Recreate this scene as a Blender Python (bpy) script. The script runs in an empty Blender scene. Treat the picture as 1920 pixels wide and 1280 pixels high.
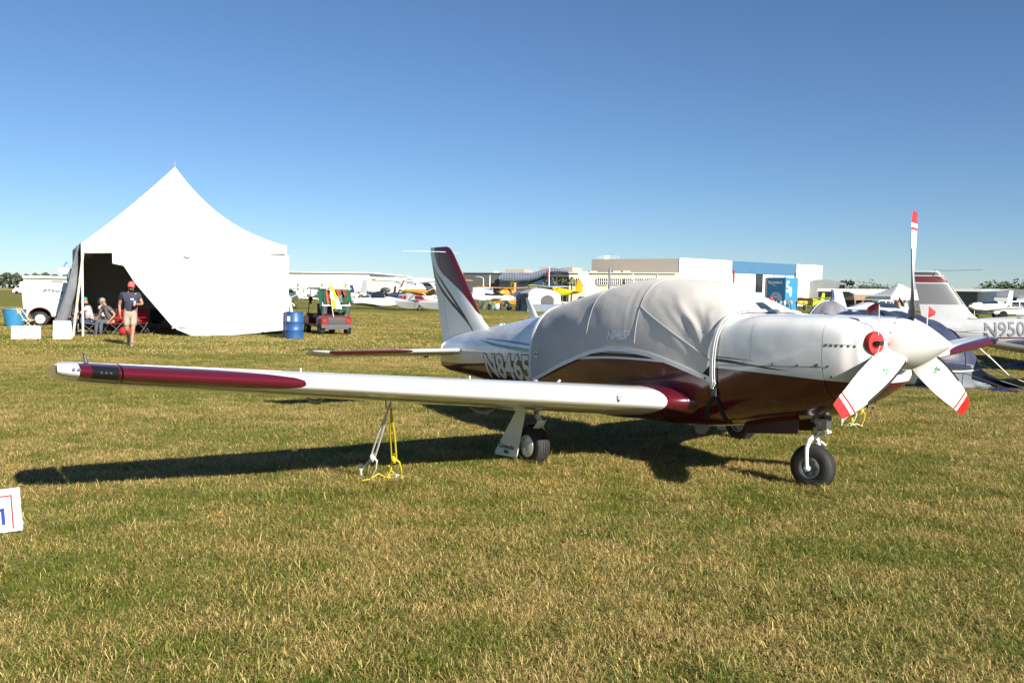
import bpy, bmesh, math, random
from mathutils import Vector, Matrix, Euler
from mathutils import noise as mnoise
R = math.radians
rnd = random.Random(7)
scene = bpy.context.scene
col = scene.collection

# ---------------------------------------------------------------- camera, sky, sun, exposure
F_PX, PITCH, ROLL, EYE = 1600.0, 0.0537, 0.0159, 1.602
camd = bpy.data.cameras.new('camera')
cam = bpy.data.objects.new('camera', camd)
col.objects.link(cam)
camd.sensor_width = 36.0
camd.lens = F_PX * 36.0 / 1920.0
camd.clip_start = 0.05
camd.clip_end = 20000.0
cam.matrix_world = Matrix.Translation((0, 0, EYE)) @ Matrix.Rotation(math.pi/2 - PITCH, 4, 'X') @ Matrix.Rotation(ROLL, 4, 'Z')
scene.camera = cam

SUN_AZ, SUN_EL = 144.3, 26.5            # degrees clockwise from the view direction, degrees up
world = bpy.data.worlds.new('World')
scene.world = world
world.use_nodes = True
wn = world.node_tree
for n in list(wn.nodes):
    wn.nodes.remove(n)
w_out = wn.nodes.new('ShaderNodeOutputWorld')
w_bg = wn.nodes.new('ShaderNodeBackground')
w_sky = wn.nodes.new('ShaderNodeTexSky')
w_sky.sky_type = 'NISHITA'
w_sky.sun_disc = False
w_sky.sun_elevation = R(SUN_EL)
w_sky.sun_rotation = R(SUN_AZ)
w_sky.altitude = 0.0
w_sky.air_density = 0.87
w_sky.dust_density = 0.09
w_sky.ozone_density = 6.0
w_bg.inputs['Strength'].default_value = 0.054
wn.links.new(w_sky.outputs[0], w_bg.inputs['Color'])
wn.links.new(w_bg.outputs[0], w_out.inputs['Surface'])

sund = bpy.data.lights.new('sun', 'SUN')
sund.energy = 5.0
sund.angle = R(0.53)
sund.color = (1.0, 0.93, 0.82)
sun = bpy.data.objects.new('sun', sund)
col.objects.link(sun)
sun_dir = Vector((math.sin(R(SUN_AZ))*math.cos(R(SUN_EL)), math.cos(R(SUN_AZ))*math.cos(R(SUN_EL)), math.sin(R(SUN_EL))))
sun.rotation_euler = sun_dir.to_track_quat('Z', 'Y').to_euler()
sun.location = sun_dir * 60

scene.view_settings.view_transform = 'Standard'
scene.view_settings.look = 'None'
scene.view_settings.gamma = 1.0
scene.view_settings.use_curve_mapping = False
scene.view_settings.exposure = 1.05
scene.render.engine = 'CYCLES'
scene.cycles.use_denoising = True
scene.cycles.sample_clamp_indirect = 6.0
scene.cycles.use_adaptive_sampling = False
scene.cycles.max_bounces = 6
scene.cycles.transparent_max_bounces = 6
scene.cycles.caustics_reflective = False
scene.cycles.caustics_refractive = False

# ---------------------------------------------------------------- helpers
def ray(px, py):
    X, Y = px - 960.0, py - 640.0
    c, s = math.cos(ROLL), math.sin(ROLL)
    x, y = X*c + Y*s, -X*s + Y*c
    u, v = x/F_PX, -y/F_PX
    c, s = math.cos(PITCH), math.sin(PITCH)
    return Vector((u, c + v*s, -s + v*c))
def at(px, py, Y):
    """world point seen at photograph pixel (px, py) at distance Y ahead of the camera"""
    r = ray(px, py)
    return Vector((0, 0, EYE)) + r * (Y / r.y)
def gx(px, Y):
    """ground point below photograph column px at distance Y"""
    p = at(px, 560, Y)
    return Vector((p.x, p.y, 0))

def M(name, color, rough=0.5, metal=0.0, coat=0.0, var=0.0, vscale=6.0, bump=0.0, bscale=40.0, spec=0.5, trans=0.0):
    m = bpy.data.materials.new(name)
    m.use_nodes = True
    nt = m.node_tree
    b = nt.nodes['Principled BSDF']
    b.inputs['Base Color'].default_value = (*color, 1)
    b.inputs['Roughness'].default_value = rough
    b.inputs['Metallic'].default_value = metal
    b.inputs['Coat Weight'].default_value = coat
    b.inputs['Coat Roughness'].default_value = 0.04
    b.inputs['Specular IOR Level'].default_value = spec
    if trans:
        b.inputs['Transmission Weight'].default_value = trans
    tc = nt.nodes.new('ShaderNodeTexCoord')
    if var > 0:
        no = nt.nodes.new('ShaderNodeTexNoise')
        no.inputs['Scale'].default_value = vscale
        no.inputs['Detail'].default_value = 5
        nt.links.new(tc.outputs['Object'], no.inputs['Vector'])
        mr = nt.nodes.new('ShaderNodeMapRange')
        mr.inputs['From Min'].default_value = 0.3
        mr.inputs['From Max'].default_value = 0.7
        mr.inputs['To Min'].default_value = 1 - var
        mr.inputs['To Max'].default_value = 1 + var*0.4
        nt.links.new(no.outputs['Fac'], mr.inputs['Value'])
        mx = nt.nodes.new('ShaderNodeVectorMath')
        mx.operation = 'SCALE'
        mx.inputs[0].default_value = color
        nt.links.new(mr.outputs[0], mx.inputs['Scale'])
        nt.links.new(mx.outputs[0], b.inputs['Base Color'])
    if bump > 0:
        no2 = nt.nodes.new('ShaderNodeTexNoise')
        no2.inputs['Scale'].default_value = bscale
        no2.inputs['Detail'].default_value = 4
        nt.links.new(tc.outputs['Object'], no2.inputs['Vector'])
        bp = nt.nodes.new('ShaderNodeBump')
        bp.inputs['Strength'].default_value = bump
        bp.inputs['Distance'].default_value = 0.01
        nt.links.new(no2.outputs['Fac'], bp.inputs['Height'])
        nt.links.new(bp.outputs[0], b.inputs['Normal'])
    return m

def tag(o, label=None, cat=None, group=None, kind=None):
    if label: o['label'] = label
    if cat: o['category'] = cat
    if group: o['group'] = group
    if kind: o['kind'] = kind
    return o
def thing(name, label, cat, loc=(0, 0, 0), rz=0.0, group=None):
    o = bpy.data.objects.new(name, None)
    col.objects.link(o)
    o.location = loc
    o.rotation_euler = (0, 0, rz)
    o.empty_display_size = 0.2
    return tag(o, label, cat, group)

def ortho(d):
    d = Vector(d).normalized()
    a = Vector((0, 0, 1)) if abs(d.z) < 0.9 else Vector((1, 0, 0))
    x = d.cross(a).normalized()
    return x, x.cross(d).normalized()

class MB:
    """collects simple shapes into one mesh"""
    def __init__(self):
        self.v, self.f, self.m = [], [], []
    def add(self, vs, fs, mi=0):
        k = len(self.v)
        self.v += [tuple(p) for p in vs]
        self.f += [tuple(i + k for i in f) for f in fs]
        self.m += [mi]*len(fs)
        return self
    def box(self, c, size, rz=0, mi=0, taper=1.0, rot=None):
        sx, sy, sz = size[0]/2, size[1]/2, size[2]/2
        mat = rot if rot is not None else Matrix.Rotation(rz, 3, 'Z')
        vs = []
        for z in (-1, 1):
            t = taper if z > 0 else 1.0
            for x, y in ((-1, -1), (1, -1), (1, 1), (-1, 1)):
                vs.append(Vector(c) + mat @ Vector((x*sx*t, y*sy*t, z*sz)))
        return self.add(vs, [(3, 2, 1, 0), (4, 5, 6, 7), (0, 1, 5, 4), (1, 2, 6, 5), (2, 3, 7, 6), (3, 0, 4, 7)], mi)
    def rings(self, rings, closed=True, cap=True, mi=0, capmi=None):
        n = len(rings[0])
        vs = [p for r in rings for p in r]
        fs = []
        for i in range(len(rings) - 1):
            for j in range(n if closed else n - 1):
                k = (j + 1) % n
                fs.append((i*n + j, i*n + k, (i+1)*n + k, (i+1)*n + j))
        self.add(vs, fs, mi)
        if cap and closed:
            cm = mi if capmi is None else capmi
            self.add(rings[0], [tuple(reversed(range(n)))], cm)
            self.add(rings[-1], [tuple(range(n))], cm)
        return self
    def tube(self, pts, r, n=8, mi=0, cap=True):
        pts = [Vector(p) for p in pts]
        rs = r if isinstance(r, (list, tuple)) else [r]*len(pts)
        out = []
        x = None
        for i, p in enumerate(pts):
            d = (pts[min(i+1, len(pts)-1)] - pts[max(i-1, 0)])
            if d.length < 1e-9: d = Vector((0, 0, 1))
            d.normalize()
            if x is None:
                x, y = ortho(d)
            else:
                x = (x - d*x.dot(d))
                if x.length < 1e-6: x, y = ortho(d)
                x.normalize()
            y = d.cross(x)
            out.append([p + (x*math.cos(2*math.pi*k/n) + y*math.sin(2*math.pi*k/n))*rs[i] for k in range(n)])
        return self.rings(out, True, cap, mi)
    def lathe(self, prof, o=(0, 0, 0), axis=(0, 0, 1), n=24, mi=0, cap=True):
        """prof: list of (radius, distance along axis)"""
        ax = Vector(axis).normalized()
        x, y = ortho(ax)
        out = [[Vector(o) + ax*h + (x*math.cos(2*math.pi*k/n) + y*math.sin(2*math.pi*k/n))*max(r, 1e-4) for k in range(n)] for r, h in prof]
        return self.rings(out, True, cap, mi)
    def ball(self, c, r, n=12, mi=0, sc=(1, 1, 1), rot=None):
        out = []
        for i in range(n//2 + 1):
            a = math.pi*i/(n//2)
            ring = []
            for k in range(n):
                p = Vector((r*sc[0]*math.sin(a)*math.cos(2*math.pi*k/n), r*sc[1]*math.sin(a)*math.sin(2*math.pi*k/n), -r*sc[2]*math.cos(a)))
                if rot is not None: p = rot @ p
                ring.append(Vector(c) + p)
            out.append(ring)
        return self.rings(out, True, False, mi)
    def prism(self, poly, off, mi=0):
        """poly: 3-D points of a flat outline; off: thickness vector"""
        a = [Vector(p) for p in poly]
        o = Vector(off)
        b = [p + o for p in a]
        n = len(a)
        self.add(a + b, [tuple(reversed(range(n))), tuple(range(n, 2*n))] + [(i, (i+1) % n, n + (i+1) % n, n + i) for i in range(n)], mi)
        return self
    def grid(self, fn, nu, nv, mi=0):
        vs = [fn(i/(nu), j/(nv)) for i in range(nu+1) for j in range(nv+1)]
        fs = [(i*(nv+1)+j, (i+1)*(nv+1)+j, (i+1)*(nv+1)+j+1, i*(nv+1)+j+1) for i in range(nu) for j in range(nv)]
        return self.add(vs, fs, mi)
    def mesh(self, name, mats, smooth=35, fix=True):
        me = bpy.data.meshes.new(name)
        me.from_pydata(self.v, [], self.f)
        for m in (mats if isinstance(mats, (list, tuple)) else [mats]):
            me.materials.append(m)
        me.polygons.foreach_set('material_index', self.m)
        if fix:
            bm = bmesh.new()
            bm.from_mesh(me)
            bmesh.ops.remove_doubles(bm, verts=bm.verts, dist=1e-5)
            bmesh.ops.recalc_face_normals(bm, faces=bm.faces)
            bm.to_mesh(me)
            bm.free()
        if smooth:
            me.polygons.foreach_set('use_smooth', [True]*len(me.polygons))
            me.set_sharp_from_angle(angle=R(smooth))
        me.update()
        return me
    def build(self, name, mats, parent=None, smooth=35, label=None, fix=True):
        o = bpy.data.objects.new(name, self.mesh(name, mats, smooth, fix))
        col.objects.link(o)
        if parent is not None: o.parent = parent
        if label: o['label'] = label
        return o

def solidify(o, t, offset=-1.0):
    """gives a sheet real thickness (mesh level, no modifier left behind)"""
    bm = bmesh.new()
    bm.from_mesh(o.data)
    bm.normal_update()
    geom = bmesh.ops.solidify(bm, geom=bm.faces[:], thickness=t)
    bm.to_mesh(o.data)
    bm.free()
    return o

def text_verts(body, size, shear=0.0, bold=0.0, sx=1.0, align='LEFT', cuts=0):
    cu = bpy.data.curves.new('lettering', 'FONT')
    cu.body = body
    cu.size = size
    cu.shear = shear
    cu.offset = bold
    cu.align_x = align
    cu.resolution_u = 3
    ob = bpy.data.objects.new('lettering_tmp', cu)
    col.objects.link(ob)
    dg = bpy.context.evaluated_depsgraph_get()
    dg.update()
    me = bpy.data.meshes.new_from_object(ob.evaluated_get(dg))
    bpy.data.objects.remove(ob)
    bm = bmesh.new()
    bm.from_mesh(me)
    if cuts:
        ys = [v.co.y for v in bm.verts]
        lo, hi = min(ys), max(ys)
        for k in range(1, cuts):
            bmesh.ops.bisect_plane(bm, geom=bm.verts[:] + bm.edges[:] + bm.faces[:], plane_co=(0, lo + (hi-lo)*k/cuts, 0), plane_no=(0, 1, 0))
        xs = [v.co.x for v in bm.verts]
        lo, hi = min(xs), max(xs)
        nx = max(2, int((hi-lo)/((max(ys)-min(ys))/cuts*2)))
        for k in range(1, nx):
            bmesh.ops.bisect_plane(bm, geom=bm.verts[:] + bm.edges[:] + bm.faces[:], plane_co=(lo + (hi-lo)*k/nx, 0, 0), plane_no=(1, 0, 0))
    vs = [(v.co.x*sx, v.co.y) for v in bm.verts]
    bm.verts.index_update()
    fs = [tuple(v.index for v in f.verts) for f in bm.faces]
    bm.free()
    bpy.data.meshes.remove(me)
    return vs, fs
def lettering(body, size, fn, mat, parent, name='lettering', **kw):
    """flat print: fn maps (x, y) of the text to a 3-D point"""
    vs, fs = text_verts(body, size, **kw)
    mb = MB()
    mb.add([fn(x, y) for x, y in vs], fs)
    return mb.build(name, mat, parent, smooth=0, fix=False)

def curve_node(nt, pts, vin, xmax, ymax):
    """y(x) through points, as a float curve; returns the output socket"""
    pts = sorted(pts)
    fc = nt.nodes.new('ShaderNodeFloatCurve')
    cm = fc.mapping
    cm.use_clip = False
    cu = cm.curves[0]
    while len(cu.points) < len(pts):
        cu.points.new(0.5, 0.5)
    for p, (x, y) in zip(cu.points, pts):
        p.location = (x/xmax, y/ymax)
        p.handle_type = 'AUTO_CLAMPED'
    cm.update()
    d = nt.nodes.new('ShaderNodeMath'); d.operation = 'DIVIDE'; d.inputs[1].default_value = xmax
    nt.links.new(vin, d.inputs[0])
    nt.links.new(d.outputs[0], fc.inputs['Value'])
    m = nt.nodes.new('ShaderNodeMath'); m.operation = 'MULTIPLY'; m.inputs[1].default_value = ymax
    nt.links.new(fc.outputs[0], m.inputs[0])
    return m.outputs[0]
def mth(nt, op, a, b=0.0, c=None):
    n = nt.nodes.new('ShaderNodeMath'); n.operation = op
    for i, x in enumerate((a, b) if c is None else (a, b, c)):
        if hasattr(x, 'is_linked') or isinstance(x, bpy.types.NodeSocket): nt.links.new(x, n.inputs[i])
        else: n.inputs[i].default_value = x
    return n.outputs[0]
def mixc(nt, fac, a, b):
    n = nt.nodes.new('ShaderNodeMix'); n.data_type = 'RGBA'
    nt.links.new(fac, n.inputs[0])
    for k, x in ((6, a), (7, b)):
        if isinstance(x, bpy.types.NodeSocket): nt.links.new(x, n.inputs[k])
        else: n.inputs[k].default_value = (*x, 1)
    return n.outputs[2]
def interp(x, xs, ys):
    if x <= xs[0]: return ys[0]
    for i in range(len(xs) - 1):
        if x <= xs[i+1]:
            t = (x - xs[i])/(xs[i+1] - xs[i])
            return ys[i]*(1-t) + ys[i+1]*t
    return ys[-1]

# ---------------------------------------------------------------- shared materials
WHITE = (0.80, 0.80, 0.78)
MAROON = (0.085, 0.006, 0.014)
mat_white = M('white_paint', WHITE, 0.28, coat=0.6, var=0.05, vscale=2.5)
mat_maroon = M('maroon_paint', MAROON, 0.25, coat=0.8)
mat_black = M('black_paint', (0.012, 0.012, 0.013), 0.35, coat=0.3)
mat_tyre = M('tyre_rubber', (0.022, 0.021, 0.02), 0.75, var=0.35, vscale=14, bump=0.15, bscale=90)
mat_chrome = M('polished_metal', (0.62, 0.62, 0.62), 0.22, metal=1.0)
mat_steel = M('grey_steel', (0.30, 0.31, 0.32), 0.4, metal=0.7, var=0.15)
mat_grey = M('grey_paint', (0.30, 0.31, 0.33), 0.45, var=0.1)
mat_darkgrey = M('dark_grey_plastic', (0.06, 0.062, 0.068), 0.5, var=0.15)
mat_webbing = M('black_webbing', (0.012, 0.012, 0.014), 0.8)
mat_glass = M('tinted_window', (0.02, 0.025, 0.03), 0.06, coat=0.5)
mat_red = M('red_vinyl', (0.42, 0.022, 0.022), 0.5, var=0.12)
mat_yellow_rope = M('yellow_rope', (0.60, 0.50, 0.015), 0.7, bump=0.5, bscale=220)
mat_white_rope = M('white_rope', (0.75, 0.73, 0.68), 0.75, bump=0.5, bscale=220)
mat_fabric_white = M('white_tent_vinyl', (0.80, 0.80, 0.79), 0.5, var=0.04, vscale=1.2)
def _translucent(m, amount):
    nt = m.node_tree
    b = nt.nodes['Principled BSDF']; out = nt.nodes['Material Output']
    t = nt.nodes.new('ShaderNodeBsdfTranslucent'); t.inputs['Color'].default_value = (.8, .79, .76, 1)
    mx = nt.nodes.new('ShaderNodeMixShader'); mx.inputs[0].default_value = amount
    nt.links.new(b.outputs[0], mx.inputs[1]); nt.links.new(t.outputs[0], mx.inputs[2]); nt.links.new(mx.outputs[0], out.inputs['Surface'])
_translucent(mat_fabric_white, 0.10)
mat_wood = M('bare_wood', (0.42, 0.27, 0.13), 0.75, var=0.3, vscale=9)
mat_skin = M('skin', (0.36, 0.175, 0.11), 0.5, var=0.08, vscale=20)
mat_plainwhite = M('plain_white_board', (0.80, 0.80, 0.78), 0.5, var=0.04)
mat_blackhole = M('dark_recess', (0.006, 0.006, 0.006), 0.9)
# ---------------------------------------------------------------- ground
def ground_material():
    m = bpy.data.materials.new('mown_grass_ground')
    m.use_nodes = True
    nt = m.node_tree
    b = nt.nodes['Principled BSDF']
    b.inputs['Roughness'].default_value = 0.95
    b.inputs['Specular IOR Level'].default_value = 0.1
    geo = nt.nodes.new('ShaderNodeNewGeometry')
    def noi(scale, det, rough=0.55, sc3=None):
        n = nt.nodes.new('ShaderNodeTexNoise')
        n.inputs['Scale'].default_value = scale
        n.inputs['Detail'].default_value = det
        n.inputs['Roughness'].default_value = rough
        if sc3:
            mp = nt.nodes.new('ShaderNodeMapping')
            mp.inputs['Scale'].default_value = sc3
            nt.links.new(geo.outputs['Position'], mp.inputs['Vector'])
            nt.links.new(mp.outputs[0], n.inputs['Vector'])
        else:
            nt.links.new(geo.outputs['Position'], n.inputs['Vector'])
        return n.outputs['Fac']
    big = noi(0.12, 4, sc3=(0.35, 1.0, 1.0))
    mid = noi(0.9, 6, 0.65, sc3=(0.6, 1.0, 1.0))
    fine = noi(22.0, 6, 0.75)
    tiny = noi(90.0, 3, 0.7)
    f1 = mth(nt, 'ADD', mth(nt, 'MULTIPLY', big, 0.6), mth(nt, 'MULTIPLY', mid, 0.4))
    mr = nt.nodes.new('ShaderNodeMapRange'); mr.inputs[1].default_value = 0.42; mr.inputs[2].default_value = 0.58
    nt.links.new(f1, mr.inputs[0])
    c1 = mixc(nt, mr.outputs[0], (0.125, 0.125, 0.020), (0.215, 0.155, 0.050))
    mr2 = nt.nodes.new('ShaderNodeMapRange'); mr2.inputs[1].default_value = 0.36; mr2.inputs[2].default_value = 0.66
    nt.links.new(mth(nt, 'ADD', mth(nt, 'MULTIPLY', fine, 0.6), mth(nt, 'MULTIPLY', tiny, 0.4)), mr2.inputs[0])
    c2 = mixc(nt, mr2.outputs[0], (0.038, 0.042, 0.010), c1)
    # beyond the modelled blades the sheet carries the turf's mean colour itself
    c3 = mixc(nt, mr2.outputs[0], (0.105, 0.115, 0.020), mixc(nt, mr.outputs[0], (0.175, 0.185, 0.030), (0.29, 0.23, 0.075)))
    sp = nt.nodes.new('ShaderNodeSeparateXYZ'); nt.links.new(geo.outputs['Position'], sp.inputs[0])
    fr = nt.nodes.new('ShaderNodeMapRange'); fr.interpolation_type = 'SMOOTHSTEP'; fr.inputs[1].default_value = 48; fr.inputs[2].default_value = 70
    nt.links.new(sp.outputs['Y'], fr.inputs[0])
    nt.links.new(mixc(nt, fr.outputs[0], c2, c3), b.inputs['Base Color'])
    bp = nt.nodes.new('ShaderNodeBump'); bp.inputs['Strength'].default_value = 0.6; bp.inputs['Distance'].default_value = 0.05
    nt.links.new(fine, bp.inputs['Height'])
    nt.links.new(bp.outputs[0], b.inputs['Normal'])
    return m
mat_ground = ground_material()
mb = MB()
def gfun(u, v):
    # finer near the camera, out to the horizon; a few centimetres of roughness near by
    X = math.copysign(abs(2*u-1)**3.0, 2*u-1) * 7000
    Y = -400 + (v**4.0) * 9400
    return (X, Y, 0.0)
mb.grid(gfun, 60, 60)
ground = mb.build('ground', mat_ground, None, smooth=0)
tag(ground, kind='structure')

# far taxiway strip at the left edge of the field
mb = MB()
mb.add([(-420, 236, 0.02), (-60, 236, 0.02), (-60, 262, 0.02), (-420, 262, 0.02)], [(0, 1, 2, 3)])
tag(mb.build('taxiway', M('worn_asphalt', (0.13, 0.10, 0.085), 0.9, var=0.3, vscale=0.3), None, 0), kind='structure')

# ================================================================ the maroon and white low-wing aeroplane
PX, PY, HEAD = 3.0318, 6.477, 0.9653
comanche = thing('parked_aeroplane', 'maroon and white low-wing single engine aeroplane with three white propeller blades', 'aeroplane', (PX, PY, 0), -HEAD)
def L(s, y, z): return Vector((-s, -y, z))          # s aft of the propeller, y to starboard
comanche_m = Matrix.Translation((PX, PY, 0)) @ Matrix.Rotation(-HEAD, 4, 'Z')
def LW(s, y, z): return comanche_m @ L(s, y, z)

FUS = [(0.08,0.205,1.475,1.285,1.085,2.0,2.0),(0.09,0.315,1.477,1.275,1.02,2.2,2.1),(0.11,0.385,1.479,1.27,0.975,2.4,2.1),(0.15,0.425,1.481,1.262,0.92,2.6,2.15),(0.20,0.447,1.483,1.255,0.88,2.7,2.2),
(0.28,0.485,1.485,1.24,0.825,3.6,2.2),(0.50,0.522,1.487,1.20,0.70,4.6,2.2),(0.80,0.552,1.486,1.15,0.61,5.0,2.3),
(1.10,0.570,1.484,1.10,0.55,5.0,2.4),(1.30,0.578,1.478,1.07,0.505,4.4,2.5),(1.53,0.585,1.585,1.04,0.46,3.2,2.6),
(1.72,0.595,1.675,1.02,0.43,2.8,2.7),(1.91,0.605,1.735,1.00,0.41,2.9,2.8),(2.20,0.61,1.765,0.98,0.39,3.0,3.0),
(2.50,0.61,1.772,0.96,0.38,3.0,3.0),(2.81,0.605,1.752,0.95,0.375,3.0,3.0),(3.07,0.595,1.709,0.94,0.37,2.9,3.0),
(3.42,0.57,1.645,0.93,0.375,2.7,3.0),(3.79,0.53,1.57,0.92,0.39,2.45,2.9),(4.22,0.48,1.475,0.905,0.42,2.2,2.8),(4.60,0.43,1.385,0.895,0.44,2.0,2.7),
(5.00,0.38,1.305,0.885,0.455,2.0,2.6),(5.58,0.30,1.215,0.87,0.475,2.0,2.4),(5.93,0.255,1.165,0.86,0.485,2.0,2.3),(6.5,0.165,1.07,0.83,0.51,2.0,2.2),
(6.9,0.09,0.98,0.80,0.535,2.0,2.0),(7.07,0.045,0.91,0.76,0.57,2.0,2.0)]
_fs = [r[0] for r in FUS]
def prof(s):
    # smooth (Catmull-Rom) interpolation of the station table
    i = max(0, min(len(FUS)-2, max(k for k in range(len(FUS)) if FUS[k][0] <= s or k == 0)))
    a, b = FUS[i], FUS[i+1]
    t = max(0.0, min(1.0, (s - a[0])/(b[0]-a[0])))
    h = b[0]-a[0]
    out = []
    for k in range(1, 7):
        def slope(j):
            if j <= 0 or j >= len(FUS)-1: return (b[k]-a[k])/h
            return (FUS[j+1][k]-FUS[j-1][k])/(FUS[j+1][0]-FUS[j-1][0])
        m0, m1 = slope(i)*h, slope(i+1)*h
        t2, t3 = t*t, t*t*t
        out.append((2*t3-3*t2+1)*a[k] + (t3-2*t2+t)*m0 + (-2*t3+3*t2)*b[k] + (t3-t2)*m1)
    return out
def half_width(s, z):
    b, zt, zc, zb, nt_, nb_ = prof(s)
    if z >= zc:
        t, n = min(1, (z-zc)/(zt-zc)), nt_
    else:
        t, n = min(1, (zc-z)/(zc-zb)), nb_
    return b*(1-t**n)**(1/n)
def spow(x, p): return math.copysign(abs(x)**p, x)
def section_pt(s, th, off=0.0):
    """th 0 at the top, pi at the bottom, positive to starboard"""
    b, zt, zc, zb, n1, n2 = prof(s)
    b, zt, zb = b+off, zt+off, zb-off
    c, sn = math.cos(th), math.sin(th)
    n = n1 if c >= 0 else n2
    y = b*spow(sn, 2/n)
    z = zc + (zt-zc)*spow(c, 2/n1) if c >= 0 else zc + (zc-zb)*spow(c, 2/n2)
    return (s, y, z)

# paint: white over maroon with black trim, laid out along the fuselage axis
def fuselage_paint():
    m = bpy.data.materials.new('two_tone_paint')
    m.use_nodes = True
    nt = m.node_tree
    b = nt.nodes['Principled BSDF']
    b.inputs['Roughness'].default_value = 0.22
    b.inputs['Coat Weight'].default_value = 0.6
    b.inputs['Coat Roughness'].default_value = 0.03
    tc = nt.nodes.new('ShaderNodeTexCoord')
    sp = nt.nodes.new('ShaderNodeSeparateXYZ')
    nt.links.new(tc.outputs['Object'], sp.inputs[0])
    s = mth(nt, 'MULTIPLY', sp.outputs['X'], -1.0)
    z = sp.outputs['Z']
    B = curve_node(nt, [(0.0,0.975),(0.26,0.983),(0.68,0.999),(1.09,1.008),(1.42,1.011),(1.97,1.013),(2.7,1.001),(3.27,0.955),(4.2,0.88),(4.88,0.811),(5.5,0.741),(6.22,0.678),(6.85,0.65),(7.5,0.63)], s, 8, 2)
    lt = curve_node(nt, [(0.0,1.0),(0.67,1.037),(1.09,1.073),(1.42,1.092),(2.1,1.075),(2.75,1.056),(3.04,1.044),(4.26,0.998),(5.19,1.005),(5.75,1.029),(7.5,1.1)], s, 8, 2)
    lb = curve_node(nt, [(0.0,1.1),(0.67,1.037),(1.09,1.052),(1.42,1.066),(2.1,1.038),(2.75,1.020),(3.04,1.000),(4.26,0.955),(5.19,0.972),(5.75,1.029),(7.5,1.2)], s, 8, 2)
    ut = curve_node(nt, [(0.0,1.0),(1.0,1.096),(1.42,1.112),(2.5,1.10),(4.26,1.058),(4.93,1.060),(5.62,1.050),(7.5,1.0)], s, 8, 2)
    ub = curve_node(nt, [(0.0,1.1),(1.0,1.096),(1.42,1.101),(2.5,1.07),(4.26,1.028),(4.93,1.040),(5.62,1.050),(7.5,1.2)], s, 8, 2)
    def band(lo, hi): return mth(nt, 'MULTIPLY', mth(nt, 'GREATER_THAN', z, lo), mth(nt, 'LESS_THAN', z, hi))
    c = mixc(nt, mth(nt, 'LESS_THAN', z, B), WHITE, MAROON)
    c = mixc(nt, band(lb, lt), c, (0.012, 0.011, 0.010))
    c = mixc(nt, band(ub, ut), c, (0.06, 0.06, 0.062))
    no = nt.nodes.new('ShaderNodeTexNoise'); no.inputs['Scale'].default_value = 3.0; no.inputs['Detail'].default_value = 6
    nt.links.new(tc.outputs['Object'], no.inputs['Vector'])
    mr = nt.nodes.new('ShaderNodeMapRange'); mr.inputs[1].default_value = .35; mr.inputs[2].default_value = .65; mr.inputs[3].default_value = .93; mr.inputs[4].default_value = 1.0
    nt.links.new(no.outputs['Fac'], mr.inputs[0])
    vm = nt.nodes.new('ShaderNodeVectorMath'); vm.operation = 'SCALE'
    nt.links.new(c, vm.inputs[0]); nt.links.new(mr.outputs[0], vm.inputs['Scale'])
    nt.links.new(vm.outputs[0], b.inputs['Base Color'])
    # sheet metal is never perfectly flat
    n2 = nt.nodes.new('ShaderNodeTexNoise'); n2.inputs['Scale'].default_value = 2.2; n2.inputs['Detail'].default_value = 2
    nt.links.new(tc.outputs['Object'], n2.inputs['Vector'])
    bp = nt.nodes.new('ShaderNodeBump'); bp.inputs['Strength'].default_value = 0.35; bp.inputs['Distance'].default_value = 0.03
    nt.links.new(n2.outputs['Fac'], bp.inputs['Height'])
    nt.links.new(bp.outputs[0], b.inputs['Normal']); nt.links.new(bp.outputs[0], b.inputs['Coat Normal'])
    return m
mat_fus = fuselage_paint()

def fus_loft(s0, s1, ns, name, nth=64, cap0=True, cap1=True):
    mb = MB()
    rs = []
    for i in range(ns+1):
        s = s0 + (s1-s0)*i/ns
        rs.append([L(*section_pt(s, 2*math.pi*k/nth)) for k in range(nth)])
    mb.rings(rs, True, cap0 or cap1)
    return mb.build(name, mat_fus, comanche, 40)
# engine cowling: nose bowl ahead of the panel seam, then the cowl, then the fuselage; joints left as 4 mm gaps
def ss(a, b, n, p=1.0): return [a + (b-a)*(i/n)**p for i in range(n+1)]
def fus_loft_at(stations, name, nth=72):
    mb = MB()
    mb.rings([[L(*section_pt(s, 2*math.pi*k/nth)) for k in range(nth)] for s in stations], True, True)
    return mb.build(name, mat_fus, comanche, 40)
nose_bowl = fus_loft_at(ss(0.08, 0.415, 26, 1.6), 'nose_cowl')
cowl = fus_loft_at(ss(0.421, 1.385, 22), 'engine_cowl')
fuselage = fus_loft_at(ss(1.390, 7.07, 90), 'fuselage')
# seam shadow cores just inside the gaps
mb = MB()
for s in (0.418, 1.3875):
    mb.rings([[L(*section_pt(s-0.01, 2*math.pi*k/48, -0.006)) for k in range(48)], [L(*section_pt(s+0.01, 2*math.pi*k/48, -0.006)) for k in range(48)]], True, False)
mb.build('cowl_seam', mat_blackhole, comanche)
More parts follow.
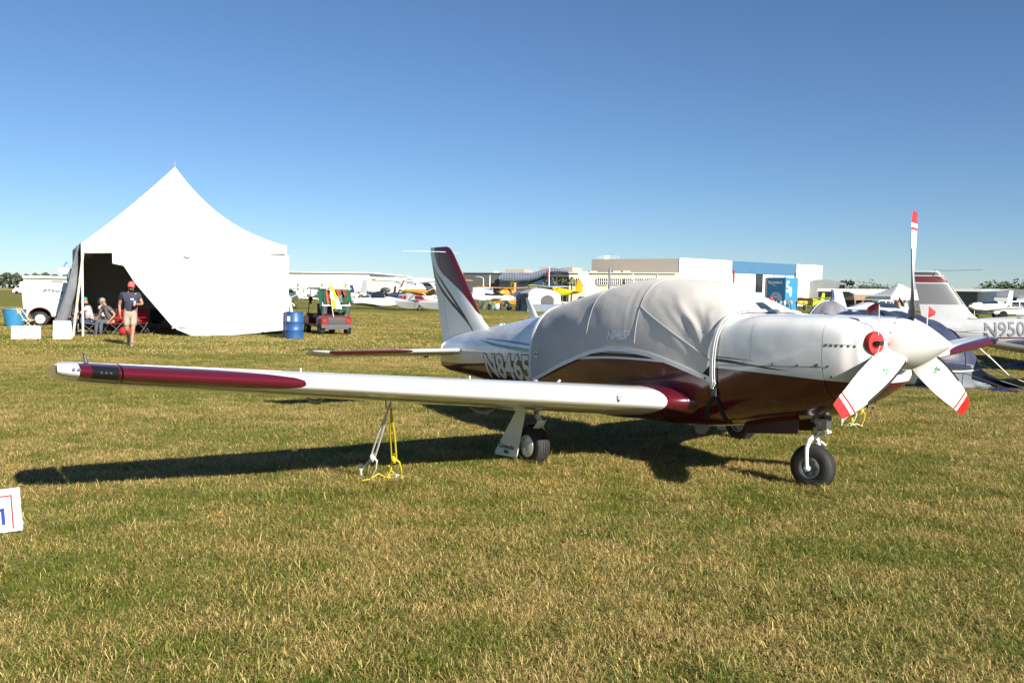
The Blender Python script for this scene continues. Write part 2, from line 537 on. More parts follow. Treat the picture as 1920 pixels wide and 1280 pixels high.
# cowl side split line: thin dark seam with fasteners
def surf(s, z, off=0.0, side=1):
    return L(s, side*(half_width(s, z)+off), z)
def seam(pts, w, name, mat, off=0.0015, parent=None):
    """a thin strip along (s, z) points on the starboard skin"""
    mb = MB()
    rows = []
    for i, (s, z) in enumerate(pts):
        a = pts[min(i+1, len(pts)-1)]; b = pts[max(i-1, 0)]
        d = Vector((a[0]-b[0], a[1]-b[1])).normalized()
        n = Vector((-d.y, d.x))*w/2
        rows.append([surf(s+n.x, z+n.y, off), surf(s-n.x, z-n.y, off)])
    for r0, r1 in zip(rows, rows[1:]):
        mb.add([r0[0], r0[1], r1[1], r1[0]], [(0, 1, 2, 3)])
    return mb.build(name, mat, parent or comanche, 0)
seam([(s, 1.078 + 0.035*(1-s)/0.6 - 0.02) for s in ss(0.42, 1.38, 24)], 0.005, 'panel_seam', mat_darkgrey)
seam([(s, 1.272) for s in ss(0.20, 0.41, 10)], 0.003, 'panel_seam', mat_grey)
seam([(1.05, z) for z in ss(1.10, 1.42, 10)], 0.0025, 'panel_seam', mat_grey)
mat_screw = M('screw_head', (0.16, 0.15, 0.13), 0.45, metal=0.6)
def skin_normal(s, z, side=1):
    e = 0.01
    a = surf(s+e, z, 0, side)-surf(s-e, z, 0, side); b = surf(s, z+e, 0, side)-surf(s, z-e, 0, side)
    n = a.cross(b).normalized()
    return n if n.y*(-side) > 0 else -n
def screw(s, z, r=0.011, name='fastener', mat=None, parent=None):
    n = skin_normal(s, z)
    mb = MB()
    mb.lathe([(r*0.2, -0.002), (r, -0.001), (r*0.9, 0.002), (r*0.4, 0.003)], surf(s, z), n, 10)
    return mb.build(name, mat or mat_screw, parent or comanche)
for s in (0.385, 0.345, 0.305, 0.265, 0.225, 0.185): screw(s, 1.262)
for s, z in ((0.455, 1.107), (0.62, 1.092), (0.84, 1.084), (1.12, 1.075), (0.375, 1.10), (0.36, 1.02), (0.47, 1.10), (0.395, 0.80), (0.34, 0.765), (0.29, 0.76), (0.27, 0.81), (0.31, 0.72), (0.24, 0.86), (0.46, 0.76)): screw(s, z, 0.010)
for s_r in (4.62, 5.05, 5.50):
    seam([(s_r, z) for z in ss(0.62, prof(s_r)[1]-0.10, 12)], 0.0025, 'panel_seam', mat_grey)
for z_r in (1.19,):
    for s_r in ss(4.30, 5.45, 18): screw(s_r, z_r - 0.11*(s_r-4.3), 0.0045, 'rivet')

# ---------------- spinner and propeller
HUB = L(0, 0, 1.283)
AX = Vector((1, 0, 0.0))
AXN = (Vector((1, 0, 0)) * math.cos(R(1.5)) + Vector((0, 0, 1))*math.sin(R(1.5))).normalized()
mb = MB()
mb.lathe([(0.02, -0.09), (0.203, -0.088), (0.2045, -0.07), (0.203, -0.04), (0.197, -0.01), (0.188, 0.02), (0.173, 0.055), (0.153, 0.095), (0.128, 0.138), (0.101, 0.180), (0.074, 0.220), (0.047, 0.259), (0.026, 0.289), (0.012, 0.306), (0.003, 0.313)], HUB, AXN, 56)
mat_spin = M('spinner_white', (0.78, 0.77, 0.73), 0.32, coat=0.4)
spinner = mb.build('spinner', mat_spin, comanche, 30)
for k in range(14):
    mb = MB()
    a = 2*math.pi*k/14
    x, y = ortho(AXN)
    d = x*math.cos(a)+y*math.sin(a)
    mb.ball(HUB + AXN*(-0.055) + d*0.203, 0.006, 6)
    mb.build('screw', mat_black, spinner)
mat_blade_back = M('blade_back_black', (0.02, 0.02, 0.022), 0.5)
mat_blade = M('blade_white', (0.80, 0.80, 0.78), 0.3, coat=0.4)
mat_tip = M('blade_tip_red', (0.55, 0.018, 0.015), 0.35, coat=0.3)
mat_logo = M('green_print', (0.02, 0.32, 0.06), 0.5)
RT = 1.0065
RR = [0.15, 0.19, 0.24, 0.30, 0.36, 0.42, 0.48, 0.54, 0.60, 0.66, 0.72, 0.775, 0.83, 0.862, 0.882, 0.915, 0.95, 0.98, RT]
def blade_geo(r):
    chord = interp(r, [0.15, 0.22, 0.32, 0.45, 0.60, 0.75, 0.88, 0.97, RT], [0.150, 0.195, 0.216, 0.224, 0.220, 0.204, 0.172, 0.142, 0.122])
    beta = interp(r, [0.15, 0.3, 0.5, 0.75, RT], [R(50), R(38), R(27), R(19), R(14)])
    thick = interp(r, [0.15, 0.3, 0.6, RT], [0.040, 0.026, 0.014, 0.006])
    sweep = interp(r, [0.15, 0.45, 0.8, RT], [0.0, 0.006, 0.0, -0.028])
    return chord, beta, thick, sweep
def make_blade(theta):
    rad = Vector((0, -math.sin(theta), math.cos(theta)))
    tan = Vector((0, -math.cos(theta), -math.sin(theta)))
    rot = Matrix.Rotation(-R(1.5), 3, 'Y')
    mb = MB()
    xs = [(-0.62, 0), (-0.55, .25), (-0.40, .55), (-0.2, .85), (0.0, 1.0), (0.18, .95), (0.29, .7), (0.345, .38), (0.38, 0)]
    rows_f, rows_b = [], []
    for r in RR:
        c, be, t, sw = blade_geo(r)
        le = tan*math.cos(be) + Vector((1, 0, 0))*math.sin(be)
        nf = Vector((1, 0, 0))*math.cos(be) - tan*math.sin(be)      # faces forward
        ctr = rad*r + le*sw
        front = [HUB + rot @ (ctr + le*(x*c) + nf*(t*0.65*k)) for x, k in xs]
        back = [HUB + rot @ (ctr + le*(x*c) - nf*(t*0.35*k)) for x, k in xs]
        rows_f.append(front); rows_b.append(back)
    n = len(xs)
    for i in range(len(RR)-1):
        rm = (RR[i]+RR[i+1])/2
        for j in range(n-1):
            le_edge = (j >= n-3 and rm < 0.74) or (j >= n-2 and rm < 0.86)
            col_ = 1 if rm > 0.90 or 0.862 < rm < 0.882 else 0
            mf = 2 if le_edge and rm > .17 else col_
            mb.add([rows_f[i][j], rows_f[i][j+1], rows_f[i+1][j+1], rows_f[i+1][j]], [(0, 1, 2, 3)], mf)
            mb.add([rows_b[i][j], rows_b[i+1][j], rows_b[i+1][j+1], rows_b[i][j+1]], [(0, 1, 2, 3)], 2)
    e = rows_f[-1] + list(reversed(rows_b[-1][1:-1]))
    mb.add(e, [tuple(range(len(e)))], 1)
    bl = mb.build('propeller_blade', [mat_blade, mat_tip, mat_blade_back], comanche, 40)
    # maker's mark: a green three-part triangle
    lg = MB()
    r0 = 0.40
    c, be, t, sw = blade_geo(r0)
    le = tan*math.cos(be) + Vector((1, 0, 0))*math.sin(be)
    nf = Vector((1, 0, 0))*math.cos(be) - tan*math.sin(be)
    o = HUB + rot @ (rad*r0 + le*sw + nf*(t*0.66+0.004))
    for k in range(3):
        a0, a1 = 2*math.pi*k/3 + 0.3, 2*math.pi*(k+1)/3 + 0.3
        p = lambda a, q: o + rot @ ((rad*math.cos(a) + le*math.sin(a))*q)
        lg.add([p(a0+0.10, 0.042), p(a0+0.75, 0.024), p(a1-0.45, 0.016), p((a0+a1)/2, 0.004)], [(0, 1, 2, 3)])
    lg.build('maker_mark', mat_logo, bl, 0, fix=False)
    # dark boot where the blade leaves the spinner
    return bl
for k in range(3): make_blade(-0.008 + 2*math.pi*k/3)
# ---------------- wings
TAN_D = math.tan(R(5.19)); INC = R(8.3)
def wing_le(y): return 1.75 + (abs(y)-0.62)*0.034, 0.681 + (abs(y)-0.62)*TAN_D
def wing_chord(y): return interp(abs(y), [0.4, 0.62, 0.9, 5.2, 5.38, 5.45, 5.505, 5.535], [2.05, 2.0, 1.9, 1.10, 1.04, 0.93, 0.76, 0.5])
def airfoil(n, tc=0.15, camber=0.018):
    """closed outline from trailing edge over the top to the nose and back below: (x, z) in chords"""
    def yt(x): return 5*tc*(0.2969*math.sqrt(x) - 0.1260*x - 0.3516*x*x + 0.2843*x**3 - 0.1036*x**4)
    def yc(x):
        p = 0.4
        return camber/p**2*(2*p*x-x*x) if x < p else camber/(1-p)**2*((1-2*p)+2*p*x-x*x)
    up = [((1+math.cos(math.pi*i/n))/2) for i in range(n+1)]
    return [(x, yc(x)+yt(x)) for x in up] + [(x, yc(x)-yt(x)) for x in reversed(up[1:-1])]
AF = airfoil(22)
def wing_pt(y, x, z, side=1, thick=1.0, off=0.0):
    s0, z0 = wing_le(y); c = wing_chord(y)
    if abs(y) > 5.2: s0 += (abs(y)-5.2)**2*1.0
    xs, zs = x*c, z*c*thick*(0.146 - 0.0046*(abs(y)-0.6))/0.15
    return L(s0 + xs*math.cos(INC) + zs*math.sin(INC), side*abs(y), z0 - xs*math.sin(INC) + zs*math.cos(INC) + off)
def wing_paint():
    m = bpy.data.materials.new('wing_paint')
    m.use_nodes = True
    nt = m.node_tree
    b = nt.nodes['Principled BSDF']
    b.inputs['Roughness'].default_value = 0.22; b.inputs['Coat Weight'].default_value = 0.7; b.inputs['Coat Roughness'].default_value = 0.04
    tc = nt.nodes.new('ShaderNodeTexCoord'); sp = nt.nodes.new('ShaderNodeSeparateXYZ')
    nt.links.new(tc.outputs['Object'], sp.inputs[0])
    y = mth(nt, 'ABSOLUTE', sp.outputs['Y'])
    s = mth(nt, 'MULTIPLY', sp.outputs['X'], -1.0)
    d = mth(nt, 'SUBTRACT', s, mth(nt, 'MULTIPLY_ADD', y, 0.034, 1.75 - 0.62*0.034))     # distance behind the leading edge
    zl = mth(nt, 'MULTIPLY_ADD', y, TAN_D, 0.681 - 0.62*TAN_D)
    D = curve_node(nt, [(0.0, -0.5), (3.9, -0.2), (4.06, 0.0), (4.10, 0.022), (4.2, 0.045), (4.45, 0.085), (4.8, 0.12), (5.2, 0.15), (5.7, 0.165)], y, 6, 1)
    mar = mth(nt, 'LESS_THAN', d, D)
    root = mth(nt, 'LESS_THAN', y, 0.80)
    c = mixc(nt, mth(nt, 'MAXIMUM', mar, root), WHITE, MAROON)
    nt.links.new(c, b.inputs['Base Color'])
    n2 = nt.nodes.new('ShaderNodeTexNoise'); n2.inputs['Scale'].default_value = 1.6; n2.inputs['Detail'].default_value = 2
    nt.links.new(tc.outputs['Object'], n2.inputs['Vector'])
    bp = nt.nodes.new('ShaderNodeBump'); bp.inputs['Strength'].default_value = 0.3; bp.inputs['Distance'].default_value = 0.03
    nt.links.new(n2.outputs['Fac'], bp.inputs['Height'])
    nt.links.new(bp.outputs[0], b.inputs['Normal']); nt.links.new(bp.outputs[0], b.inputs['Coat Normal'])
    return m
mat_wing = wing_paint()
def clip_af(x0, x1):
    """part of the airfoil between chord fractions"""
    up = [(x, z) for x, z in AF[:23]]; lo = [(x, z) for x, z in AF[22:]] + [AF[0]]
    def zat(seg, x):
        sg = sorted(seg)
        return interp(x, [p[0] for p in sg], [p[1] for p in sg])
    U = sorted([p for p in up if x0 < p[0] < x1] + [(x1, zat(up, x1))] + ([(x0, zat(up, x0))] if x0 > 0 else []), reverse=True)
    Lw = sorted([p for p in lo if x0 < p[0] < x1] + [(x1, zat(lo, x1))] + ([(x0, zat(lo, x0))] if x0 > 0 else [(0, 0)]))
    return U + Lw
def wing_loft(name, ys, prof_, side, parent=None, mat=None):
    mb = MB()
    mb.rings([[wing_pt(y, x, z, side) for x, z in prof_] for y in ys], True, True)
    return mb.build(name, mat or mat_wing, parent or comanche, 40)
for side in (1, -1):
    wing_loft('wing', [0.42, 0.62, 0.79, 0.81, 0.95] + ss(1.2, 5.19, 14), clip_af(0, 0.76), side)
    wing_loft('flap', ss(0.72, 3.10, 6), clip_af(0.765, 1.0), side)
    wing_loft('aileron', ss(3.13, 5.17, 6), clip_af(0.765, 1.0), side)
    wing_loft('wing_tip', [5.20, 5.28, 5.36, 5.42, 5.46, 5.49, 5.512, 5.526, 5.535], AF, side)
# wing-root fairing bulge (maroon) hugging the fuselage
for side in (1, -1):
    mb = MB()
    rs = []
    for k in range(15):
        t = k/14
        y = 0.50 + 0.31*t
        grow = (1-t)**2
        rs.append([wing_pt(0.81, x*(1+0.06*grow) - 0.055*grow, z*(1+0.28*grow), side) + Vector((0, side*(0.81-y), (-(0.81-y))*TAN_D)) for x, z in clip_af(0, 0.9)])
    mb.rings(rs, True, False)
    mb.build('wing_fillet', mat_maroon, comanche, 40)
# tip navigation light and landing light behind clear lenses on the leading edge
def le_patch(y0, y1, d, off, name, mat, side=1, parent=None, ny=6, sl=None):
    mb = MB()
    k = [i for i, (x, z) in enumerate(AF) if x*wing_chord(y0) <= d]
    sec = [AF[i] for i in k]
    def P(u, v):
        y = y0 + (y1-y0)*u
        x, z = sec[min(len(sec)-1, int(round(v*(len(sec)-1))))]
        p = wing_pt(y, x, z, side)
        c = wing_pt(y, 0.2, 0.01, side)
        return p + (p-c).normalized()*off
    mb.grid(P, ny, len(sec)-1)
    return mb.build(name, mat, parent or comanche, 40)
mat_lens = M('dark_lens', (0.012, 0.012, 0.013), 0.12, coat=0.15, spec=0.3)
mat_clear = M('clear_lens', (0.78, 0.78, 0.78), 0.12, coat=1.0)
for side in (1, -1):
    o = le_patch(5.215, 5.355, 0.085, 0.004, 'landing_light', mat_lens, side)
    mb = MB()
    for y in (5.26, 5.285, 5.31):
        mb.ball(wing_pt(y, 0.0, 0.0, side) + Vector((0.006, 0, 0.0)), 0.010, 8)
    mb.build('lamp', mat_chrome, o)
    o = le_patch(5.42, 5.530, 0.14, 0.004, 'navigation_light', mat_clear, side, ny=8)
    mb = MB()
    for y in (5.425, 5.45): mb.ball(wing_pt(y, 0.0, 0.01, side) + Vector((0.004, 0, 0)), 0.012, 8)
    mb.build('lamp', mat_steel, o)
    mb = MB(); mb.tube([wing_pt(5.37, 0.12, 0.07, side), wing_pt(5.375, 0.13, 0.09, side) + Vector((-0.005, 0, 0.03)), wing_pt(5.38, 0.16, 0.09, side) + Vector((-0.03, 0, 0.045))], [0.012, 0.009, 0.004], 6)
    mb.build('strobe_light', mat_darkgrey, comanche)
# walkway on the wing root, stall vane, fuel cap, tie-down ring
mb = MB()
mb.grid(lambda u, v: wing_pt(0.83+0.34*v, 0.16+0.5*u, interp(0.16+0.5*u, sorted([p[0] for p in AF[:23]]), [p[1] for p in sorted(AF[:23])]), 1, off=0.004), 8, 4)
mb.build('wing_walkway', M('grip_black', (0.03, 0.03, 0.032), 0.9, bump=0.4, bscale=150), comanche)
mb = MB()
p = wing_pt(1.35, 0.0, 0.0) + Vector((0.010, 0, 0.012))
mb.lathe([(0.001, 0.0), (0.03, 0.001), (0.03, 0.006), (0.026, 0.010), (0.012, 0.010)], p, Vector((1, -0.03, 0.08)), 18)
mb.build('stall_vane_cover', mat_grey, comanche)
for y in (2.4, 3.9):
    mb = MB(); mb.tube([wing_pt(y, .4, .095), wing_pt(y, .4, .095)+Vector((0, 0, .035))], .006, 6)
    mb.build('fuel_vent', mat_white, comanche)
for side in (1, -1):
    for y in (1.9, 3.6):   # aileron and flap hinge fairings below the wing
        mb = MB()
        zz = -0.046
        mb.tube([wing_pt(y, .62, zz, side), wing_pt(y, .70, zz-0.02, side), wing_pt(y, .80, zz-0.012, side), wing_pt(y, .90, zz+0.03, side)], [.004, .017, .019, .004], 8)
        mb.build('hinge_fairing', mat_grey, comanche)

# ---------------- fin, rudder, stabilator
def fin_paint():
    m = bpy.data.materials.new('fin_paint')
    m.use_nodes = True
    nt = m.node_tree
    b = nt.nodes['Principled BSDF']
    b.inputs['Roughness'].default_value = 0.35; b.inputs['Coat Weight'].default_value = 0.25; b.inputs['Coat Roughness'].default_value = 0.08; b.inputs['Specular IOR Level'].default_value = 0.35
    tc = nt.nodes.new('ShaderNodeTexCoord'); sp = nt.nodes.new('ShaderNodeSeparateXYZ')
    nt.links.new(tc.outputs['Object'], sp.inputs[0])
    s = mth(nt, 'MULTIPLY', sp.outputs['X'], -1.0); z = sp.outputs['Z']
    mz = curve_node(nt, [(5.5, 1.05), (6.075, 1.33), (6.31, 1.50), (6.544, 1.653), (6.86, 1.806), (7.10, 1.92), (7.24, 2.04), (7.33, 2.2), (7.40, 2.5)], s, 8, 3)
    def stripe(pts, w):
        c = curve_node(nt, pts, s, 8, 3)
        dz = mth(nt, 'ABSOLUTE', mth(nt, 'SUBTRACT', z, c))
        ww = curve_node(nt, w, s, 8, 3)
        return mth(nt, 'LESS_THAN', dz, ww)
    s1 = stripe([(5.9, 0.9), (6.094, 1.03), (6.303, 1.209), (6.537, 1.357), (6.854, 1.527), (7.209, 1.764), (7.43, 2.08), (7.6, 2.5)], [(5.9, 0.0), (6.05, 0.004), (6.5, 0.026), (6.9, 0.028), (7.2, 0.03), (7.45, 0.02)])
    s2 = stripe([(5.9, 0.85), (6.05, 0.98), (6.209, 1.124), (6.388, 1.285), (6.692, 1.511), (7.009, 1.731), (7.323, 1.964), (7.5, 2.2)], [(5.9, 0.0), (6.1, 0.004), (6.4, 0.022), (6.9, 0.026), (7.2, 0.016), (7.45, 0.0)])
    c = mixc(nt, mth(nt, 'GREATER_THAN', z, mz), WHITE, MAROON)
    c = mixc(nt, s1, c, (0.02, 0.018, 0.016)); c = mixc(nt, s2, c, (0.05, 0.045, 0.04))
    nt.links.new(c, b.inputs['Base Color'])
    return m
mat_fin = fin_paint()
def fin_le(z): return interp(z, [0.80, 1.02, 1.12, 1.174, 1.24, 1.33, 1.50, 2.142, 2.22, 2.262, 2.285], [5.50, 5.62, 5.75, 5.86, 5.975, 6.075, 6.225, 6.775, 6.85, 6.91, 7.0])
def fin_te(z): return interp(z, [0.80, 0.881, 1.568, 2.24, 2.285], [7.02, 7.05, 7.267, 7.480, 7.46])
def fin_hinge(z): return interp(z, [0.8, 0.936, 2.285], [6.86, 6.88, 7.20])
FZ = [0.86, 0.93, 1.0, 1.06, 1.12, 1.174, 1.24, 1.33, 1.5, 1.7, 1.9, 2.06, 2.142, 2.20, 2.24, 2.265, 2.279, 2.285]
AFT = airfoil(12, 0.09, 0)
def fin_pt(z, x, t, thick=1.0):
    a, b = fin_le(z), fin_te(z)
    c = min(b-a, 1.05)
    return L(a + x*(b-a), t*c*thick, z)
def part_af(af, x0, x1):
    n = len(af)//2
    up = sorted(af[:n+1]); 
    def zt(x): return interp(x, [p[0] for p in up], [p[1] for p in up])
    xs = [x1 - (x1-x0)*(1-math.cos(math.pi*i/20))/2 for i in range(21)]
    return xs, zt
def fin_build(name, f0, f1):
    mb = MB()
    rs = []
    for z in FZ:
        a, b, h = fin_le(z), fin_te(z), fin_hinge(z)
        x0 = 0.0 if f0 == 'le' else (h-a)/(b-a) + 0.006
        x1 = (h-a)/(b-a) - 0.006 if f1 == 'h' else 1.0
        xs, zt = part_af(AFT, x0, x1)
        tk = interp(z, [2.2, 2.265, 2.285], [1, 0.6, 0.12])
        if f0 == 'le':
            rs.append([fin_pt(z, x, zt(x), tk) for x in xs] + [fin_pt(z, x, -zt(x), tk) for x in reversed(xs[:-1])])
        else:
            rs.append([fin_pt(z, x, zt(x), tk) for x in xs] + [fin_pt(z, x, -zt(x), tk) for x in reversed(xs[1:])])
    mb.rings(rs, True, True)
    return mb.build(name, mat_fin, comanche, 40)
fin_build('fin', 'le', 'h')
fin_build('rudder', 'h', 'te')
mb = MB()   # navigation whiskers at the fin top
for side in (1, -1):
    mb.tube([L(6.98, side*0.03, 2.205), L(7.18, side*0.25, 2.212), L(7.42, side*0.50, 2.215)], [.005, .004, .002], 6)
mb.build('whip_antenna', mat_white, comanche)
def stab_paint():
    m = bpy.data.materials.new('stabilator_paint'); m.use_nodes = True
    nt = m.node_tree; b = nt.nodes['Principled BSDF']
    b.inputs['Roughness'].default_value = 0.25; b.inputs['Coat Weight'].default_value = 0.6
    tc = nt.nodes.new('ShaderNodeTexCoord'); sp = nt.nodes.new('ShaderNodeSeparateXYZ')
    nt.links.new(tc.outputs['Object'], sp.inputs[0])
    y = mth(nt, 'ABSOLUTE', sp.outputs['Y']); s = mth(nt, 'MULTIPLY', sp.outputs['X'], -1.0)
    d = mth(nt, 'SUBTRACT', s, mth(nt, 'MULTIPLY_ADD', y, 0.09, 6.20))
    D = curve_node(nt, [(0, -0.3), (0.8, -0.1), (0.9, 0.0), (0.95, 0.02), (1.2, 0.06), (2.1, 0.09), (3, 0.1)], y, 3, 1)
    c = mixc(nt, mth(nt, 'LESS_THAN', d, D), WHITE, MAROON)
    nt.links.new(c, b.inputs['Base Color'])
    return m
mat_stab = stab_paint()
AFS = airfoil(12, 0.10, 0)
def stab_pt(y, x, z, side):
    c = interp(y, [0.0, 0.3, 1.95, 2.05, 2.10], [0.90, 0.88, 0.62, 0.50, 0.28])
    s0 = 6.20 + 0.09*y + (max(0, y-1.95)*2.2)
    inc = R(9)
    zz = 0.860 - 0.02*y*0
    return L(s0 + x*c, side*y, zz - x*c*math.sin(inc) + z*c)
for side in (1, -1):
    mb = MB()
    mb.rings([[stab_pt(y, x, z, side) for x, z in AFS] for y in [0.05, 0.2, 0.3, 0.6, 1.0, 1.5, 1.9, 1.98, 2.04, 2.08, 2.10]], True, True)
    mb.build('stabilator', mat_stab, comanche, 40)
    mb = MB(); mb.box(L(6.98, side*0.32, 0.755), (0.07, 0.03, 0.07)); mb.tube([L(6.95, side*.32, .73), L(6.95, side*.38, .73)], .02, 8)
    mb.build('trim_hinge', mat_steel, comanche)
# tail skid and belly details
mb = MB()
mb.tube([L(5.75, 0, .49), L(5.82, 0, .40), L(5.95, 0, .41), L(5.98, 0, .50)], .012, 6)
mb.build('tail_skid', mat_steel, comanche)
# blade antenna on the spine behind the cabin
mb = MB()
def antp(z, x, t): 
    a = interp(z, [1.30, 1.58], [4.74, 4.98]); b = interp(z, [1.30, 1.58], [4.93, 5.05])
    return L(a+(b-a)*x, t*(b-a)*1.3, z)
mb.rings([[antp(z, x, zz) for x, zz in airfoil(8, .14, 0)] for z in (1.28, 1.33, 1.45, 1.55, 1.58)], True, True)
mb.build('blade_antenna', mat_white, comanche)
mb = MB(); mb.lathe([(.055, 0), (.05, .012), (.03, .03), (.005, .034)], L(5.55, 0, 1.21), (0, 0, 1), 12)
mb.build('gps_antenna', mat_white, comanche)
# small step / air-vent scoop under the belly
mb = MB(); mb.prism([L(1.85, .12, .43), L(2.05, .12, .43), L(2.02, .12, .33), L(1.93, .12, .33)], (0, -.03, 0))
mb.build('belly_drain', mat_grey, comanche)

# ---------------- registration on the tail and other print
mat_letter = M('letter_white', (0.74, 0.74, 0.73), 0.3)
def reg_fn(off):
    s0, s1 = 5.46, 4.20
    def fn(x, y):
        s = s0 - x
        z = 0.575 + 0.05*(s0 - s) + y
        return surf(s, z, off)
    return fn
lettering('N8465P', 0.405, reg_fn(0.0022), mat_black, comanche, 'registration_outline', shear=-0.22, bold=0.024, sx=1.10, cuts=8)
lettering('N8465P', 0.405, reg_fn(0.0045), mat_letter, comanche, 'registration', shear=-0.22, bold=0.010, sx=1.10, cuts=8)
# ---------------- landing gear
def wheel(center, R_, w, axis, parent, name='wheel', rim_r=0.085, cap=False, grooves=3):
    """tyre with rounded shoulders and grooves; rim and hub as sub-parts"""
    ax = Vector(axis).normalized()
    mb = MB()
    pr = [(rim_r, -w*0.36), (rim_r+0.012, -w*0.45), (R_*0.72, -w*0.5), (R_*0.88, -w*0.44), (R_*0.965, -w*0.30)]
    top = []
    ng = grooves
    for k in range(ng*2+1):
        pass
    xs = [-0.24, -0.17, -0.165, -0.145, -0.14, -0.02, -0.015, 0.015, 0.02, 0.14, 0.145, 0.165, 0.17, 0.24]
    dp = [0, 0, 1, 1, 0, 0, 1, 1, 0, 0, 1, 1, 0, 0]
    for x, g in zip(xs, dp): top.append((R_*(1 - 0.10*(abs(x)/0.5)**2.2) - g*0.006, w*x))
    pr = pr + top + [(r, -h) for r, h in reversed(pr)]
    mb.lathe(pr, center, ax, 40, cap=False)
    t = mb.build(name, mat_tyre, parent, 35)
    mb = MB()
    mb.lathe([(0.01, -w*.30), (rim_r*0.45, -w*.32), (rim_r*0.5, -w*.24), (rim_r*0.82, -w*.25), (rim_r*0.9, -w*.38), (rim_r*1.06, -w*.40), (rim_r*1.06, w*.40), (rim_r*0.9, w*.38), (rim_r*0.82, w*.25), (rim_r*0.5, w*.24), (rim_r*0.45, w*.32), (0.01, w*.30)], center, ax, 28)
    mb.build('rim', mat_steel, t, 30)
    if cap:
        mb = MB()
        mb.lathe([(rim_r*1.2, w*.47), (rim_r*1.18, w*.51), (rim_r*.9, w*.56), (rim_r*.5, w*.59), (0.002, w*.60)], center, ax, 28)
        mb.build('hub_cap', mat_grey_gloss, t, 30)
    else:
        mb = MB()
        for k in range(6):
            x, y = ortho(ax)
            a = 2*math.pi*k/6
            p = center + (x*math.cos(a)+y*math.sin(a))*rim_r*0.66
            mb.tube([p - ax*w*.30, p + ax*w*.30], rim_r*.09, 6)
        mb.build('wheel_bolt', mat_darkgrey, t)
    return t
mat_maroon_matt = M('maroon_door_paint', (0.05, 0.005, 0.010), 0.45)
mat_grey_gloss = M('silver_paint', (0.55, 0.56, 0.56), 0.3, metal=0.3, coat=0.3)
mat_strut = M('polished_strut', (0.5, 0.5, 0.5), 0.18, metal=1.0)
mat_fork = M('gear_white', (0.72, 0.72, 0.72), 0.3, coat=0.4)
# nose gear
nc = L(0.825, 0.0, 0.196)
steer = R(6)
nax = (Matrix.Rotation(steer, 3, 'Z') @ Vector((0, -1, 0)))
wheel(nc, 0.196, 0.135, nax, comanche, 'nose_tyre')
fw = Matrix.Rotation(steer, 3, 'Z') @ Vector((1, 0, 0))
mb = MB()   # fork: one arm on the starboard side, bridge above the tyre
for sd in (1,):
    o = nax*(0.088*sd)
    mb.tube([nc + o*1.05 + Vector((0, 0, -0.005)), nc + o*1.12 + fw*-0.004 + Vector((0, 0, 0.09)), nc + o*1.0 - fw*0.012 + Vector((0, 0, 0.17)), nc + o*0.62 - fw*0.005 + Vector((0, 0, 0.235)), nc + Vector((0, 0, 0.262))], [.015, .016, .018, .020, .023], 10)
    mb.lathe([(.024, -.008), (.026, 0), (.026, .018), (.012, .022), (.012, .03), (.002, .031)], nc + o*0.98, nax*sd, 14)
mb.tube([nc - nax*0.095, nc - nax*0.092 + Vector((0, 0, 0.13)), nc - nax*0.06 + Vector((0, 0, 0.225)), nc + Vector((0, 0, 0.262))], [.016, .018, .02, .022], 8)
mb.build('nose_fork', mat_fork, comanche)
mb = MB()
mb.tube([nc + Vector((0, 0, 0.245)), nc + Vector((0.012, 0, 0.40))], .023, 14)
mb.build('nose_oleo', mat_strut, comanche)
mb = MB()
mb.tube([nc + Vector((0.012, 0, 0.385)), nc + Vector((0.03, 0, 0.62))], .035, 14)
mb.lathe([(.045, 0), (.047, .02), (.045, .04)], nc + Vector((0.014, 0, 0.385)), (0.06, 0, 1), 14)
mb.tube([nc + Vector((0.01, 0.02, 0.55)), nc + Vector((-0.10, 0.03, 0.47))], .012, 6)
mb.build('nose_strut', mat_grey, comanche)
mb = MB()   # torque links reaching forward
a0, a1, a2 = nc + Vector((0.02, 0, 0.26)), nc + Vector((0.135, 0, 0.315)), nc + Vector((0.03, 0, 0.40))
for sd in (-1, 1):
    q = nax*(0.02*sd)
    mb.tube([a0 + q, a1 + q*.5], [.013, .009], 6); mb.tube([a1 + q*.5, a2 + q], [.008, .010], 6)
mb.lathe([(.014, -.03), (.014, .03)], a1, nax, 10)
mb.tube([nc + Vector((0.05, 0, .22)) - nax*.03, nc + Vector((0.09, 0, .19)) - nax*.05], .012, 6)
mb.build('torque_link', mat_fork, comanche)
mb = MB()
mb.box(L(0.745, 0.0, 0.595), (0.10, 0.10, 0.10)); 
mb.build('wheel_well_box', mat_darkgrey, comanche)
mb = MB()
mb.box(L(0.70, 0.075, 0.580), (0.10, 0.006, 0.09)); mb.box(L(0.74, 0.080, 0.60), (0.05, 0.008, 0.05))
mb.build('linkage_plate', mat_steel, comanche)
for sd in (1, -1):
    mb = MB()
    mb.prism([L(0.86, sd*.15, .63), L(0.86, sd*.165, .487), L(1.40, sd*.165, .415), L(1.46, sd*.15, .56)], (0, .008*-sd, 0))
    mb.build('nose_gear_door', mat_maroon_matt, comanche, 20)
mb = MB(); mb.tube([L(.72, .10, .675), L(.76, .12, .655), L(.80, .12, .668)], [.004, .012, .004], 6)
mb.build('exhaust_stub', mat_steel, comanche)

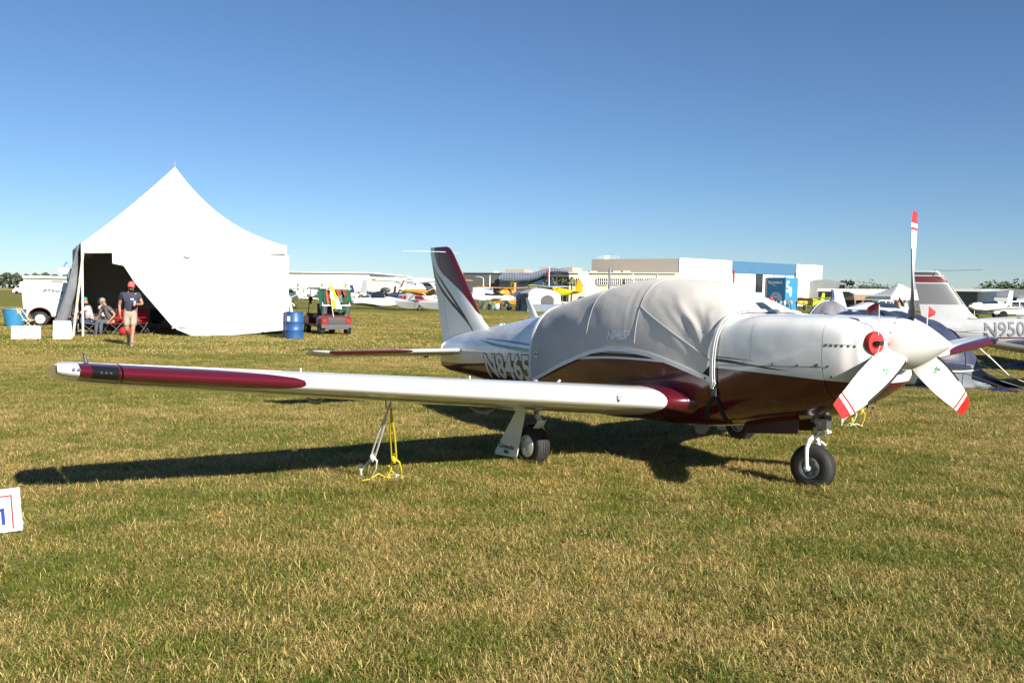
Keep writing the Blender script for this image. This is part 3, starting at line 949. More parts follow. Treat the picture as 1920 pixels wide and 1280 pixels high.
# main gear
mat_doorprint = M('black_print', (0.02, 0.02, 0.02), 0.5)
for side in (1, -1):
    wc = L(2.84, side*1.46, 0.198)
    wheel(wc, 0.198, 0.150, (0, -side, 0), comanche, 'main_tyre', rim_r=0.088, cap=True)
    mb = MB()
    mb.tube([wc + Vector((0, side*0.10, 0)), wc + Vector((0, side*0.115, 0.10)), wc + Vector((0.01, side*0.06, 0.24)), wc + Vector((0.01, side*0.02, 0.30))], [.022, .024, .026, .028], 10)
    mb.build('axle_arm', mat_fork, comanche)
    mb = MB()
    mb.tube([wc + Vector((0.01, side*0.02, 0.28)), wc + Vector((0.02, side*0.0, 0.62))], .022, 12)
    mb.tube([wc + Vector((0.03, 0, .30)), wc + Vector((0.11, 0, .36)), wc + Vector((0.03, 0, .46))], .010, 6)
    mb.tube([wc + Vector((0.0, side*0.03, .34)), wc + Vector((-.02, side*.32, .60))], .014, 8)
    mb.build('main_strut', mat_grey, comanche)
    mb = MB()   # curved inner leg cover ahead of the tyre
    mb.grid(lambda u, v: wc + Vector((0.13 - 0.10*(1-u)**1.5, -side*(0.05-0.10*v), 0.15+0.11*u*(1-0.05*v))) + Vector((0.03*math.sin(math.pi*v), 0, 0)), 6, 6)
    o = mb.build('leg_fairing', mat_fork, comanche); solidify(o, 0.005)
    # strut door on the outboard side
    yo = 1.46 + 0.115
    P4 = [L(2.945, side*(yo+0.0), .535), L(3.075, side*yo, .53), L(3.46, side*(yo+.01), .055), L(3.09, side*(yo+.01), .075)]
    mb = MB()
    n = 8
    mb.prism([L(2.81, side*yo, .56), L(2.95, side*yo, .56), L(2.98, side*yo, .50), L(3.295, side*(yo+.012), .085), L(3.298, side*(yo+.012), .064), L(3.28, side*(yo+.012), .052), L(2.95, side*(yo+.012), .078), L(2.935, side*(yo+.012), .086), L(2.922, side*(yo+.012), .105)], (0, .008*side, 0))
    dr = mb.build('main_gear_door', mat_white, comanche, 20)
    if side == 1:
        d0 = L(3.40, yo+.0125, .125)
        fx = Vector((1, 0, 0.0))
        lettering('Comanche', 0.062, lambda x, y: L(3.235 - x, yo+.0145, .135 + y + 0.03*x), mat_doorprint, dr, shear=0.35, bold=0.001, sx=0.95)
        lettering('400', 0.052, lambda x, y: L(3.15 - x, yo+.0145, .088 + y + 0.03*x), mat_doorprint, dr, shear=0.2, bold=0.0015, sx=1.1)

# ---------------- canvas cover over the cabin (a thing laid on the aeroplane)
cover = thing('canopy_cover', 'grey canvas cover with white binding strapped over the cabin of the maroon aeroplane', 'cover', (PX, PY, 0), -HEAD)
def hem(s):
    return interp(s, [1.395, 1.45, 1.54, 1.78, 1.97, 2.18, 2.47, 2.757, 3.04, 3.317, 3.627, 3.98, 4.22, 4.26], [0.86, .91, .932, .993, 1.037, 1.077, 1.100, 1.094, 1.044, .957, .854, .724, .650, .635])
def hem_scallop(s):
    """the cloth edge sits above the binding strip near both ends"""
    return hem(s)
def canvas_material():
    m = M('grey_canvas', (0.51, 0.49, 0.455), 0.75, var=0.08, vscale=3.0, bump=0.25, bscale=260, spec=0.25)
    nt = m.node_tree
    b = nt.nodes['Principled BSDF']
    b.inputs['Sheen Weight'].default_value = 0.15
    return m
mat_canvas = canvas_material()
mat_binding = M('white_binding_tape', (0.74, 0.74, 0.72), 0.55, var=0.05)
S0C, S1C = 1.435, 4.235
def front_edge(th):
    """the front edge drops back on top: it follows the cowl line"""
    return S0C - 0.11*max(0.0, math.cos(th))
def theta_for(s, z):
    b, zt, zc, zb, n1, n2 = prof(s)
    if z >= zc: c = ((z-zc)/(zt-zc))**(n1/2) if z < zt else 1
    else: c = -((zc-z)/(zc-zb))**(n2/2)
    return math.acos(max(-1, min(1, c)))
def wrinkle(s, th):
    """slack folds: tight near the hems, fanning out from the front strap across the windscreen"""
    k = 0.0
    a = abs(th)
    # fan of folds converging at the front lower corner
    ds = s - 1.40; dz = (a - 1.75)
    ang = math.atan2(-dz, ds*1.5 + 1e-6); rad = math.hypot(ds*1.5, dz)
    fan = math.exp(-((s-1.72)/0.34)**2) * math.exp(-((a-1.20)/0.40)**2)
    def ridge(x): return (0.5+0.5*math.sin(x))**3                      # narrow crests, broad troughs, as slack cloth folds
    wob = 0.9*mnoise.noise(Vector((s*3.0, a*2.0, 9.1)))
    k += fan*(0.015*ridge(ang*15 + wob*2.2 + 0.6) + 0.008*ridge(ang*27 + wob*3 + rad*2.0) - 0.004)
    # vertical folds at the door pillar line
    pil = math.exp(-((s-2.45)/0.16)**2) * math.exp(-((a-0.85)/0.5)**2)
    k += 0.0018*pil*math.sin((s-2.3)*60 + 4.2*a)
    k += 0.005*mnoise.noise(Vector((s*2.2, th*2.0, 1.7)))
    k += 0.0025*mnoise.noise(Vector((s*7 + th*3, th*5 - s*2, 4.2)))
    sag = math.exp(-((s-3.4)/0.6)**2)*math.exp(-((a-0.9)/0.4)**2)
    k += 0.003*sag*math.sin(s*9 + a*7)
    return k
NS, NT = 110, 96
def cover_pt(u, v, off=0.0):
    s = S0C + (S1C-S0C)*u
    thm = theta_for(s, hem(s))
    th = -thm + 2*thm*v
    if u < 0.25:
        s = s - 0.11*max(0.0, math.cos(th))*(1-u/0.25)
    e = min(1.0, u/0.05, (1-u)/0.05, 8*v, 8*(1-v))
    e2 = 0.35 + 0.65*min(1.0, u/0.03)
    o = 0.022*e2 + wrinkle(s, th)*e + off
    b, zt, zc, zb, n1, n2 = prof(s)
    # square the windscreen corner a little: cloth bridges between frame and cowl
    return L(*section_pt(s, th, o))
mb = MB()
mb.grid(cover_pt, NS, NT)
cl = mb.build('cover_cloth', mat_canvas, cover, 180, fix=True)
bm = bmesh.new(); bm.from_mesh(cl.data); bm.normal_update()
if sum((f.normal.z for f in bm.faces)) < 0:
    bmesh.ops.reverse_faces(bm, faces=bm.faces[:])
bm.to_mesh(cl.data); bm.free()
# bindings: strips along front, rear and both lower hems
def strip(path_fn, n, w_vec_fn, t, name, mat, parent):
    mb = MB()
    rs = []
    for i in range(n+1):
        p, wv, nv = path_fn(i/n)
        rs.append([p + wv*.5 + nv*t, p - wv*.5 + nv*t, p - wv*.5 - nv*t*0.2, p + wv*.5 - nv*t*0.2])
    mb.rings(rs, True, True)
    return mb.build(name, mat, parent, 40)
def on_cover(s, th, off):
    return L(*section_pt(s, th, off))
def nrm(s, th):
    e = 0.01
    a = on_cover(s+e, th, .02)-on_cover(s-e, th, .02); b = on_cover(s, th+e, .02)-on_cover(s, th-e, .02)
    n = a.cross(b).normalized()
    c = on_cover(s, th, .02) - L(s, 0, prof(s)[2])
    return n if n.dot(c) > 0 else -n
def fpath(t):
    tm = theta_for(S0C, 0.84); th = -tm + 2*tm*t
    s = S0C - 0.11*max(0.0, math.cos(th))
    return on_cover(s, th, .026), Vector((0.030, 0, 0)), nrm(s, th)
strip(fpath, 64, None, 0.006, 'front_binding', mat_binding, cover)
def fpath2(t):
    tm = theta_for(S0C, 0.88); th = -tm + 2*tm*t
    s = S0C - 0.11*max(0.0, math.cos(th)) - 0.028
    return on_cover(s, th, .020), Vector((0.012, 0, 0)), nrm(s, th)
strip(fpath2, 64, None, 0.006, 'front_piping', mat_binding, cover)
def rpath(t):
    tm = theta_for(S1C, 0.62); th = -tm + 2*tm*t
    return on_cover(S1C, th, .024), Vector((0.040, 0, 0)), nrm(S1C, th)
strip(rpath, 64, None, 0.006, 'rear_binding', mat_binding, cover)
for side in (1, -1):
    def hpath(t):
        s = 1.40 + (4.25-1.40)*t
        z = hem(s)
        e = .02
        d = Vector((-2*e, 0, hem(s+e)-hem(s-e))).normalized()
        up = Vector((-d.z, 0, d.x))
        if up.z < 0: up = -up
        p = L(s, side*(half_width(s, z)+.026), z)
        n = nrm(s, side*theta_for(s, z))
        return p, up*0.042, n
    strip(hpath, 70, None, 0.006, 'hem_binding', mat_binding, cover)
# sewn seams running over the roof, and the piping line down the windscreen side
mat_seam = M('seam_thread', (0.44, 0.425, 0.40), 0.8)
for s in (3.12, 2.38):
    mb = MB()
    u = (s-S0C)/(S1C-S0C)
    mb.tube([cover_pt(u, 0.02 + 0.96*k/60, 0.001) for k in range(61)], 0.0028, 5)
    mb.build('cover_seam', mat_seam, cover)
for side in (1, -1):
    mb = MB()
    ptsq = []
    for k in range(25):
        t = k/24
        s = 2.38 + (1.46-2.38)*t
        z = 1.505 + (1.075-1.505)*t
        u = (s-S0C)/(S1C-S0C)
        thm = theta_for(s, hem(s)); th = theta_for(s, z)
        v = (side*th + thm)/(2*thm)
        ptsq.append(cover_pt(u, v, 0.002))
    mb.tube(ptsq, 0.0045, 5)
    mb.build('cover_piping', mat_seam, cover)
# black webbing straps: front pair crossing below, rear one, gussets, buckles
def strap(pts, w, name='strap'):
    """flat belt along (s, z) points hugging the starboard skin"""
    mb = MB()
    rs = []
    for i, (s, z) in enumerate(pts):
        a = pts[min(i+1, len(pts)-1)]; b = pts[max(i-1, 0)]
        d = Vector((a[0]-b[0], a[1]-b[1])).normalized(); n = Vector((-d.y, d.x))*w/2
        rs.append([surf(s+n.x, z+n.y, .012), surf(s-n.x, z-n.y, .012), surf(s-n.x, z-n.y, .002), surf(s+n.x, z+n.y, .002)])
    mb.rings(rs, True, True)
    return mb.build(name, mat_webbing, cover, 40)
strap([(1.43, z) for z in ss(0.93, 0.76, 6)], 0.040)
strap([(1.43 + 0.22*t + .02*math.sin(3*t), 0.77 - 0.26*t) for t in ss(0, 1, 10)], 0.034)
strap([(1.43 - 0.05*t + .12*t*t, 0.77 - 0.29*t) for t in ss(0, 1, 10)], 0.034)
strap([(1.425, 1.01), (1.43, .95), (1.43, .90)], 0.07, 'gusset')
strap([(4.20, .76), (4.215, .69), (4.22, .62), (4.21, .52)], 0.05)
mb = MB()
mb.prism([surf(4.215, .86, .02), surf(4.20, .62, .022), surf(4.02, .705, .022)], (0, -.004, 0))
mb.build('gusset', M('black_mesh_gusset', (0.025, 0.006, 0.010), 0.7), cover)
mb = MB()
mb.prism([surf(1.455, 1.03, .02), surf(1.455, .89, .022), surf(1.56, .925, .022)], (0, -.004, 0))
mb.build('gusset', mat_webbing, cover)
mb = MB(); mb.box(surf(1.43, .80, .018), (.05, .012, .07)); mb.box(surf(1.43, .80, .024), (.03, .006, .03))
mb.build('buckle', mat_darkgrey, cover)
for s, z in ((1.50, .915), (4.24, .655)):
    mb = MB(); mb.lathe([(.006, 0), (.011, .001), (.011, .004), (.006, .005)], surf(s, z, .032), (0, -1, 0), 12)
    mb.build('grommet', mat_black, cover)
mb = MB()
mb.prism([surf(4.13, .985, .029), surf(4.06, .985, .029), surf(4.06, .915, .029), surf(4.13, .915, .029)], (0, -.002, 0))
tg = mb.build('maker_tag', mat_binding, cover)
mb = MB(); mb.tube([surf(4.115, .95, .034), surf(4.10, .965, .034), surf(4.09, .94, .034), surf(4.075, .955, .034)], .004, 4)
mb.build('tag_print', M('navy_print', (0.02, 0.03, 0.12), 0.6), tg)
def cov_txt(x, y):
    s = 2.775 - x; z = 1.180 + 0.05*x + y
    thm = theta_for(s, hem(s)); th = theta_for(s, z)
    return cover_pt((s-S0C)/(S1C-S0C), (th + thm)/(2*thm), 0.010)
lettering('N8465P', 0.118, cov_txt, M('white_print', (0.72, 0.72, 0.71), 0.6), cover, 'registration', shear=0.22, bold=0.006, sx=0.84, cuts=6)
# reflective tape patches on the hem
# ---------------- red cowl plugs with flags
for side in (1, -1):
    s_, y_, z_ = 0.086, 0.328, 1.292
    pl = thing('inlet_plug', 'round red cowl plug with a black handle in the starboard engine inlet' if side == 1 else 'red cowl plug in the far engine inlet with its flag showing beyond the spinner', 'inlet plug', LW(s_, side*y_, z_), -HEAD, 'red plugs in the engine inlets')
    ax = Vector((1, -side*0.12, 0.0)).normalized()
    mb = MB(); mb.lathe([(.02, -.07), (.084, -.07), (.088, -.055), (.088, -.004), (.084, .010), (.01, .012)], (0, 0, 0), ax, 30)
    mb.build('foam_disc', mat_red, pl, 40)
    mb = MB(); mb.box(ax*.03, (.05, .05, .032), rz=math.atan2(ax.y, ax.x)); mb.box(ax*.028 + Vector((0, -.03*side, 0)), (.03, .03, .02))
    mb.build('handle', mat_black, pl)
    mb = MB(); mb.tube([ax*.02 + Vector((0, 0, .06)), ax*.02 + Vector((0, 0, .285))], .004, 6)
    mb.build('flag_pole', M('grey_rod', (.5, .5, .48), .5), pl)
    mb = MB()
    if side == 1:
        mb.grid(lambda u, v: ax*.02 + Vector((-0.115*u, 0.04*u + .012*math.sin(u*5), .285 - .055*v - .018*u*u + .012*math.sin(u*4))), 8, 3)
    else:
        mb.grid(lambda u, v: ax*.02 + Vector((0.02*u, 0.085*u*(1-.2*v), .285 - .10*v*(1-.75*u) - .05*u)), 6, 3)
    o = mb.build('flag', mat_red, pl); solidify(o, .003)
    mb = MB(); mb.tube([ax*.05 + Vector((0, -side*.012, -.01)), ax*.045 + Vector((-.01, -side*.02, -.08)), ax*.02 + Vector((-.02, -side*.03, -.115))], .003, 5)
    mb.build('tether', mat_white_rope, pl)

# ---------------- tie-down ropes, chock
def rope(name, label, group, top, bottom, mat, spread, loops, parent_loc, r=0.008):
    """two strands from the wing ring to the stake, with knots and a loose tail"""
    o = thing(name, label, 'rope', (bottom[0], bottom[1], 0.04), 0, group)
    T = Vector(top) - o.location; B = Vector((0, 0, 0.02))
    d = (B - T)
    side = Vector((d.y, -d.x, 0)); side = Vector((1, 0, 0)) if side.length < 1e-3 else side.normalized()
    side = Vector((0.9, -0.4, 0)).normalized()
    k1 = T + d*0.70
    mb = MB()
    mb.tube([T, T + d*0.35 + side*spread*.4, k1 + side*spread*.45], r, 7); mb.tube([T + side*.005, T + d*0.35 - side*spread*.4, k1 - side*spread*.45], r, 7)
    mb.build('strand', mat, o)
    mb = MB()
    mb.ball(k1, .026, 8, sc=(1, 1, 1.4)); mb.ball(k1 + d*.045, .020, 8, sc=(1, .9, 1.2))
    mb.tube([k1 + Vector((.02*math.cos(t*6), .02*math.sin(t*6), -.02+.04*t)) for t in ss(0, 1, 8)], .008, 6)
    mb.build('knot', mat, o)
    mb = MB()
    mb.tube([k1, k1 + d*.12 - side*.035, B + Vector((-.05, 0, .05)), B + Vector((-.05, .01, 0))], r, 7)
    mb.tube([k1, k1 + d*.06 + side*.05, k1 + d*.18 + side*.065, B + side*.05], r, 7)
    mb.ball(B + Vector((-.05, 0, .07)), .022, 8, sc=(1, 1, 1.6))
    mb.build('loop', mat, o)
    mb = MB()
    for pl_ in loops: mb.tube(pl_, r*.9, 6)
    if loops: mb.build('rope_tail', mat, o)
    return o
ring = wing_pt(3.22, 0.36, -0.075)
ringw = comanche_m @ ring
mb = MB(); mb.tube([ring + Vector((0, .02, .03)), ring + Vector((0, .02, -.01)), ring + Vector((0, 0, -.03)), ring + Vector((0, -.02, -.01)), ring + Vector((0, -.02, .03))], .006, 6)
mb.build('tie_down_ring', mat_steel, comanche)
rope('tie_down_rope', 'white tie-down rope knotted from the near wing to the grass', 'tie-down ropes', ringw + Vector((0, 0, -.03)), at(688, 905, 7.18), mat_white_rope, .045,
     [[(.19, .02, .02), (.24, -.02, .035), (.30, .0, .015)], [(.20, -.06, .015), (.26, -.09, .03), (.31, -.06, .012)]], None)
rope('tie_down_rope', 'yellow tie-down rope knotted from the near wing to the grass', 'tie-down ropes', ringw + Vector((.02, 0, -.03)), at(741, 907, 7.12), mat_yellow_rope, .05,
     [[(-.20, -.03, .012), (-.14, -.01, .05), (-.08, -.05, .03), (.0, -.03, .015)], [(.0, 0, .02), (.06, .02, .025), (.13, .0, .014)], [(-.26, -.12, .012), (-.18, -.10, .024), (-.1, -.15, .0)], [(.0, -.02, .05), (-.03, -.05, .09), (-.06, -.04, .03)]], None)
ringp = comanche_m @ wing_pt(3.22, 0.36, -0.075, -1)
mb = MB(); mb.tube([wing_pt(3.22, .36, -.05, -1), wing_pt(3.22, .36, -.1, -1)], .008, 6)
mb.build('tie_down_ring', mat_steel, comanche)
rope('tie_down_rope', 'white tie-down rope under the far wing behind the lower propeller blade', 'tie-down ropes', ringp, at(1586, 803, 10.5), mat_white_rope, .04, [[(.02, 0, .02), (.12, -.03, .05), (.2, -.01, .02)]], None)
rope('tie_down_rope', 'yellow tie-down rope under the far wing behind the lower propeller blade', 'tie-down ropes', ringp + Vector((.03, 0, 0)), at(1605, 803, 10.5), mat_yellow_rope, .04, [[(0, 0, .02), (-.1, -.04, .06), (-.14, 0, .02)]], None)
def chock(label, loc, rz):
    o = thing('wheel_chock', label, 'chock', loc, rz, 'wooden wheel chocks')
    mb = MB(); mb.prism([(-.13, -.035, 0), (-.13, .035, 0), (-.13, .02, .045), (-.13, -.02, .045)], (.26, 0, 0))
    mb.build('block', mat_wood, o, 20)
chock('wooden chock in front of the near main wheel', LW(2.63, 1.47, -0.004), R(90)-HEAD)
chock('orange wooden chock behind the nose wheel', LW(0.56, 0.02, -0.022), R(90)-HEAD)
# ================================================================ people
def skin_mesh(nodes, edges, root=0, levels=1):
    """one continuous body grown round a skeleton"""
    me = bpy.data.meshes.new('body')
    me.from_pydata([n[0] for n in nodes], edges, [])
    ob = bpy.data.objects.new('body_tmp', me)
    col.objects.link(ob)
    md = ob.modifiers.new('skin', 'SKIN'); md.use_smooth_shade = True
    for i, n in enumerate(nodes):
        sv = me.skin_vertices[0].data[i]
        r = n[1]
        sv.radius = r if isinstance(r, tuple) else (r, r)
        sv.use_root = (i == root)
    sb = ob.modifiers.new('sub', 'SUBSURF'); sb.levels = levels; sb.render_levels = levels
    dg = bpy.context.evaluated_depsgraph_get(); dg.update()
    out = bpy.data.meshes.new_from_object(ob.evaluated_get(dg))
    bpy.data.objects.remove(ob)
    v = [tuple(p.co) for p in out.vertices]; f = [tuple(p.vertices) for p in out.polygons]
    bpy.data.meshes.remove(out)
    return v, f
def lerp3(a, b, t): return Vector(a)*(1-t) + Vector(b)*t
def person(label, loc, rz, J, skin, shirt, legs, shoes=None, hat=None, hair=None, glasses=False, group=None, sleeve=0.55, leg_len=1.0, big=1.0, detail=True, beard=False):
    """J: joint positions (x to the person's left, y ahead, z up) of a whole figure; clothes are children of the one body mesh"""
    j = {k: Vector((-v[0], v[1], v[2])) for k, v in J.items() if isinstance(v, tuple)}     # joints are given with x to the left
    J = {k: ((-v[0], v[1], v[2]) if isinstance(v, tuple) else v) for k, v in J.items()}
    N, E = [], []
    def nd(p, r): N.append((tuple(p), r)); return len(N)-1
    pel = nd(j['pelvis'], (.145*big, .115*big))
    wst = nd(lerp3(j['pelvis'], j['neck'], .42), (.145*big, .115*big)); E.append((pel, wst))
    che = nd(lerp3(j['pelvis'], j['neck'], .78), (.155*big, .115*big)); E.append((wst, che))
    nck = nd(j['neck'], .062); E.append((che, nck))
    hd = (j['head'] - j['neck'])
    jaw = nd(j['neck'] + hd*.55, .066); E.append((nck, jaw))
    cra = nd(j['head'], (.082, .098)); E.append((jaw, cra))
    top = nd(j['head'] + hd.normalized()*.075, (.06, .07)); E.append((cra, top))
    for sd in ('L', 'R'):
        sh = nd(j['sho'+sd], .066); E.append((che, sh))
        el = nd(j['elb'+sd], .043); E.append((sh, el))
        wr = nd(j['wri'+sd], .030); E.append((el, wr))
        hp = nd(j['hip'+sd], .095*big**.5); E.append((pel, hp))
        kn = nd(j['kne'+sd], .060); E.append((hp, kn))
        cf = nd(lerp3(j['kne'+sd], j['ank'+sd], .33) + Vector((0, -.012, 0)), .056); E.append((kn, cf))
        an = nd(j['ank'+sd], .038); E.append((cf, an))
    v, f = skin_mesh(N, E, 0, 1)
    mb = MB(); mb.add(v, f)
    # hands: palm, four unequal bent fingers and a thumb leaving the side of the palm
    for sd, sg in (('L', -1), ('R', 1)):
        w = j['wri'+sd]; fd = (w - j['elb'+sd]).normalized()
        curl = J.get('curl'+sd, 0.5)
        curl = curl if isinstance(curl, (int, float)) else 0.5
        fwd = Vector((0, 1, 0)) - fd*fd.y
        if fwd.length < .2: fwd = Vector((-sg, 0, 0)) - fd*(-sg*fd.x)
        fwd.normalize(); pn = fd.cross(fwd).normalized()
        if pn.x*sg > 0: pn = -pn
        ring = lambda t, a, b: [w + fd*t + fwd*(a*math.cos(q)) + pn*(b*math.sin(q)) for q in [2*math.pi*k/8 for k in range(8)]]
        mb.rings([ring(-.01, .027, .020), ring(.03, .036, .017), ring(.085, .040, .014), ring(.095, .036, .010)], True, True)
        if detail:
            for k, (off, ln) in enumerate(((.028, .072), (.010, .082), (-.009, .076), (-.027, .060))):
                b0 = w + fd*.085 + fwd*off
                d1 = (fd*math.cos(curl*.8) + pn*math.sin(curl*.8)); d2 = (fd*math.cos(curl*2.0) + pn*math.sin(curl*2.0))
                mb.tube([b0, b0 + d1*ln*.5, b0 + d1*ln*.5 + d2*ln*.5], [.010, .009, .007], 6)
            b0 = w + fd*.035 + fwd*.030
            mb.tube([b0, b0 + (fwd*.8 + fd*.6)*.035, b0 + (fwd*.8 + fd*.6)*.035 + (fd*.9 + pn*.5)*.03], [.012, .010, .008], 6)
    # face: nose, ears, brow
    up = hd.normalized()
    fa = J.get('face', (0, 1, 0)); fa = Vector(fa); fa = (fa - up*fa.dot(up)).normalized(); lf = up.cross(fa).normalized()
    H = j['head']
    mb.rings([[H + fa*.088 + up*.02 + lf*(.010*math.cos(a)) + fa*(.006*math.sin(a)) for a in [2*math.pi*k/6 for k in range(6)]], [H + fa*.098 - up*.022 + lf*(.018*math.cos(a)) + fa*(.018*math.sin(a)) for a in [2*math.pi*k/6 for k in range(6)]], [H + fa*.088 - up*.032 + lf*(.012*math.cos(a)) + fa*(.006*math.sin(a)) for a in [2*math.pi*k/6 for k in range(6)]]], True, True)
    for q in (1, -1): mb.ball(H + lf*(q*.083) - up*.005 - fa*.005, .026, 8, sc=(.45, 1, 1.2))
    body = mb.build('person', skin, None, 180, fix=False)
    body.location = loc; body.rotation_euler = (0, 0, rz)
    tag(body, label, 'person', group)
    if detail:
        mb = MB()
        for q in (1, -1):
            mb.ball(H + fa*.090 + lf*(q*.032) + up*.012, .010, 6)
        mb.tube([H + fa*.094 - up*.058 + lf*.022, H + fa*.099 - up*.060, H + fa*.094 - up*.058 - lf*.022], .004, 5)
        mb.build('face_detail', M_eye, body)
    # shirt: torso and sleeves a little outside the body
    N, E = [], []
    a = nd(lerp3(j['pelvis'], j['neck'], -.17), (.18*big, .152*big)); b = nd(lerp3(j['pelvis'], j['neck'], .42), (.168*big, .138*big)); c = nd(lerp3(j['pelvis'], j['neck'], .80), (.185*big, .145*big)); d = nd(lerp3(j['pelvis'], j['neck'], .97), .105)
    E += [(a, b), (b, c), (c, d)]
    for sd in ('L', 'R'):
        s = nd(j['sho'+sd], .094); e = nd(lerp3(j['sho'+sd], j['elb'+sd], sleeve), .070*big**.5); E += [(c, s), (s, e)]
        if sleeve >= 1:
            q = nd(j['wri'+sd], .045); E.append((e, q))
    v, f = skin_mesh(N, E, 0, 1)
    mb = MB(); mb.add(v, f); mb.build('shirt', shirt, body, 180, fix=False)
    # shorts or trousers
    N, E = [], []
    a = nd(lerp3(j['pelvis'], j['neck'], .30), (.15*big, .12*big)); b = nd(lerp3(j['pelvis'], j['neck'], -.02), (.16*big, .13*big)); E.append((a, b))
    for sd in ('L', 'R'):
        h = nd(j['hip'+sd], .108*big**.5); E.append((b, h))
        if leg_len <= 1.0:
            q = nd(lerp3(j['hip'+sd], j['kne'+sd], .86*leg_len), .094*big**.5); E.append((h, q))
        else:
            k = nd(j['kne'+sd], .076); q = nd(lerp3(j['kne'+sd], j['ank'+sd], .92), .062); E += [(h, k), (k, q)]
    v, f = skin_mesh(N, E, 1, 1)
    mb = MB(); mb.add(v, f); mb.build('shorts' if leg_len <= 1 else 'trousers', legs, body, 180, fix=False)
    for sd in ('L', 'R'):
        an = j['ank'+sd]; td = Vector(J.get('toe'+sd, (0, 1, 0))).normalized()
        if shoes is not None:
            mb = MB()
            upv = Vector((0, 0, 1)) - td*td.z; upv = upv.normalized() if upv.length > .1 else Vector((0, -1, 0)); sw = td.cross(upv)
            rs = []
            for t, wd, h in ((-.075, .030, .07), (-.04, .040, .085), (.04, .044, .075), (.11, .046, .055), (.165, .036, .042), (.185, .018, .03)):
                rs.append([an + td*t + sw*(wd*math.cos(q)) + upv*(-.075 + (h*.5)*(1+math.sin(q))) for q in [2*math.pi*k/8 for k in range(8)]])
            mb.rings(rs, True, True); mb.build('shoe', shoes, body, 60)
    if hat is not None:
        mb = MB()
        out = []
        for i in range(6):
            a = math.pi/2*i/5
            out.append([H + up*(.035 + .098*math.sin(a)) + (lf*math.cos(q)*.094 + fa*math.sin(q)*.108)*max(.02, math.cos(a)) for q in [2*math.pi*k/14 for k in range(14)]])
        mb.rings(out, True, True)
        mb.grid(lambda u, v: H + up*(.040 - .022*u - .018*(2*v-1)**2) + fa*(.085 + .085*u*(1-.35*(2*v-1)**2)) + lf*((2*v-1)*.080*(1-.25*u)), 4, 8)
        mb.build('cap', hat, body, 60, fix=False)
    if hair is not None:
        mb = MB()
        mb.ball(H + up*.022 - fa*.012, .097, 12, sc=(.93, 1.05, 1.0), rot=Matrix((lf, fa, up)).transposed())
        mb.build('hair', hair, body, 180)
    if beard:
        mb = MB(); mb.ball(H + fa*.055 - up*.066, .055, 10, sc=(1.05, .8, .8), rot=Matrix((lf, fa, up)).transposed()); mb.build('beard', M_beard, body, 180)
    if glasses:
        mb = MB()
        for q in (1, -1): mb.ball(H + fa*.094 + lf*(q*.034) + up*.014, .024, 8, sc=(1, .4, .75), rot=Matrix((lf, fa, up)).transposed())
        mb.tube([H + lf*.075 + up*.018, H + fa*.095 + lf*.05 + up*.016, H + fa*.102 + up*.016, H + fa*.095 - lf*.05 + up*.016, H - lf*.075 + up*.018], .005, 5)
        mb.build('sunglasses', mat_black, body, 60)
    return body
M_eye = M('eyes_and_lips', (0.12, 0.05, 0.04), 0.4)
M_beard = M('light_brown_beard', (0.20, 0.10, 0.05), 0.8)
m_navy = M('navy_cotton', (0.030, 0.036, 0.065), 0.85, var=0.15)
m_khaki = M('khaki_cotton', (0.34, 0.28, 0.205), 0.85, var=0.1)
m_capred = M('red_cap', (0.55, 0.10, 0.09), 0.7)
m_shoe = M('grey_trainers', (0.30, 0.29, 0.28), 0.7, var=0.3)
m_lilac = M('lilac_cotton', (0.46, 0.42, 0.50), 0.85, var=0.1)
m_teal = M('teal_cap', (0.02, 0.28, 0.22), 0.7)
m_greyshirt = M('charcoal_shirt', (0.085, 0.085, 0.09), 0.85, var=0.15)
m_jeans = M('blue_grey_jeans', (0.075, 0.09, 0.115), 0.85, var=0.2)
m_hairgrey = M('grey_hair', (0.24, 0.225, 0.205), 0.9)
m_hairdark = M('dark_hair', (0.02, 0.014, 0.010), 0.8)
m_tee = M('pale_grey_tee', (0.42, 0.41, 0.42), 0.85)

def standing(dx=0.0):
    return dict(pelvis=(0, 0, .94), neck=(0, .01, 1.50), head=(0, .04, 1.67), shoL=(.185, 0, 1.43), shoR=(-.185, 0, 1.43), elbL=(.25, -.02, 1.14), elbR=(-.25, -.02, 1.14), wriL=(.26, .06, .90), wriR=(-.26, .06, .90),
                hipL=(.10, 0, .88), hipR=(-.10, 0, .88), kneL=(.11, .02, .48), kneR=(-.11, .02, .48), ankL=(.11, -.02, .08), ankR=(-.11, -.02, .08))
walk = standing()
walk.update(pelvis=(.02, 0, .95), neck=(.03, .05, 1.53), head=(.045, .09, 1.70), shoL=(.225, .04, 1.45), shoR=(-.185, .05, 1.455), elbL=(.33, .07, 1.19), wriL=(.19, .27, 1.20), elbR=(-.27, -.03, 1.17), wriR=(-.25, .03, .92),
            hipL=(.105, .0, .89), hipR=(-.09, .0, .89), kneL=(.08, .10, .50), ankL=(.05, .17, .085), kneR=(-.08, .02, .49), ankR=(-.07, -.36, .26), toeR=(0, .45, -.9), toeL=(.05, 1, .08), curlL=0.9, curlR=0.45, face=(-.05, 1, -.03))
pw = Vector((-10.69, 23.85, 0))
face_cam = math.pi - math.atan2(pw.x, pw.y)*-1
def facing(p, extra=0.0):
    """rotation that turns local +Y towards the camera"""
    return math.atan2(-p.y, -p.x) - math.pi/2 + extra
walker = person('man in navy T-shirt, khaki shorts and red cap walking out of the tent', pw, facing(pw, R(-4)), walk, mat_skin, m_navy, m_khaki, m_shoe, hat=m_capred, glasses=True, big=1.12, beard=True)
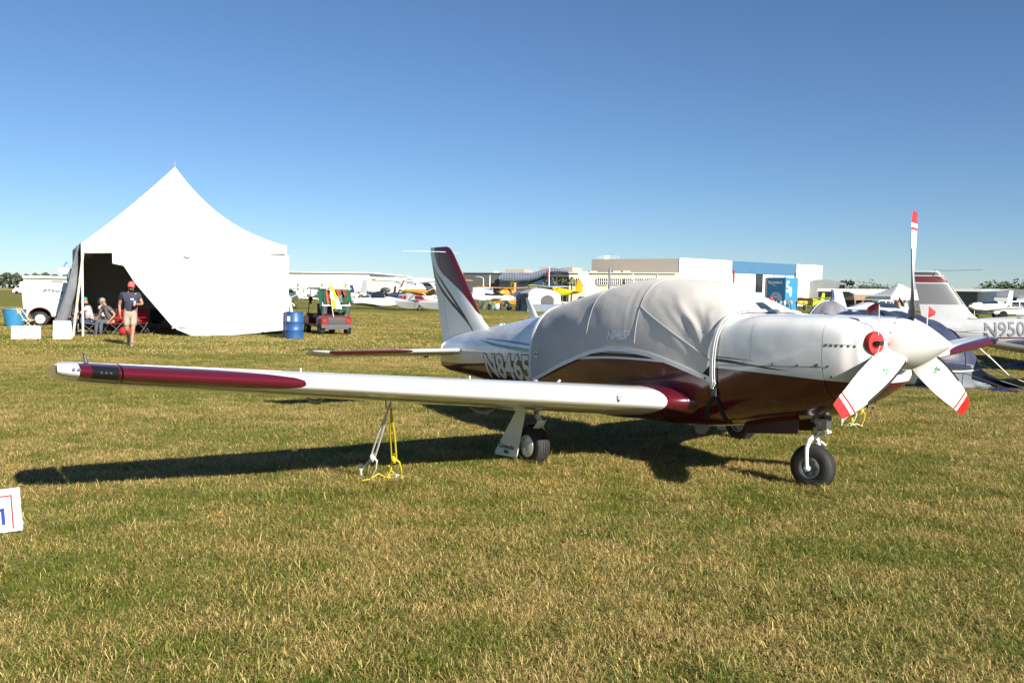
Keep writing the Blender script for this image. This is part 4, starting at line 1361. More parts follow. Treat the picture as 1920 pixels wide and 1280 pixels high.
# the drink he carries is a thing of its own
Wm = Matrix.Translation(pw) @ Matrix.Rotation(facing(pw, R(-4)), 4, 'Z')
cup = thing('drink_cup', 'clear plastic cup held by the walking man at his chest', 'cup', Wm @ Vector((-.145, .335, 1.175)))
mb = MB(); mb.lathe([(.03, 0), (.04, .12), (.036, .12), (.028, .006)], (0, 0, 0), (0, 0, 1), 14, cap=False); mb.build('cup_wall', M('clear_plastic', (.30, .40, .50), .15, coat=.5), cup)
mb = MB(); mb.lathe([(.005, .005), (.03, .006), (.034, .07), (.005, .071)], (0, 0, 0), (0, 0, 1), 14); mb.build('ice', M('ice_white', (.45, .55, .65), .3), cup)
mb = MB(); mb.box(Vector((-.07, .185, 1.335)), (.08, .004, .035)); 
pr = mb.build('shirt_print', M('white_shirt_print', (.7, .7, .7), .8), walker)
def seated(lean=0.0, side=0.0):
    return dict(pelvis=(0, 0, .50), neck=(side, .05+lean, 1.02), head=(side*1.2, .10+lean*1.3, 1.19), shoL=(.19+side, .04+lean, .96), shoR=(-.19+side, .04+lean, .96), elbL=(.27, .12+lean*.7, .72), elbR=(-.27, .12+lean*.7, .72), wriL=(.20, .34, .66), wriR=(-.20, .34, .66),
                hipL=(.11, .05, .48), hipR=(-.11, .05, .48), kneL=(.15, .47, .50), kneR=(-.15, .47, .50), ankL=(.15, .50, .09), ankR=(-.15, .50, .09))

# ================================================================ the marquee
TA = Vector((-14.2, 28.2, 0)); TU = Vector((.8715, .4904, 0)); TV = Vector((-.4904, .8715, 0)); TL = 6.70
tent = thing('marquee', 'large white high-peak marquee with its front wall pulled aside at the left corner', 'marquee', (0, 0, 0))
def T(u, v, z): return TA + TU*u + TV*v + Vector((0, 0, z))
def eave(u, v): return 3.10 + 0.19*(u/TL)
PEAK = 6.28
mat_tentdark = M('tent_inner_shaded', (0.45, 0.44, 0.41), 0.8, var=0.15)  # darker copy of the white vinyl, interior shade put into its colour
mat_tentside = M('shaded_tent_vinyl', (0.17, 0.18, 0.205), 0.6, var=0.15)  # left side in shade: the shade is put into this darker vinyl colour
def roof_pt(a, b):
    """a, b in -1..1 over the square plan"""
    u, v = (a+1)/2*TL, (b+1)/2*TL
    m = max(abs(a), abs(b)); l = (abs(a)+abs(b))
    t = m
    e = eave(u, v)
    wl = max(0.0, -a)/max(m, 1e-6)                   # the left panel is pulled nearly straight by its guy
    k = (1-t)*(0.46 + 0.54*(1-t)**1.6)*(1-wl) + (1-t)*(0.86 + 0.14*(1-t))*wl
    # hips stand a little proud of the panels between them
    diag = min(abs(a), abs(b))/max(m, 1e-6)
    z = e + (PEAK-e)*k - 0.06*(1-diag)*math.sin(math.pi*min(1, t))*(1-wl)
    return T(u, v, z)
mb = MB()
for q in range(4):
    ca, sa = ((1, 0), (0, 1), (-1, 0), (0, -1))[q]
    # one triangular panel per side: t from the peak to the eave, w along the eave
    def panel(t, w):
        w2 = 2*w - 1
        a_, b_ = t*(ca - sa*w2), t*(sa + ca*w2)
        return roof_pt(a_, b_)
    mb.grid(panel, 28, 24)
o = mb.build('roof', mat_fabric_white, tent, 50); solidify(o, 0.01)
mb = MB(); mb.tube([roof_pt(0, 0) + Vector((0, 0, -.1)), roof_pt(0, 0) + Vector((0, 0, .24))], [.016, .006], 8)
mb.build('peak_spike', mat_grey, tent)
# valance strips all round
def valance(p0, p1, drops, name, mat, n=24):
    mb = MB()
    def P(u, v):
        p = p0.lerp(p1, u); d = interp(u, [0, .13, .1301, 1], drops)
        return p + Vector((0, 0, .02 - d*v)) + Vector((0, 0, 0.0))
    mb.grid(P, n, 3)
    o = mb.build(name, mat, tent, 60); solidify(o, .008); return o
c00, c10, c11, c01 = T(0, 0, eave(0, 0)), T(TL, 0, eave(TL, 0)), T(TL, TL, eave(TL, 0)), T(0, TL, eave(0, 0))
off = TV*-0.02
valance(c00+off, c10+off, [.36, .34, .34, .34], 'valance', mat_fabric_white)
valance(c10+TU*.02, c11+TU*.02, [.34]*4, 'valance', mat_fabric_white)
valance(c11-off, c01-off, [.34]*4, 'valance', mat_fabric_white)
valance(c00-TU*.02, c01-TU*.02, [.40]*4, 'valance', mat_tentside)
# front wall: everything right of the pulled-back diagonal edge, slack and billowing, hem lifted at the right
def hem_z(u): return interp(u, [2.75, 2.80, 3.2, 3.45, 3.9, 4.7, 5.6, 6.4, 6.95], [0.31, 0.29, 0.09, 0.0, 0.0, 0.01, 0.08, .17, 0.24])
def edge_u(z): return interp(z, [0.0, .29, 1.83, 2.38, 2.40, 2.405, 2.95, 3.1], [3.45, 2.79, 1.57, 1.24, 1.22, .895, .893, .893])
mb = MB()
def wall_pt(uu, vv):
    z = 2.93*vv
    u0 = edge_u(z)
    u = u0 + (6.80 - u0)*uu
    hz = hem_z(u)
    z = hz + (2.93 - hz)*vv
    u0 = edge_u(z)
    u = u0 + (6.80 - u0)*uu
    bulge = .10*math.sin(math.pi*min(1, vv))*math.sin(math.pi*uu*1.2) + .02*math.sin(u*7+z*3)*(1-vv) + .03*mnoise.noise(Vector((u*.9, z*1.1, 3)))
    lift = .25*max(0, (u-5.0)/1.9)**2*(1-vv)
    flap = .22*max(0, 1-uu/.14)*(1-vv)**.5
    return T(u, -.035 - bulge - lift*.3 - flap, z)
mb.grid(wall_pt, 60, 44)
o = mb.build('front_wall', mat_fabric_white, tent, 60); solidify(o, .008)
mb = MB()   # a loose pocket flap and the rolled corner at the foot
mb.grid(lambda u, v: T(3.10+.36*u, -.12 - .05*math.sin(math.pi*u), 2.83 - .10*v*math.sin(math.pi*min(1, u*1.1))), 8, 3)
o = mb.build('wall_tear', mat_fabric_white, tent, 60); solidify(o, .006)
mb = MB()
mb.tube([T(2.72, -.28, .30), T(2.95, -.30, .34), T(3.3, -.30, .40)], [.02, .035, .02], 8); mb.tube([T(3.35, -.22, .06), T(3.6, -.30, .05), T(4.05, -.26, .03)], [.05, .04, .02], 8)
mb.build('rolled_hem', mat_fabric_white, tent)
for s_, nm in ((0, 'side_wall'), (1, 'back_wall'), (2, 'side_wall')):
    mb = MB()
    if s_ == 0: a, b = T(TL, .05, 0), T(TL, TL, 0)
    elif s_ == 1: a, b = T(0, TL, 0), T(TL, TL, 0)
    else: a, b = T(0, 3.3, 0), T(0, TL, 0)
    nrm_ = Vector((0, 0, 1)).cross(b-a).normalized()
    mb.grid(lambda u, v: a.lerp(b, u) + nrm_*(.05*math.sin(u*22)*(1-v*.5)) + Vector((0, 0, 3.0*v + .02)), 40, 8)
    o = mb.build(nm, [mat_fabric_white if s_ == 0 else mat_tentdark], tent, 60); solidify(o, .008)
# the side wall nearest the left corner, gathered back into hanging folds
mb = MB()
def gather(u, v):
    z = 3.0*(1-v)
    w = interp(v, [0, .25, .45, .6, .8, 1], [1.0, .95, .55, .75, .95, 1.15])
    y = .25 + 2.6*u*w
    x = -.03 - .16*math.sin(u*26 + v*2) * interp(v, [0, .45, 1], [.3, .9, 1.0]) - .75*interp(v, [0, .45, 1], [0.1, .35, 1])*(1-u)**.5
    return T(x, y, z + .02)
mb.grid(gather, 52, 20)
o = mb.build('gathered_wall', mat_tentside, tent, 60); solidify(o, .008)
mb = MB(); mb.ball(T(-.25, 1.0, 1.95), .25, 10, sc=(.7, .9, 1.2)); mb.ball(T(-.22, .75, 1.70), .16, 10, sc=(.8, 1, 1.3))
mb.build('tied_bundle', M('blue_grey_tarpaulin', (0.16, 0.22, 0.36), 0.55, var=0.3), tent)
for (u, v) in ((0, 0), (TL, 0), (0, TL), (TL, TL)):
    mb = MB(); mb.tube([T(u, v, 0), T(u, v, eave(u, v))], .035, 10); mb.lathe([(.09, 0), (.09, .012), (.04, .02)], T(u, v, 0), (0, 0, 1), 10)
    mb.build('pole', M('white_pole', (.72, .72, .7), .4) if 'white_pole' not in bpy.data.materials else bpy.data.materials['white_pole'], tent)
mb = MB(); mb.tube([T(-.30, -.05, 0), T(.03, .02, 2.75)], .04, 8); mb.build('leaning_batten', M('pale_timber', (.62, .52, .38), .7, var=.15), tent)
for k in (.45, .75, .85):
    mb = MB(); mb.tube([T(.2 + k*4, 2.2, 2.95), T(.2+k*4, 2.2, 2.72)], .008, 5); mb.ball(T(.2+k*4, 2.2, 2.68), .05, 8)
    mb.build('string_light', mat_darkgrey, tent)
# white panel leaning out at the top of the gathered side
wp = thing('sign_cloth', 'white curved cloth panel sticking out beside the marquee above the trailer', 'cloth panel', at(121, 509, 29.5))
mb = MB(); mb.grid(lambda u, v: Vector((-.23+.46*u, .04*math.sin(u*3), .11 - .22*v*(1-.35*(1-u)**2))), 10, 4)
o = mb.build('panel', mat_plainwhite, wp, 60); solidify(o, .01)
mb = MB(); mb.tube([Vector((-.05+.22*t, .05, .16 + .16*math.sin(math.pi*t))) for t in ss(0, 1, 10)], .018, 6); mb.build('blue_hoop', M('blue_hoop_plastic', (.12, .2, .45), .4), wp)

# ---------------------------------------------------------------- folding camp chairs and the people inside
m_chair_red = M('red_chair_fabric', (.36, .012, .018), .75, var=.2)
m_chair_grey = M('grey_chair_fabric', (.20, .21, .22), .8, var=.2)
m_chair_navy = M('navy_chair_fabric', (.02, .026, .05), .8, var=.2)
m_tube = M('chair_tube', (.10, .10, .11), .6)
def camp_chair(label, loc, rz, fab, group='camp chairs in the marquee'):
    o = thing('camp_chair', label, 'chair', loc, rz, group)
    mb = MB(); mb.grid(lambda u, v: Vector((-.26+.52*u, -.22+.46*v, .43 - .05*math.sin(math.pi*u)*math.sin(math.pi*v) + .02*v)), 6, 6); s = mb.build('seat', fab, o, 60); solidify(s, .012)
    mb = MB(); mb.grid(lambda u, v: Vector((-.27+.54*u, -.22 - .12*v - .04*math.sin(math.pi*u), .46 + .44*v)), 6, 6); s = mb.build('backrest', fab, o, 60); solidify(s, .012)
    for x in (-.27, .27):
        mb = MB(); mb.tube([(x, .25, 0), (x, -.24, .50), (x, -.35, .92)], .011, 6); mb.build('leg', m_tube, o)
        mb = MB(); mb.tube([(x, -.28, 0), (x, .26, .46), (x, .27, .62)], .011, 6); mb.build('leg', m_tube, o)
        mb = MB(); mb.box((x, .0, .635), (.055, .5, .02)); mb.build('armrest', fab, o)
    mb = MB(); mb.tube([(-.27, .25, .02), (.27, .26, .44)], .009, 6); mb.tube([(.27, .25, .02), (-.27, .26, .44)], .009, 6); mb.build('front_brace', m_tube, o)
    return o
def ground_at(px, py):
    r = ray(px, py); return Vector((0, 0, EYE)) + r*(-EYE/r.z)
p1_ = ground_at(178, 628) + Vector((-.55, .9, 0)); p1_.z = 0
gm = T(.95, .80, 0)
tm = T(.28, .95, 0)
dk = T(.75, 1.75, 0)
p_grey = person('grey-haired man in charcoal shirt and jeans slumped in a chair in the tent opening', gm, facing(gm, R(-62)), dict(seated(.16, -.06), elbL=(.36, .10, .74), wriL=(.30, .26, .52), elbR=(-.28, .30, .72), wriR=(-.14, .48, .60), face=(-.1, 1, -.35)), mat_skin, m_greyshirt, m_jeans, mat_darkgrey, hair=m_hairgrey, leg_len=1.2, big=1.15)
camp_chair('red camp chair under the grey-haired man', gm + Vector((0, 0, 0)), facing(gm, R(-62)), m_chair_red)
p_teal = person('man in teal cap and lilac shirt seated by the tent corner reaching forward', tm, facing(tm, R(-98)), dict(seated(.05), elbR=(-.25, .34, .78), wriR=(-.20, .62, .68), elbL=(.26, .30, .76), wriL=(.18, .56, .66)), mat_skin, m_lilac, m_navy, mat_darkgrey, hat=m_teal, leg_len=1.2, big=1.05)
camp_chair('grey camp chair under the man in the teal cap', tm, facing(tm, R(-98)), m_chair_grey)
p_dark = person('dark-haired person in pale tee sitting behind the man in the teal cap', dk, facing(dk, R(-110)), seated(.0), mat_skin, m_tee, m_navy, mat_darkgrey, hair=m_hairdark, leg_len=1.2)
camp_chair('navy camp chair under the dark-haired person', dk, facing(dk, R(-110)), m_chair_navy)
q = T(1.75, .95, 0); camp_chair('empty red camp chair behind the walking man', q, facing(q, R(-40)), m_chair_red)
q = T(2.35, 1.3, 0); camp_chair('empty navy camp chair beneath the sloping wall edge', q, facing(q, R(25)), m_chair_navy)
q = T(2.5, 2.6, 0); camp_chair('navy camp chair deep in the shade of the tent', q, facing(q, R(-20)), m_chair_navy)
q = T(3.15, .65, 0)
person('person in khaki shorts standing inside the tent behind the slanting wall', q, facing(q, R(20)), standing(), mat_skin, m_navy, m_khaki, m_shoe, hair=m_hairdark)
bag = thing('red_bag', 'red bag lying beside the grey-haired man', 'bag', T(1.35, .55, 0), .4)
mb = MB(); mb.ball((0, 0, .17), .2, 12, sc=(1.2, .75, .85)); mb.build('sack', m_chair_red, bag, 180)
mb = MB(); mb.tube([(-.12, 0, .32), (0, 0, .42), (.12, 0, .32)], .015, 6); mb.build('strap', mat_black, bag)
# ================================================================ trailer, bucket, folding chair, white signs
tp = gx(99, 36.4)
trailer = thing('box_trailer', 'white box trailer lettered in an arch parked left of the marquee', 'trailer', tp, R(17))
mat_trailer = M('trailer_white', (.78, .78, .76), .4, coat=.2, var=.06)
W_, D_, Z0, Z1 = 1.98, 1.3, .42, 1.80
mb = MB()
arch = [(-.42 + .02, Z0)] 
prof2 = [(-W_/2+.04, Z0), (-.78, Z0)] + [(-.36 + .42*math.cos(math.pi - math.pi*k/12)*1.0, Z0 + .36*math.sin(math.pi*k/12)) for k in range(13)] + [(W_/2-.10, Z0), (W_/2, Z1), (-W_/2-.06, Z1)]
mb.prism([(x, -D_/2, z) for x, z in prof2], (0, D_, 0))
mb.build('box', mat_trailer, trailer, 20)
mb = MB(); mb.box((-.03, 0, Z1+.025), (W_+.12, D_+.06, .05)); mb.build('roof_lid', mat_trailer, trailer)
mb = MB(); mb.rings([[(-.36 + .43*math.cos(math.pi*k/14)*q, y, Z0 + .37*math.sin(math.pi*k/14)*q) for k in range(15)] for q, y in ((1.0, -D_/2-.012), (1.05, -D_/2-.012))], False, False)
mb.tube([(-.36 + .42*math.cos(math.pi*k/14), -D_/2-.006, Z0 + .36*math.sin(math.pi*k/14)) for k in range(15)], .014, 6); mb.build('wheel_arch', M('dark_red_trim', (.12, .01, .02), .5), trailer, 0)
mb = MB(); mb.box((-.36, 0, Z0+.18), (.86, D_-.50, .40)); mb.build('wheel_well', mat_blackhole, trailer)
for y in (-D_/2+.10, D_/2-.10):
    wheel(Vector((-.36, y, .31)), .31, .18, (0, -1, 0), trailer, 'tyre', rim_r=.19)
    mb = MB(); mb.lathe([(.19, .082), (.18, .095), (.06, .10), (.055, .12), (.01, .122)], (-.36, y, .31), (0, -1, 0), 24); mb.build('wheel_disc', mat_white, trailer)
mb = MB(); mb.box((0, 0, Z0-.04), (W_*.8, .9, .07)); mb.tube([(W_/2-.1, 0, .40), (W_/2+.9, 0, .40)], .04, 6); mb.build('chassis', mat_darkgrey, trailer)
m_trailtext = M('slate_lettering', (.04, .07, .11), .6)
for word, rad, cz, size, spread in (('COMANCHE', .62, .98, .15, .110), ('TOWN', 1.6, -.08, .15, .055)):
    n = len(word)
    for i, ch in enumerate(word):
        a = (i - (n-1)/2)*(.195 if word == 'COMANCHE' else .095)
        cx, cz2 = .06 + rad*math.sin(a), cz + rad*math.cos(a) - .10
        rot = -a
        vs, fs = text_verts(ch, size, bold=.010, align='CENTER', sx=.8)
        mb = MB(); mb.add([(cx + x*math.cos(rot) - y*math.sin(rot), -D_/2-.004, cz2 + x*math.sin(rot) + y*math.cos(rot)) for x, y in vs], fs)
        mb.build('lettering', m_trailtext, trailer, 0, fix=False)
bk = thing('bucket', 'large blue plastic bucket on the grass left of the trailer', 'bucket', gx(27, 34.7))
mb = MB(); mb.lathe([(.02, .01), (.31, 0), (.33, .02), (.43, .70), (.45, .70), (.45, .73), (.425, .74), (.41, .68), (.31, .05), (.02, .04)], (0, 0, 0), (0, 0, 1), 32); mb.build('tub', M('blue_plastic', (.035, .19, .36), .45, var=.12), bk, 30)
mb = MB(); mb.tube([(.44*math.cos(t), .44*math.sin(t), .71) for t in ss(0, 2*math.pi, 32)], .012, 6); mb.build('rim', M('blue_plastic_light', (.05, .22, .40), .45), bk)
fc = thing('folding_chair', 'tan metal folding chair in front of the trailer wheel', 'chair', gx(54, 31.0), facing(gx(54, 31.), R(70)))
mt = M('tan_enamel', (.50, .42, .32), .45)
mb = MB(); mb.box((0, .02, .44), (.42, .40, .025)); mb.build('seat', mt, fc)
mb = MB(); mb.grid(lambda u, v: Vector((-.21+.42*u, -.30 - .03*math.sin(math.pi*u) - .05*v, .62+.24*v)), 6, 4); s = mb.build('backrest', mt, fc); solidify(s, .015)
for x in (-.21, .21):
    mb = MB(); mb.tube([(x, .34, 0), (x, -.12, .50), (x, -.35, .86)], .013, 6); mb.build('leg', mt, fc)
    mb = MB(); mb.tube([(x*.9, -.34, 0), (x*.9, .16, .44)], .013, 6); mb.build('leg', mt, fc)
def yard_board(label, px, Y, w, h, rz):
    o = thing('white_board', label, 'board', gx(px, Y), rz, 'blank white boards on the grass')
    mb = MB(); mb.box((0, .02, h/2+.02), (w, .012, h), rot=Matrix.Rotation(R(-6), 3, 'X')); mb.build('board', mat_plainwhite, o)
    mb = MB(); mb.box((0, .16, h/2+.0), (w, .012, h), rot=Matrix.Rotation(R(14), 3, 'X')); mb.build('back_leaf', mat_plainwhite, o)
    return o
yard_board('blank white board, wide, on the grass in front of the blue bucket', 47, 26.3, .78, .40, R(20))
yard_board('blank white board, taller than wide, on the grass beside the marquee corner', 115, 26.5, .50, .58, R(14))

# ================================================================ row sign at the near left
sg = thing('row_sign', 'white row sign with red border and blue number leaning in the near grass', 'sign', (0, 0, 0))
gp = ground_at(27, 1012); sg.location = (gp.x - .300, gp.y - .02, 0.016); sg.rotation_euler = (0, R(-7), R(8)); sg.scale = (.88, .88, .88)
Rs = Matrix.Rotation(R(-9), 3, 'X')
def S(x, y, z=0.0): return Rs @ Vector((x, z, y))
mb = MB(); mb.box(S(0, .155), (.78, .008, .31), rot=Rs); mb.build('board', M('sign_white', (.78, .78, .80), .4), sg)
m_bord = M('red_border_print', (.45, .02, .05), .5)
for (x0, y0, x1, y1) in ((-.36, .252, .337, .264), (.325, .02, .337, .252), (-.36, .02, -.348, .252)):
    mb = MB(); mb.add([S(x0, y0, -.0055), S(x1, y0, -.0055), S(x1, y1, -.0055), S(x0, y1, -.0055)], [(0, 1, 2, 3)]); mb.build('border_line', m_bord, sg, 0)
m_signblue = M('blue_print', (.02, .05, .26), .5)
for poly in ([(.0, .095), (.0, .120), (.048, .120), (.048, .095)], [(.104, .055), (.104, .150), (.074, .136), (.074, .158), (.110, .176), (.130, .176), (.130, .055)]):
    mb = MB(); pp = [S(.150 + x, y, -.006) for x, y in poly]
    if len(pp) == 4: mb.add(pp, [(0, 1, 2, 3)])
    else: mb.add(pp, [(0, 1, 5, 6), (1, 2, 3, 4), (1, 4, 5)])
    mb.build('lettering', m_signblue, sg, 0, fix=False)
mb = MB(); mb.box(S(-.03, .14, .14), (.70, .008, .28), rot=Matrix.Rotation(R(16), 3, 'X')); mb.build('back_leaf', mat_plainwhite, sg)
# ================================================================ background aircraft
m_ac_white = M('aircraft_white', (.76, .76, .75), .35, coat=.3, var=.05)
m_ac_grey = M('aircraft_grey', (.36, .38, .41), .4, coat=.2, var=.08)
m_ac_yellow = M('aircraft_yellow', (.66, .46, .01), .4, coat=.3)
m_ac_lime = M('aircraft_lime', (.42, .58, .02), .4, coat=.3)
m_ac_orange = M('aircraft_orange', (.72, .33, .04), .4, coat=.3)
m_ac_gold = M('aircraft_gold_trim', (.40, .22, .05), .4)
m_ac_alu = M('float_aluminium', (.46, .48, .52), .42, metal=.4, var=.1)
m_ac_red = M('aircraft_red', (.60, .02, .02), .4)
m_ac_blue = M('aircraft_blue', (.04, .08, .22), .4)
def aeroplane(label, loc, rz, fus, wing, tail, span=10.5, length=7.5, high=True, tip=None, floats=None, belly=None, group='aircraft parked across the field', tailwheel=False, fin_h=1.5, struts=True, z0=0.0, width=.55, prop=True, low_col=None, canopy=True, swept=0.35, name='parked_aeroplane', gear=True, chord=1.5, dih=None):
    o = thing(name, label, 'aeroplane', loc, rz, group)
    dh = dih if dih is not None else (.03 if high else .07)
    Lg = length; zc = z0 + (1.25 if floats is None else 2.1)
    tilt = .06 if tailwheel else 0.0
    st = [(.50, .10, .12), (.485, .28, .26), (.44, .38, .36), (.30, .46, .42), (.15, 1.0*width/.55*.52, .62 if high else .52), (-.05, width*.95, .66 if high else .58), (-.18, width*.8, .50), (-.32, .26, .28), (-.46, .12, .17), (-.50, .05, .10)]
    def fr(x, b, h, k, n=16):
        up = .10*(1 if x < 0 else 0)*min(1, abs(x)/.5)
        return Vector((x*Lg, b*spow(math.cos(2*math.pi*k/n), .75), zc + up*Lg*.12 + h*spow(math.sin(2*math.pi*k/n), .75) + (-tilt*Lg*(-x) if x < 0 else 0)))
    mb = MB(); mb.rings([[fr(x, b, h, k) for k in range(16)] for x, b, h in st], True, True)
    mb.build('fuselage', fus, o, 50)
    if belly is not None:
        mb = MB(); mb.rings([[fr(x, b*1.02, h*1.02, k) + Vector((0, 0, -.004)) for k in range(8, 17)] for x, b, h in st[1:8]], False, False)
        mb.build('belly_stripe', belly, o, 50)
    wz = zc + (.66 if high else -.38); wx = .12*Lg
    af = airfoil(9, .13, .02)
    for sd in (1, -1):
        ys = [.0, .35, .75, .93, .98, 1.0] if high else [.08, .35, .75, .93, .98, 1.0]
        cs = [1, 1, .95, .88, .72, .4]
        mb = MB()
        mb.rings([[Vector((wx + chord*.4*c - x*chord*c, sd*y*span/2, wz + z*chord*c + (y*span/2*dh))) for x, z in af] for y, c in zip(ys, cs)], True, True)
        w = mb.build('wing', wing, o, 50)
        if tip is not None:
            mb = MB(); mb.rings([[Vector((wx + chord*.4*c*1.01 - x*chord*c*1.02, sd*y*span/2*1.003, wz + z*chord*c*1.08 + (y*span/2*dh))) for x, z in af] for y, c in zip((.90, .94, .98, 1.0), (.9, .88, .74, .42))], True, True)
            mb.build('wing_tip', tip, w, 50)
        if high and struts:
            mb = MB(); mb.tube([(wx, sd*.45, zc-.35), (wx, sd*span*.27, wz + span*.27*.03 - .03)], .035, 6); mb.build('wing_strut', wing, o)
        mb = MB()
        mb.rings([[Vector((-.43*Lg - .1 - x*.85*c + .4, sd*y, zc + .16 - tilt*Lg*.5 + z*.85*c)) for x, z in airfoil(6, .08, 0)] for y, c in ((.05, 1), (1.2, .85), (1.55, .6))], True, True)
        mb.build('tailplane', tail if low_col is None else low_col, o, 50)
    zt = zc + .18 - tilt*Lg*.5
    mb = MB()
    mb.rings([[Vector((-.40*Lg - (z*swept) - x*(1.05-.38*z/fin_h) - .0, y*.5, zt + z)) for x, y in airfoil(6, .09, 0)] for z in (-.15, .0, fin_h*.5, fin_h*.9, fin_h)], True, True)
    mb.build('fin', tail, o, 50)
    if canopy:
        mb = MB()
        mb.rings([[fr(x, b*1.015, h*1.015, k) for k in range(1, 8)] for x, b, h in [(.29, .46, .44), (.22, .48, .52), (.15, .52*width/.55, .60 if high else .52), (.02, width*.96, .62 if high else .56), (-.08, width*.93, .62)]], False, False)
        mb.build('windows', mat_glass, o, 50)
    if prop:
        mb = MB(); mb.lathe([(.02, 0), (.14, .01), (.12, .12), (.06, .24), (.005, .29)], (.497*Lg, 0, zc), (1, 0, 0), 14); mb.build('spinner', fus, o)
        for a in (.5, .5+math.pi):
            d = Vector((0, math.sin(a), math.cos(a)))
            mb = MB(); mb.rings([[Vector((.50*Lg + .06, 0, zc)) + d*r + Vector((.012*math.cos(q), 0, 0)) + d.cross(Vector((1, 0, 0)))*(c*math.sin(q)) for q in [2*math.pi*k/6 for k in range(6)]] for r, c in ((.1, .05), (.5, .09), (.95, .05))], True, True)
            mb.build('propeller_blade', mat_black, o)
    if floats is not None:
        for sd in (1, -1):
            mb = MB()
            rs = []
            for x, b, t, bt in ((3.3, .06, .78, .62), (3.0, .20, .85, .40), (2.3, .34, .88, .18), (1.0, .38, .88, .06), (-.3, .38, .86, .04), (-.35, .36, .86, .16), (-1.8, .24, .80, .34), (-3.0, .08, .72, .55)):
                rs.append([Vector((x, sd*1.35 + y, z0 + z + .12)) for y, z in ((-b, t), (b, t), (b*1.02, t*.75+bt*.25), (0, bt), (-b*1.02, t*.75+bt*.25))])
            mb.rings(rs, True, True); f_ = mb.build('float', floats, o, 25)
            mb = MB(); mb.tube([(1.2, sd*1.35, z0+.95), (1.3, sd*.45, zc-.4)], .04, 6); mb.build('float_strut', fus, o)
            mb = MB(); mb.tube([(-.9, sd*1.35, z0+.95), (-.6, sd*.45, zc-.4)], .04, 6); mb.build('float_strut', fus, o)
            wheel(Vector((-.55, sd*1.35, .24 + z0)), .24, .18, (0, -1, 0), o, 'main_tyre', rim_r=.1)
            mb = MB(); mb.tube([(3.0, sd*1.35, z0+.55), (3.15, sd*1.35, z0+.12)], .03, 6); mb.build('nose_leg', mat_darkgrey, o)
            wheel(Vector((3.15, sd*1.35, .12 + z0)), .12, .09, (0, -1, 0), o, 'nose_tyre', rim_r=.05)
    elif gear:
        for sd in (1, -1):
            mb = MB(); mb.tube([(.08*Lg if not tailwheel else .2*Lg, sd*.35, zc-.4), (.06*Lg if not tailwheel else .2*Lg, sd*1.1, z0+.2)], .04, 6); mb.build('gear_leg', fus, o)
            wheel(Vector((.06*Lg if not tailwheel else .2*Lg, sd*1.15, .2+z0)), .2, .14, (0, -1, 0), o, 'main_tyre', rim_r=.09)
        xw = .40*Lg if not tailwheel else -.46*Lg
        mb = MB(); mb.tube([(xw, 0, zc-.3), (xw, 0, z0+.18)], .035, 6); mb.build('nose_leg' if not tailwheel else 'tail_leg', fus, o)
        wheel(Vector((xw, 0, .17+z0)), .17, .12, (0, -1, 0), o, 'nose_tyre' if not tailwheel else 'tail_tyre', rim_r=.07)
    return o
def head(dx, dy): return math.atan2(dy, dx)

aeroplane('white high-wing floatplane with gold trim and orange wing tips, two grey floats on the grass', gx(800, 84) , head(-.48, -.88), m_ac_white, m_ac_white, m_ac_white, span=11.4, length=8.6, tip=m_ac_gold, floats=m_ac_alu, belly=m_ac_gold, width=.62)
# low flying-boat with open canopy and tall grey fin nearest the floats
sb = aeroplane('white flying boat sitting low on the grass with a tall pale grey fin', gx(716, 90), head(-.88, .25), m_ac_white, m_ac_white, m_ac_grey, span=9.0, length=6.8, high=False, z0=-.55, fin_h=2.35, canopy=False, prop=False, swept=.05, width=.6, gear=True)
mb = MB(); mb.grid(lambda u, v: Vector((-.6+1.6*u, .5*math.cos(math.pi*v), 1.15+.7*math.sin(math.pi*v)*(.4+.6*math.sin(math.pi*(.15+.7*u))))), 6, 8); c_ = mb.build('open_canopy', mat_glass, sb); solidify(c_, .02)
mb = MB(); mb.ball((-.4, 0, 1.95), .38, 10, sc=(1.6, .8, .8)); mb.build('engine', mat_darkgrey, sb, 180)
for sd in (1, -1):
    mb = MB(); mb.tube([(-.1, sd*.5, 1.1), (-.4, sd*.2, 1.8)], .03, 6); mb.build('engine_strut', mat_grey, sb)
aeroplane('white aeroplane with a grey tail fin standing before the long white hangar', gx(628, 118), head(-.95, .2), m_ac_white, m_ac_white, m_ac_grey, span=10, length=9, high=True, fin_h=2.0, swept=.25)
aeroplane('white aeroplane partly hidden behind the right edge of the marquee', gx(541, 82), head(-.3, -.95), m_ac_white, m_ac_white, m_ac_white, span=10, length=7.4, high=True)
aeroplane('yellow and lime high-wing bush plane on amphibious floats', gx(1040, 112), head(-.88, .47), m_ac_yellow, m_ac_white, m_ac_yellow, span=10.7, length=7.2, tip=m_ac_lime, floats=m_ac_white, belly=m_ac_lime, tailwheel=False, fin_h=1.45, swept=.18)
aeroplane('orange high-wing aeroplane with orange floats beside the camping tent', gx(952, 140), head(-.35, -.94), m_ac_orange, m_ac_orange, m_ac_orange, span=10.7, length=6.8, floats=m_ac_orange)
aeroplane('white low-wing aeroplane with grey tail parked below the street lights', gx(916, 120), head(.96, .15), m_ac_white, m_ac_white, m_ac_grey, span=9.5, length=7.2, high=False)
aeroplane('white low-wing aeroplane behind the red car and floatplane', gx(842, 150), head(-.6, -.8), m_ac_white, m_ac_white, m_ac_white, span=9.5, length=7.2, high=False)
aeroplane('grey aeroplane tail with dark stripe showing between the two dome tents', gx(1640, 46), head(.80, .55), m_ac_grey, m_ac_grey, m_ac_grey, span=8, length=6.0, high=False, fin_h=1.0, swept=.55, z0=-.25)
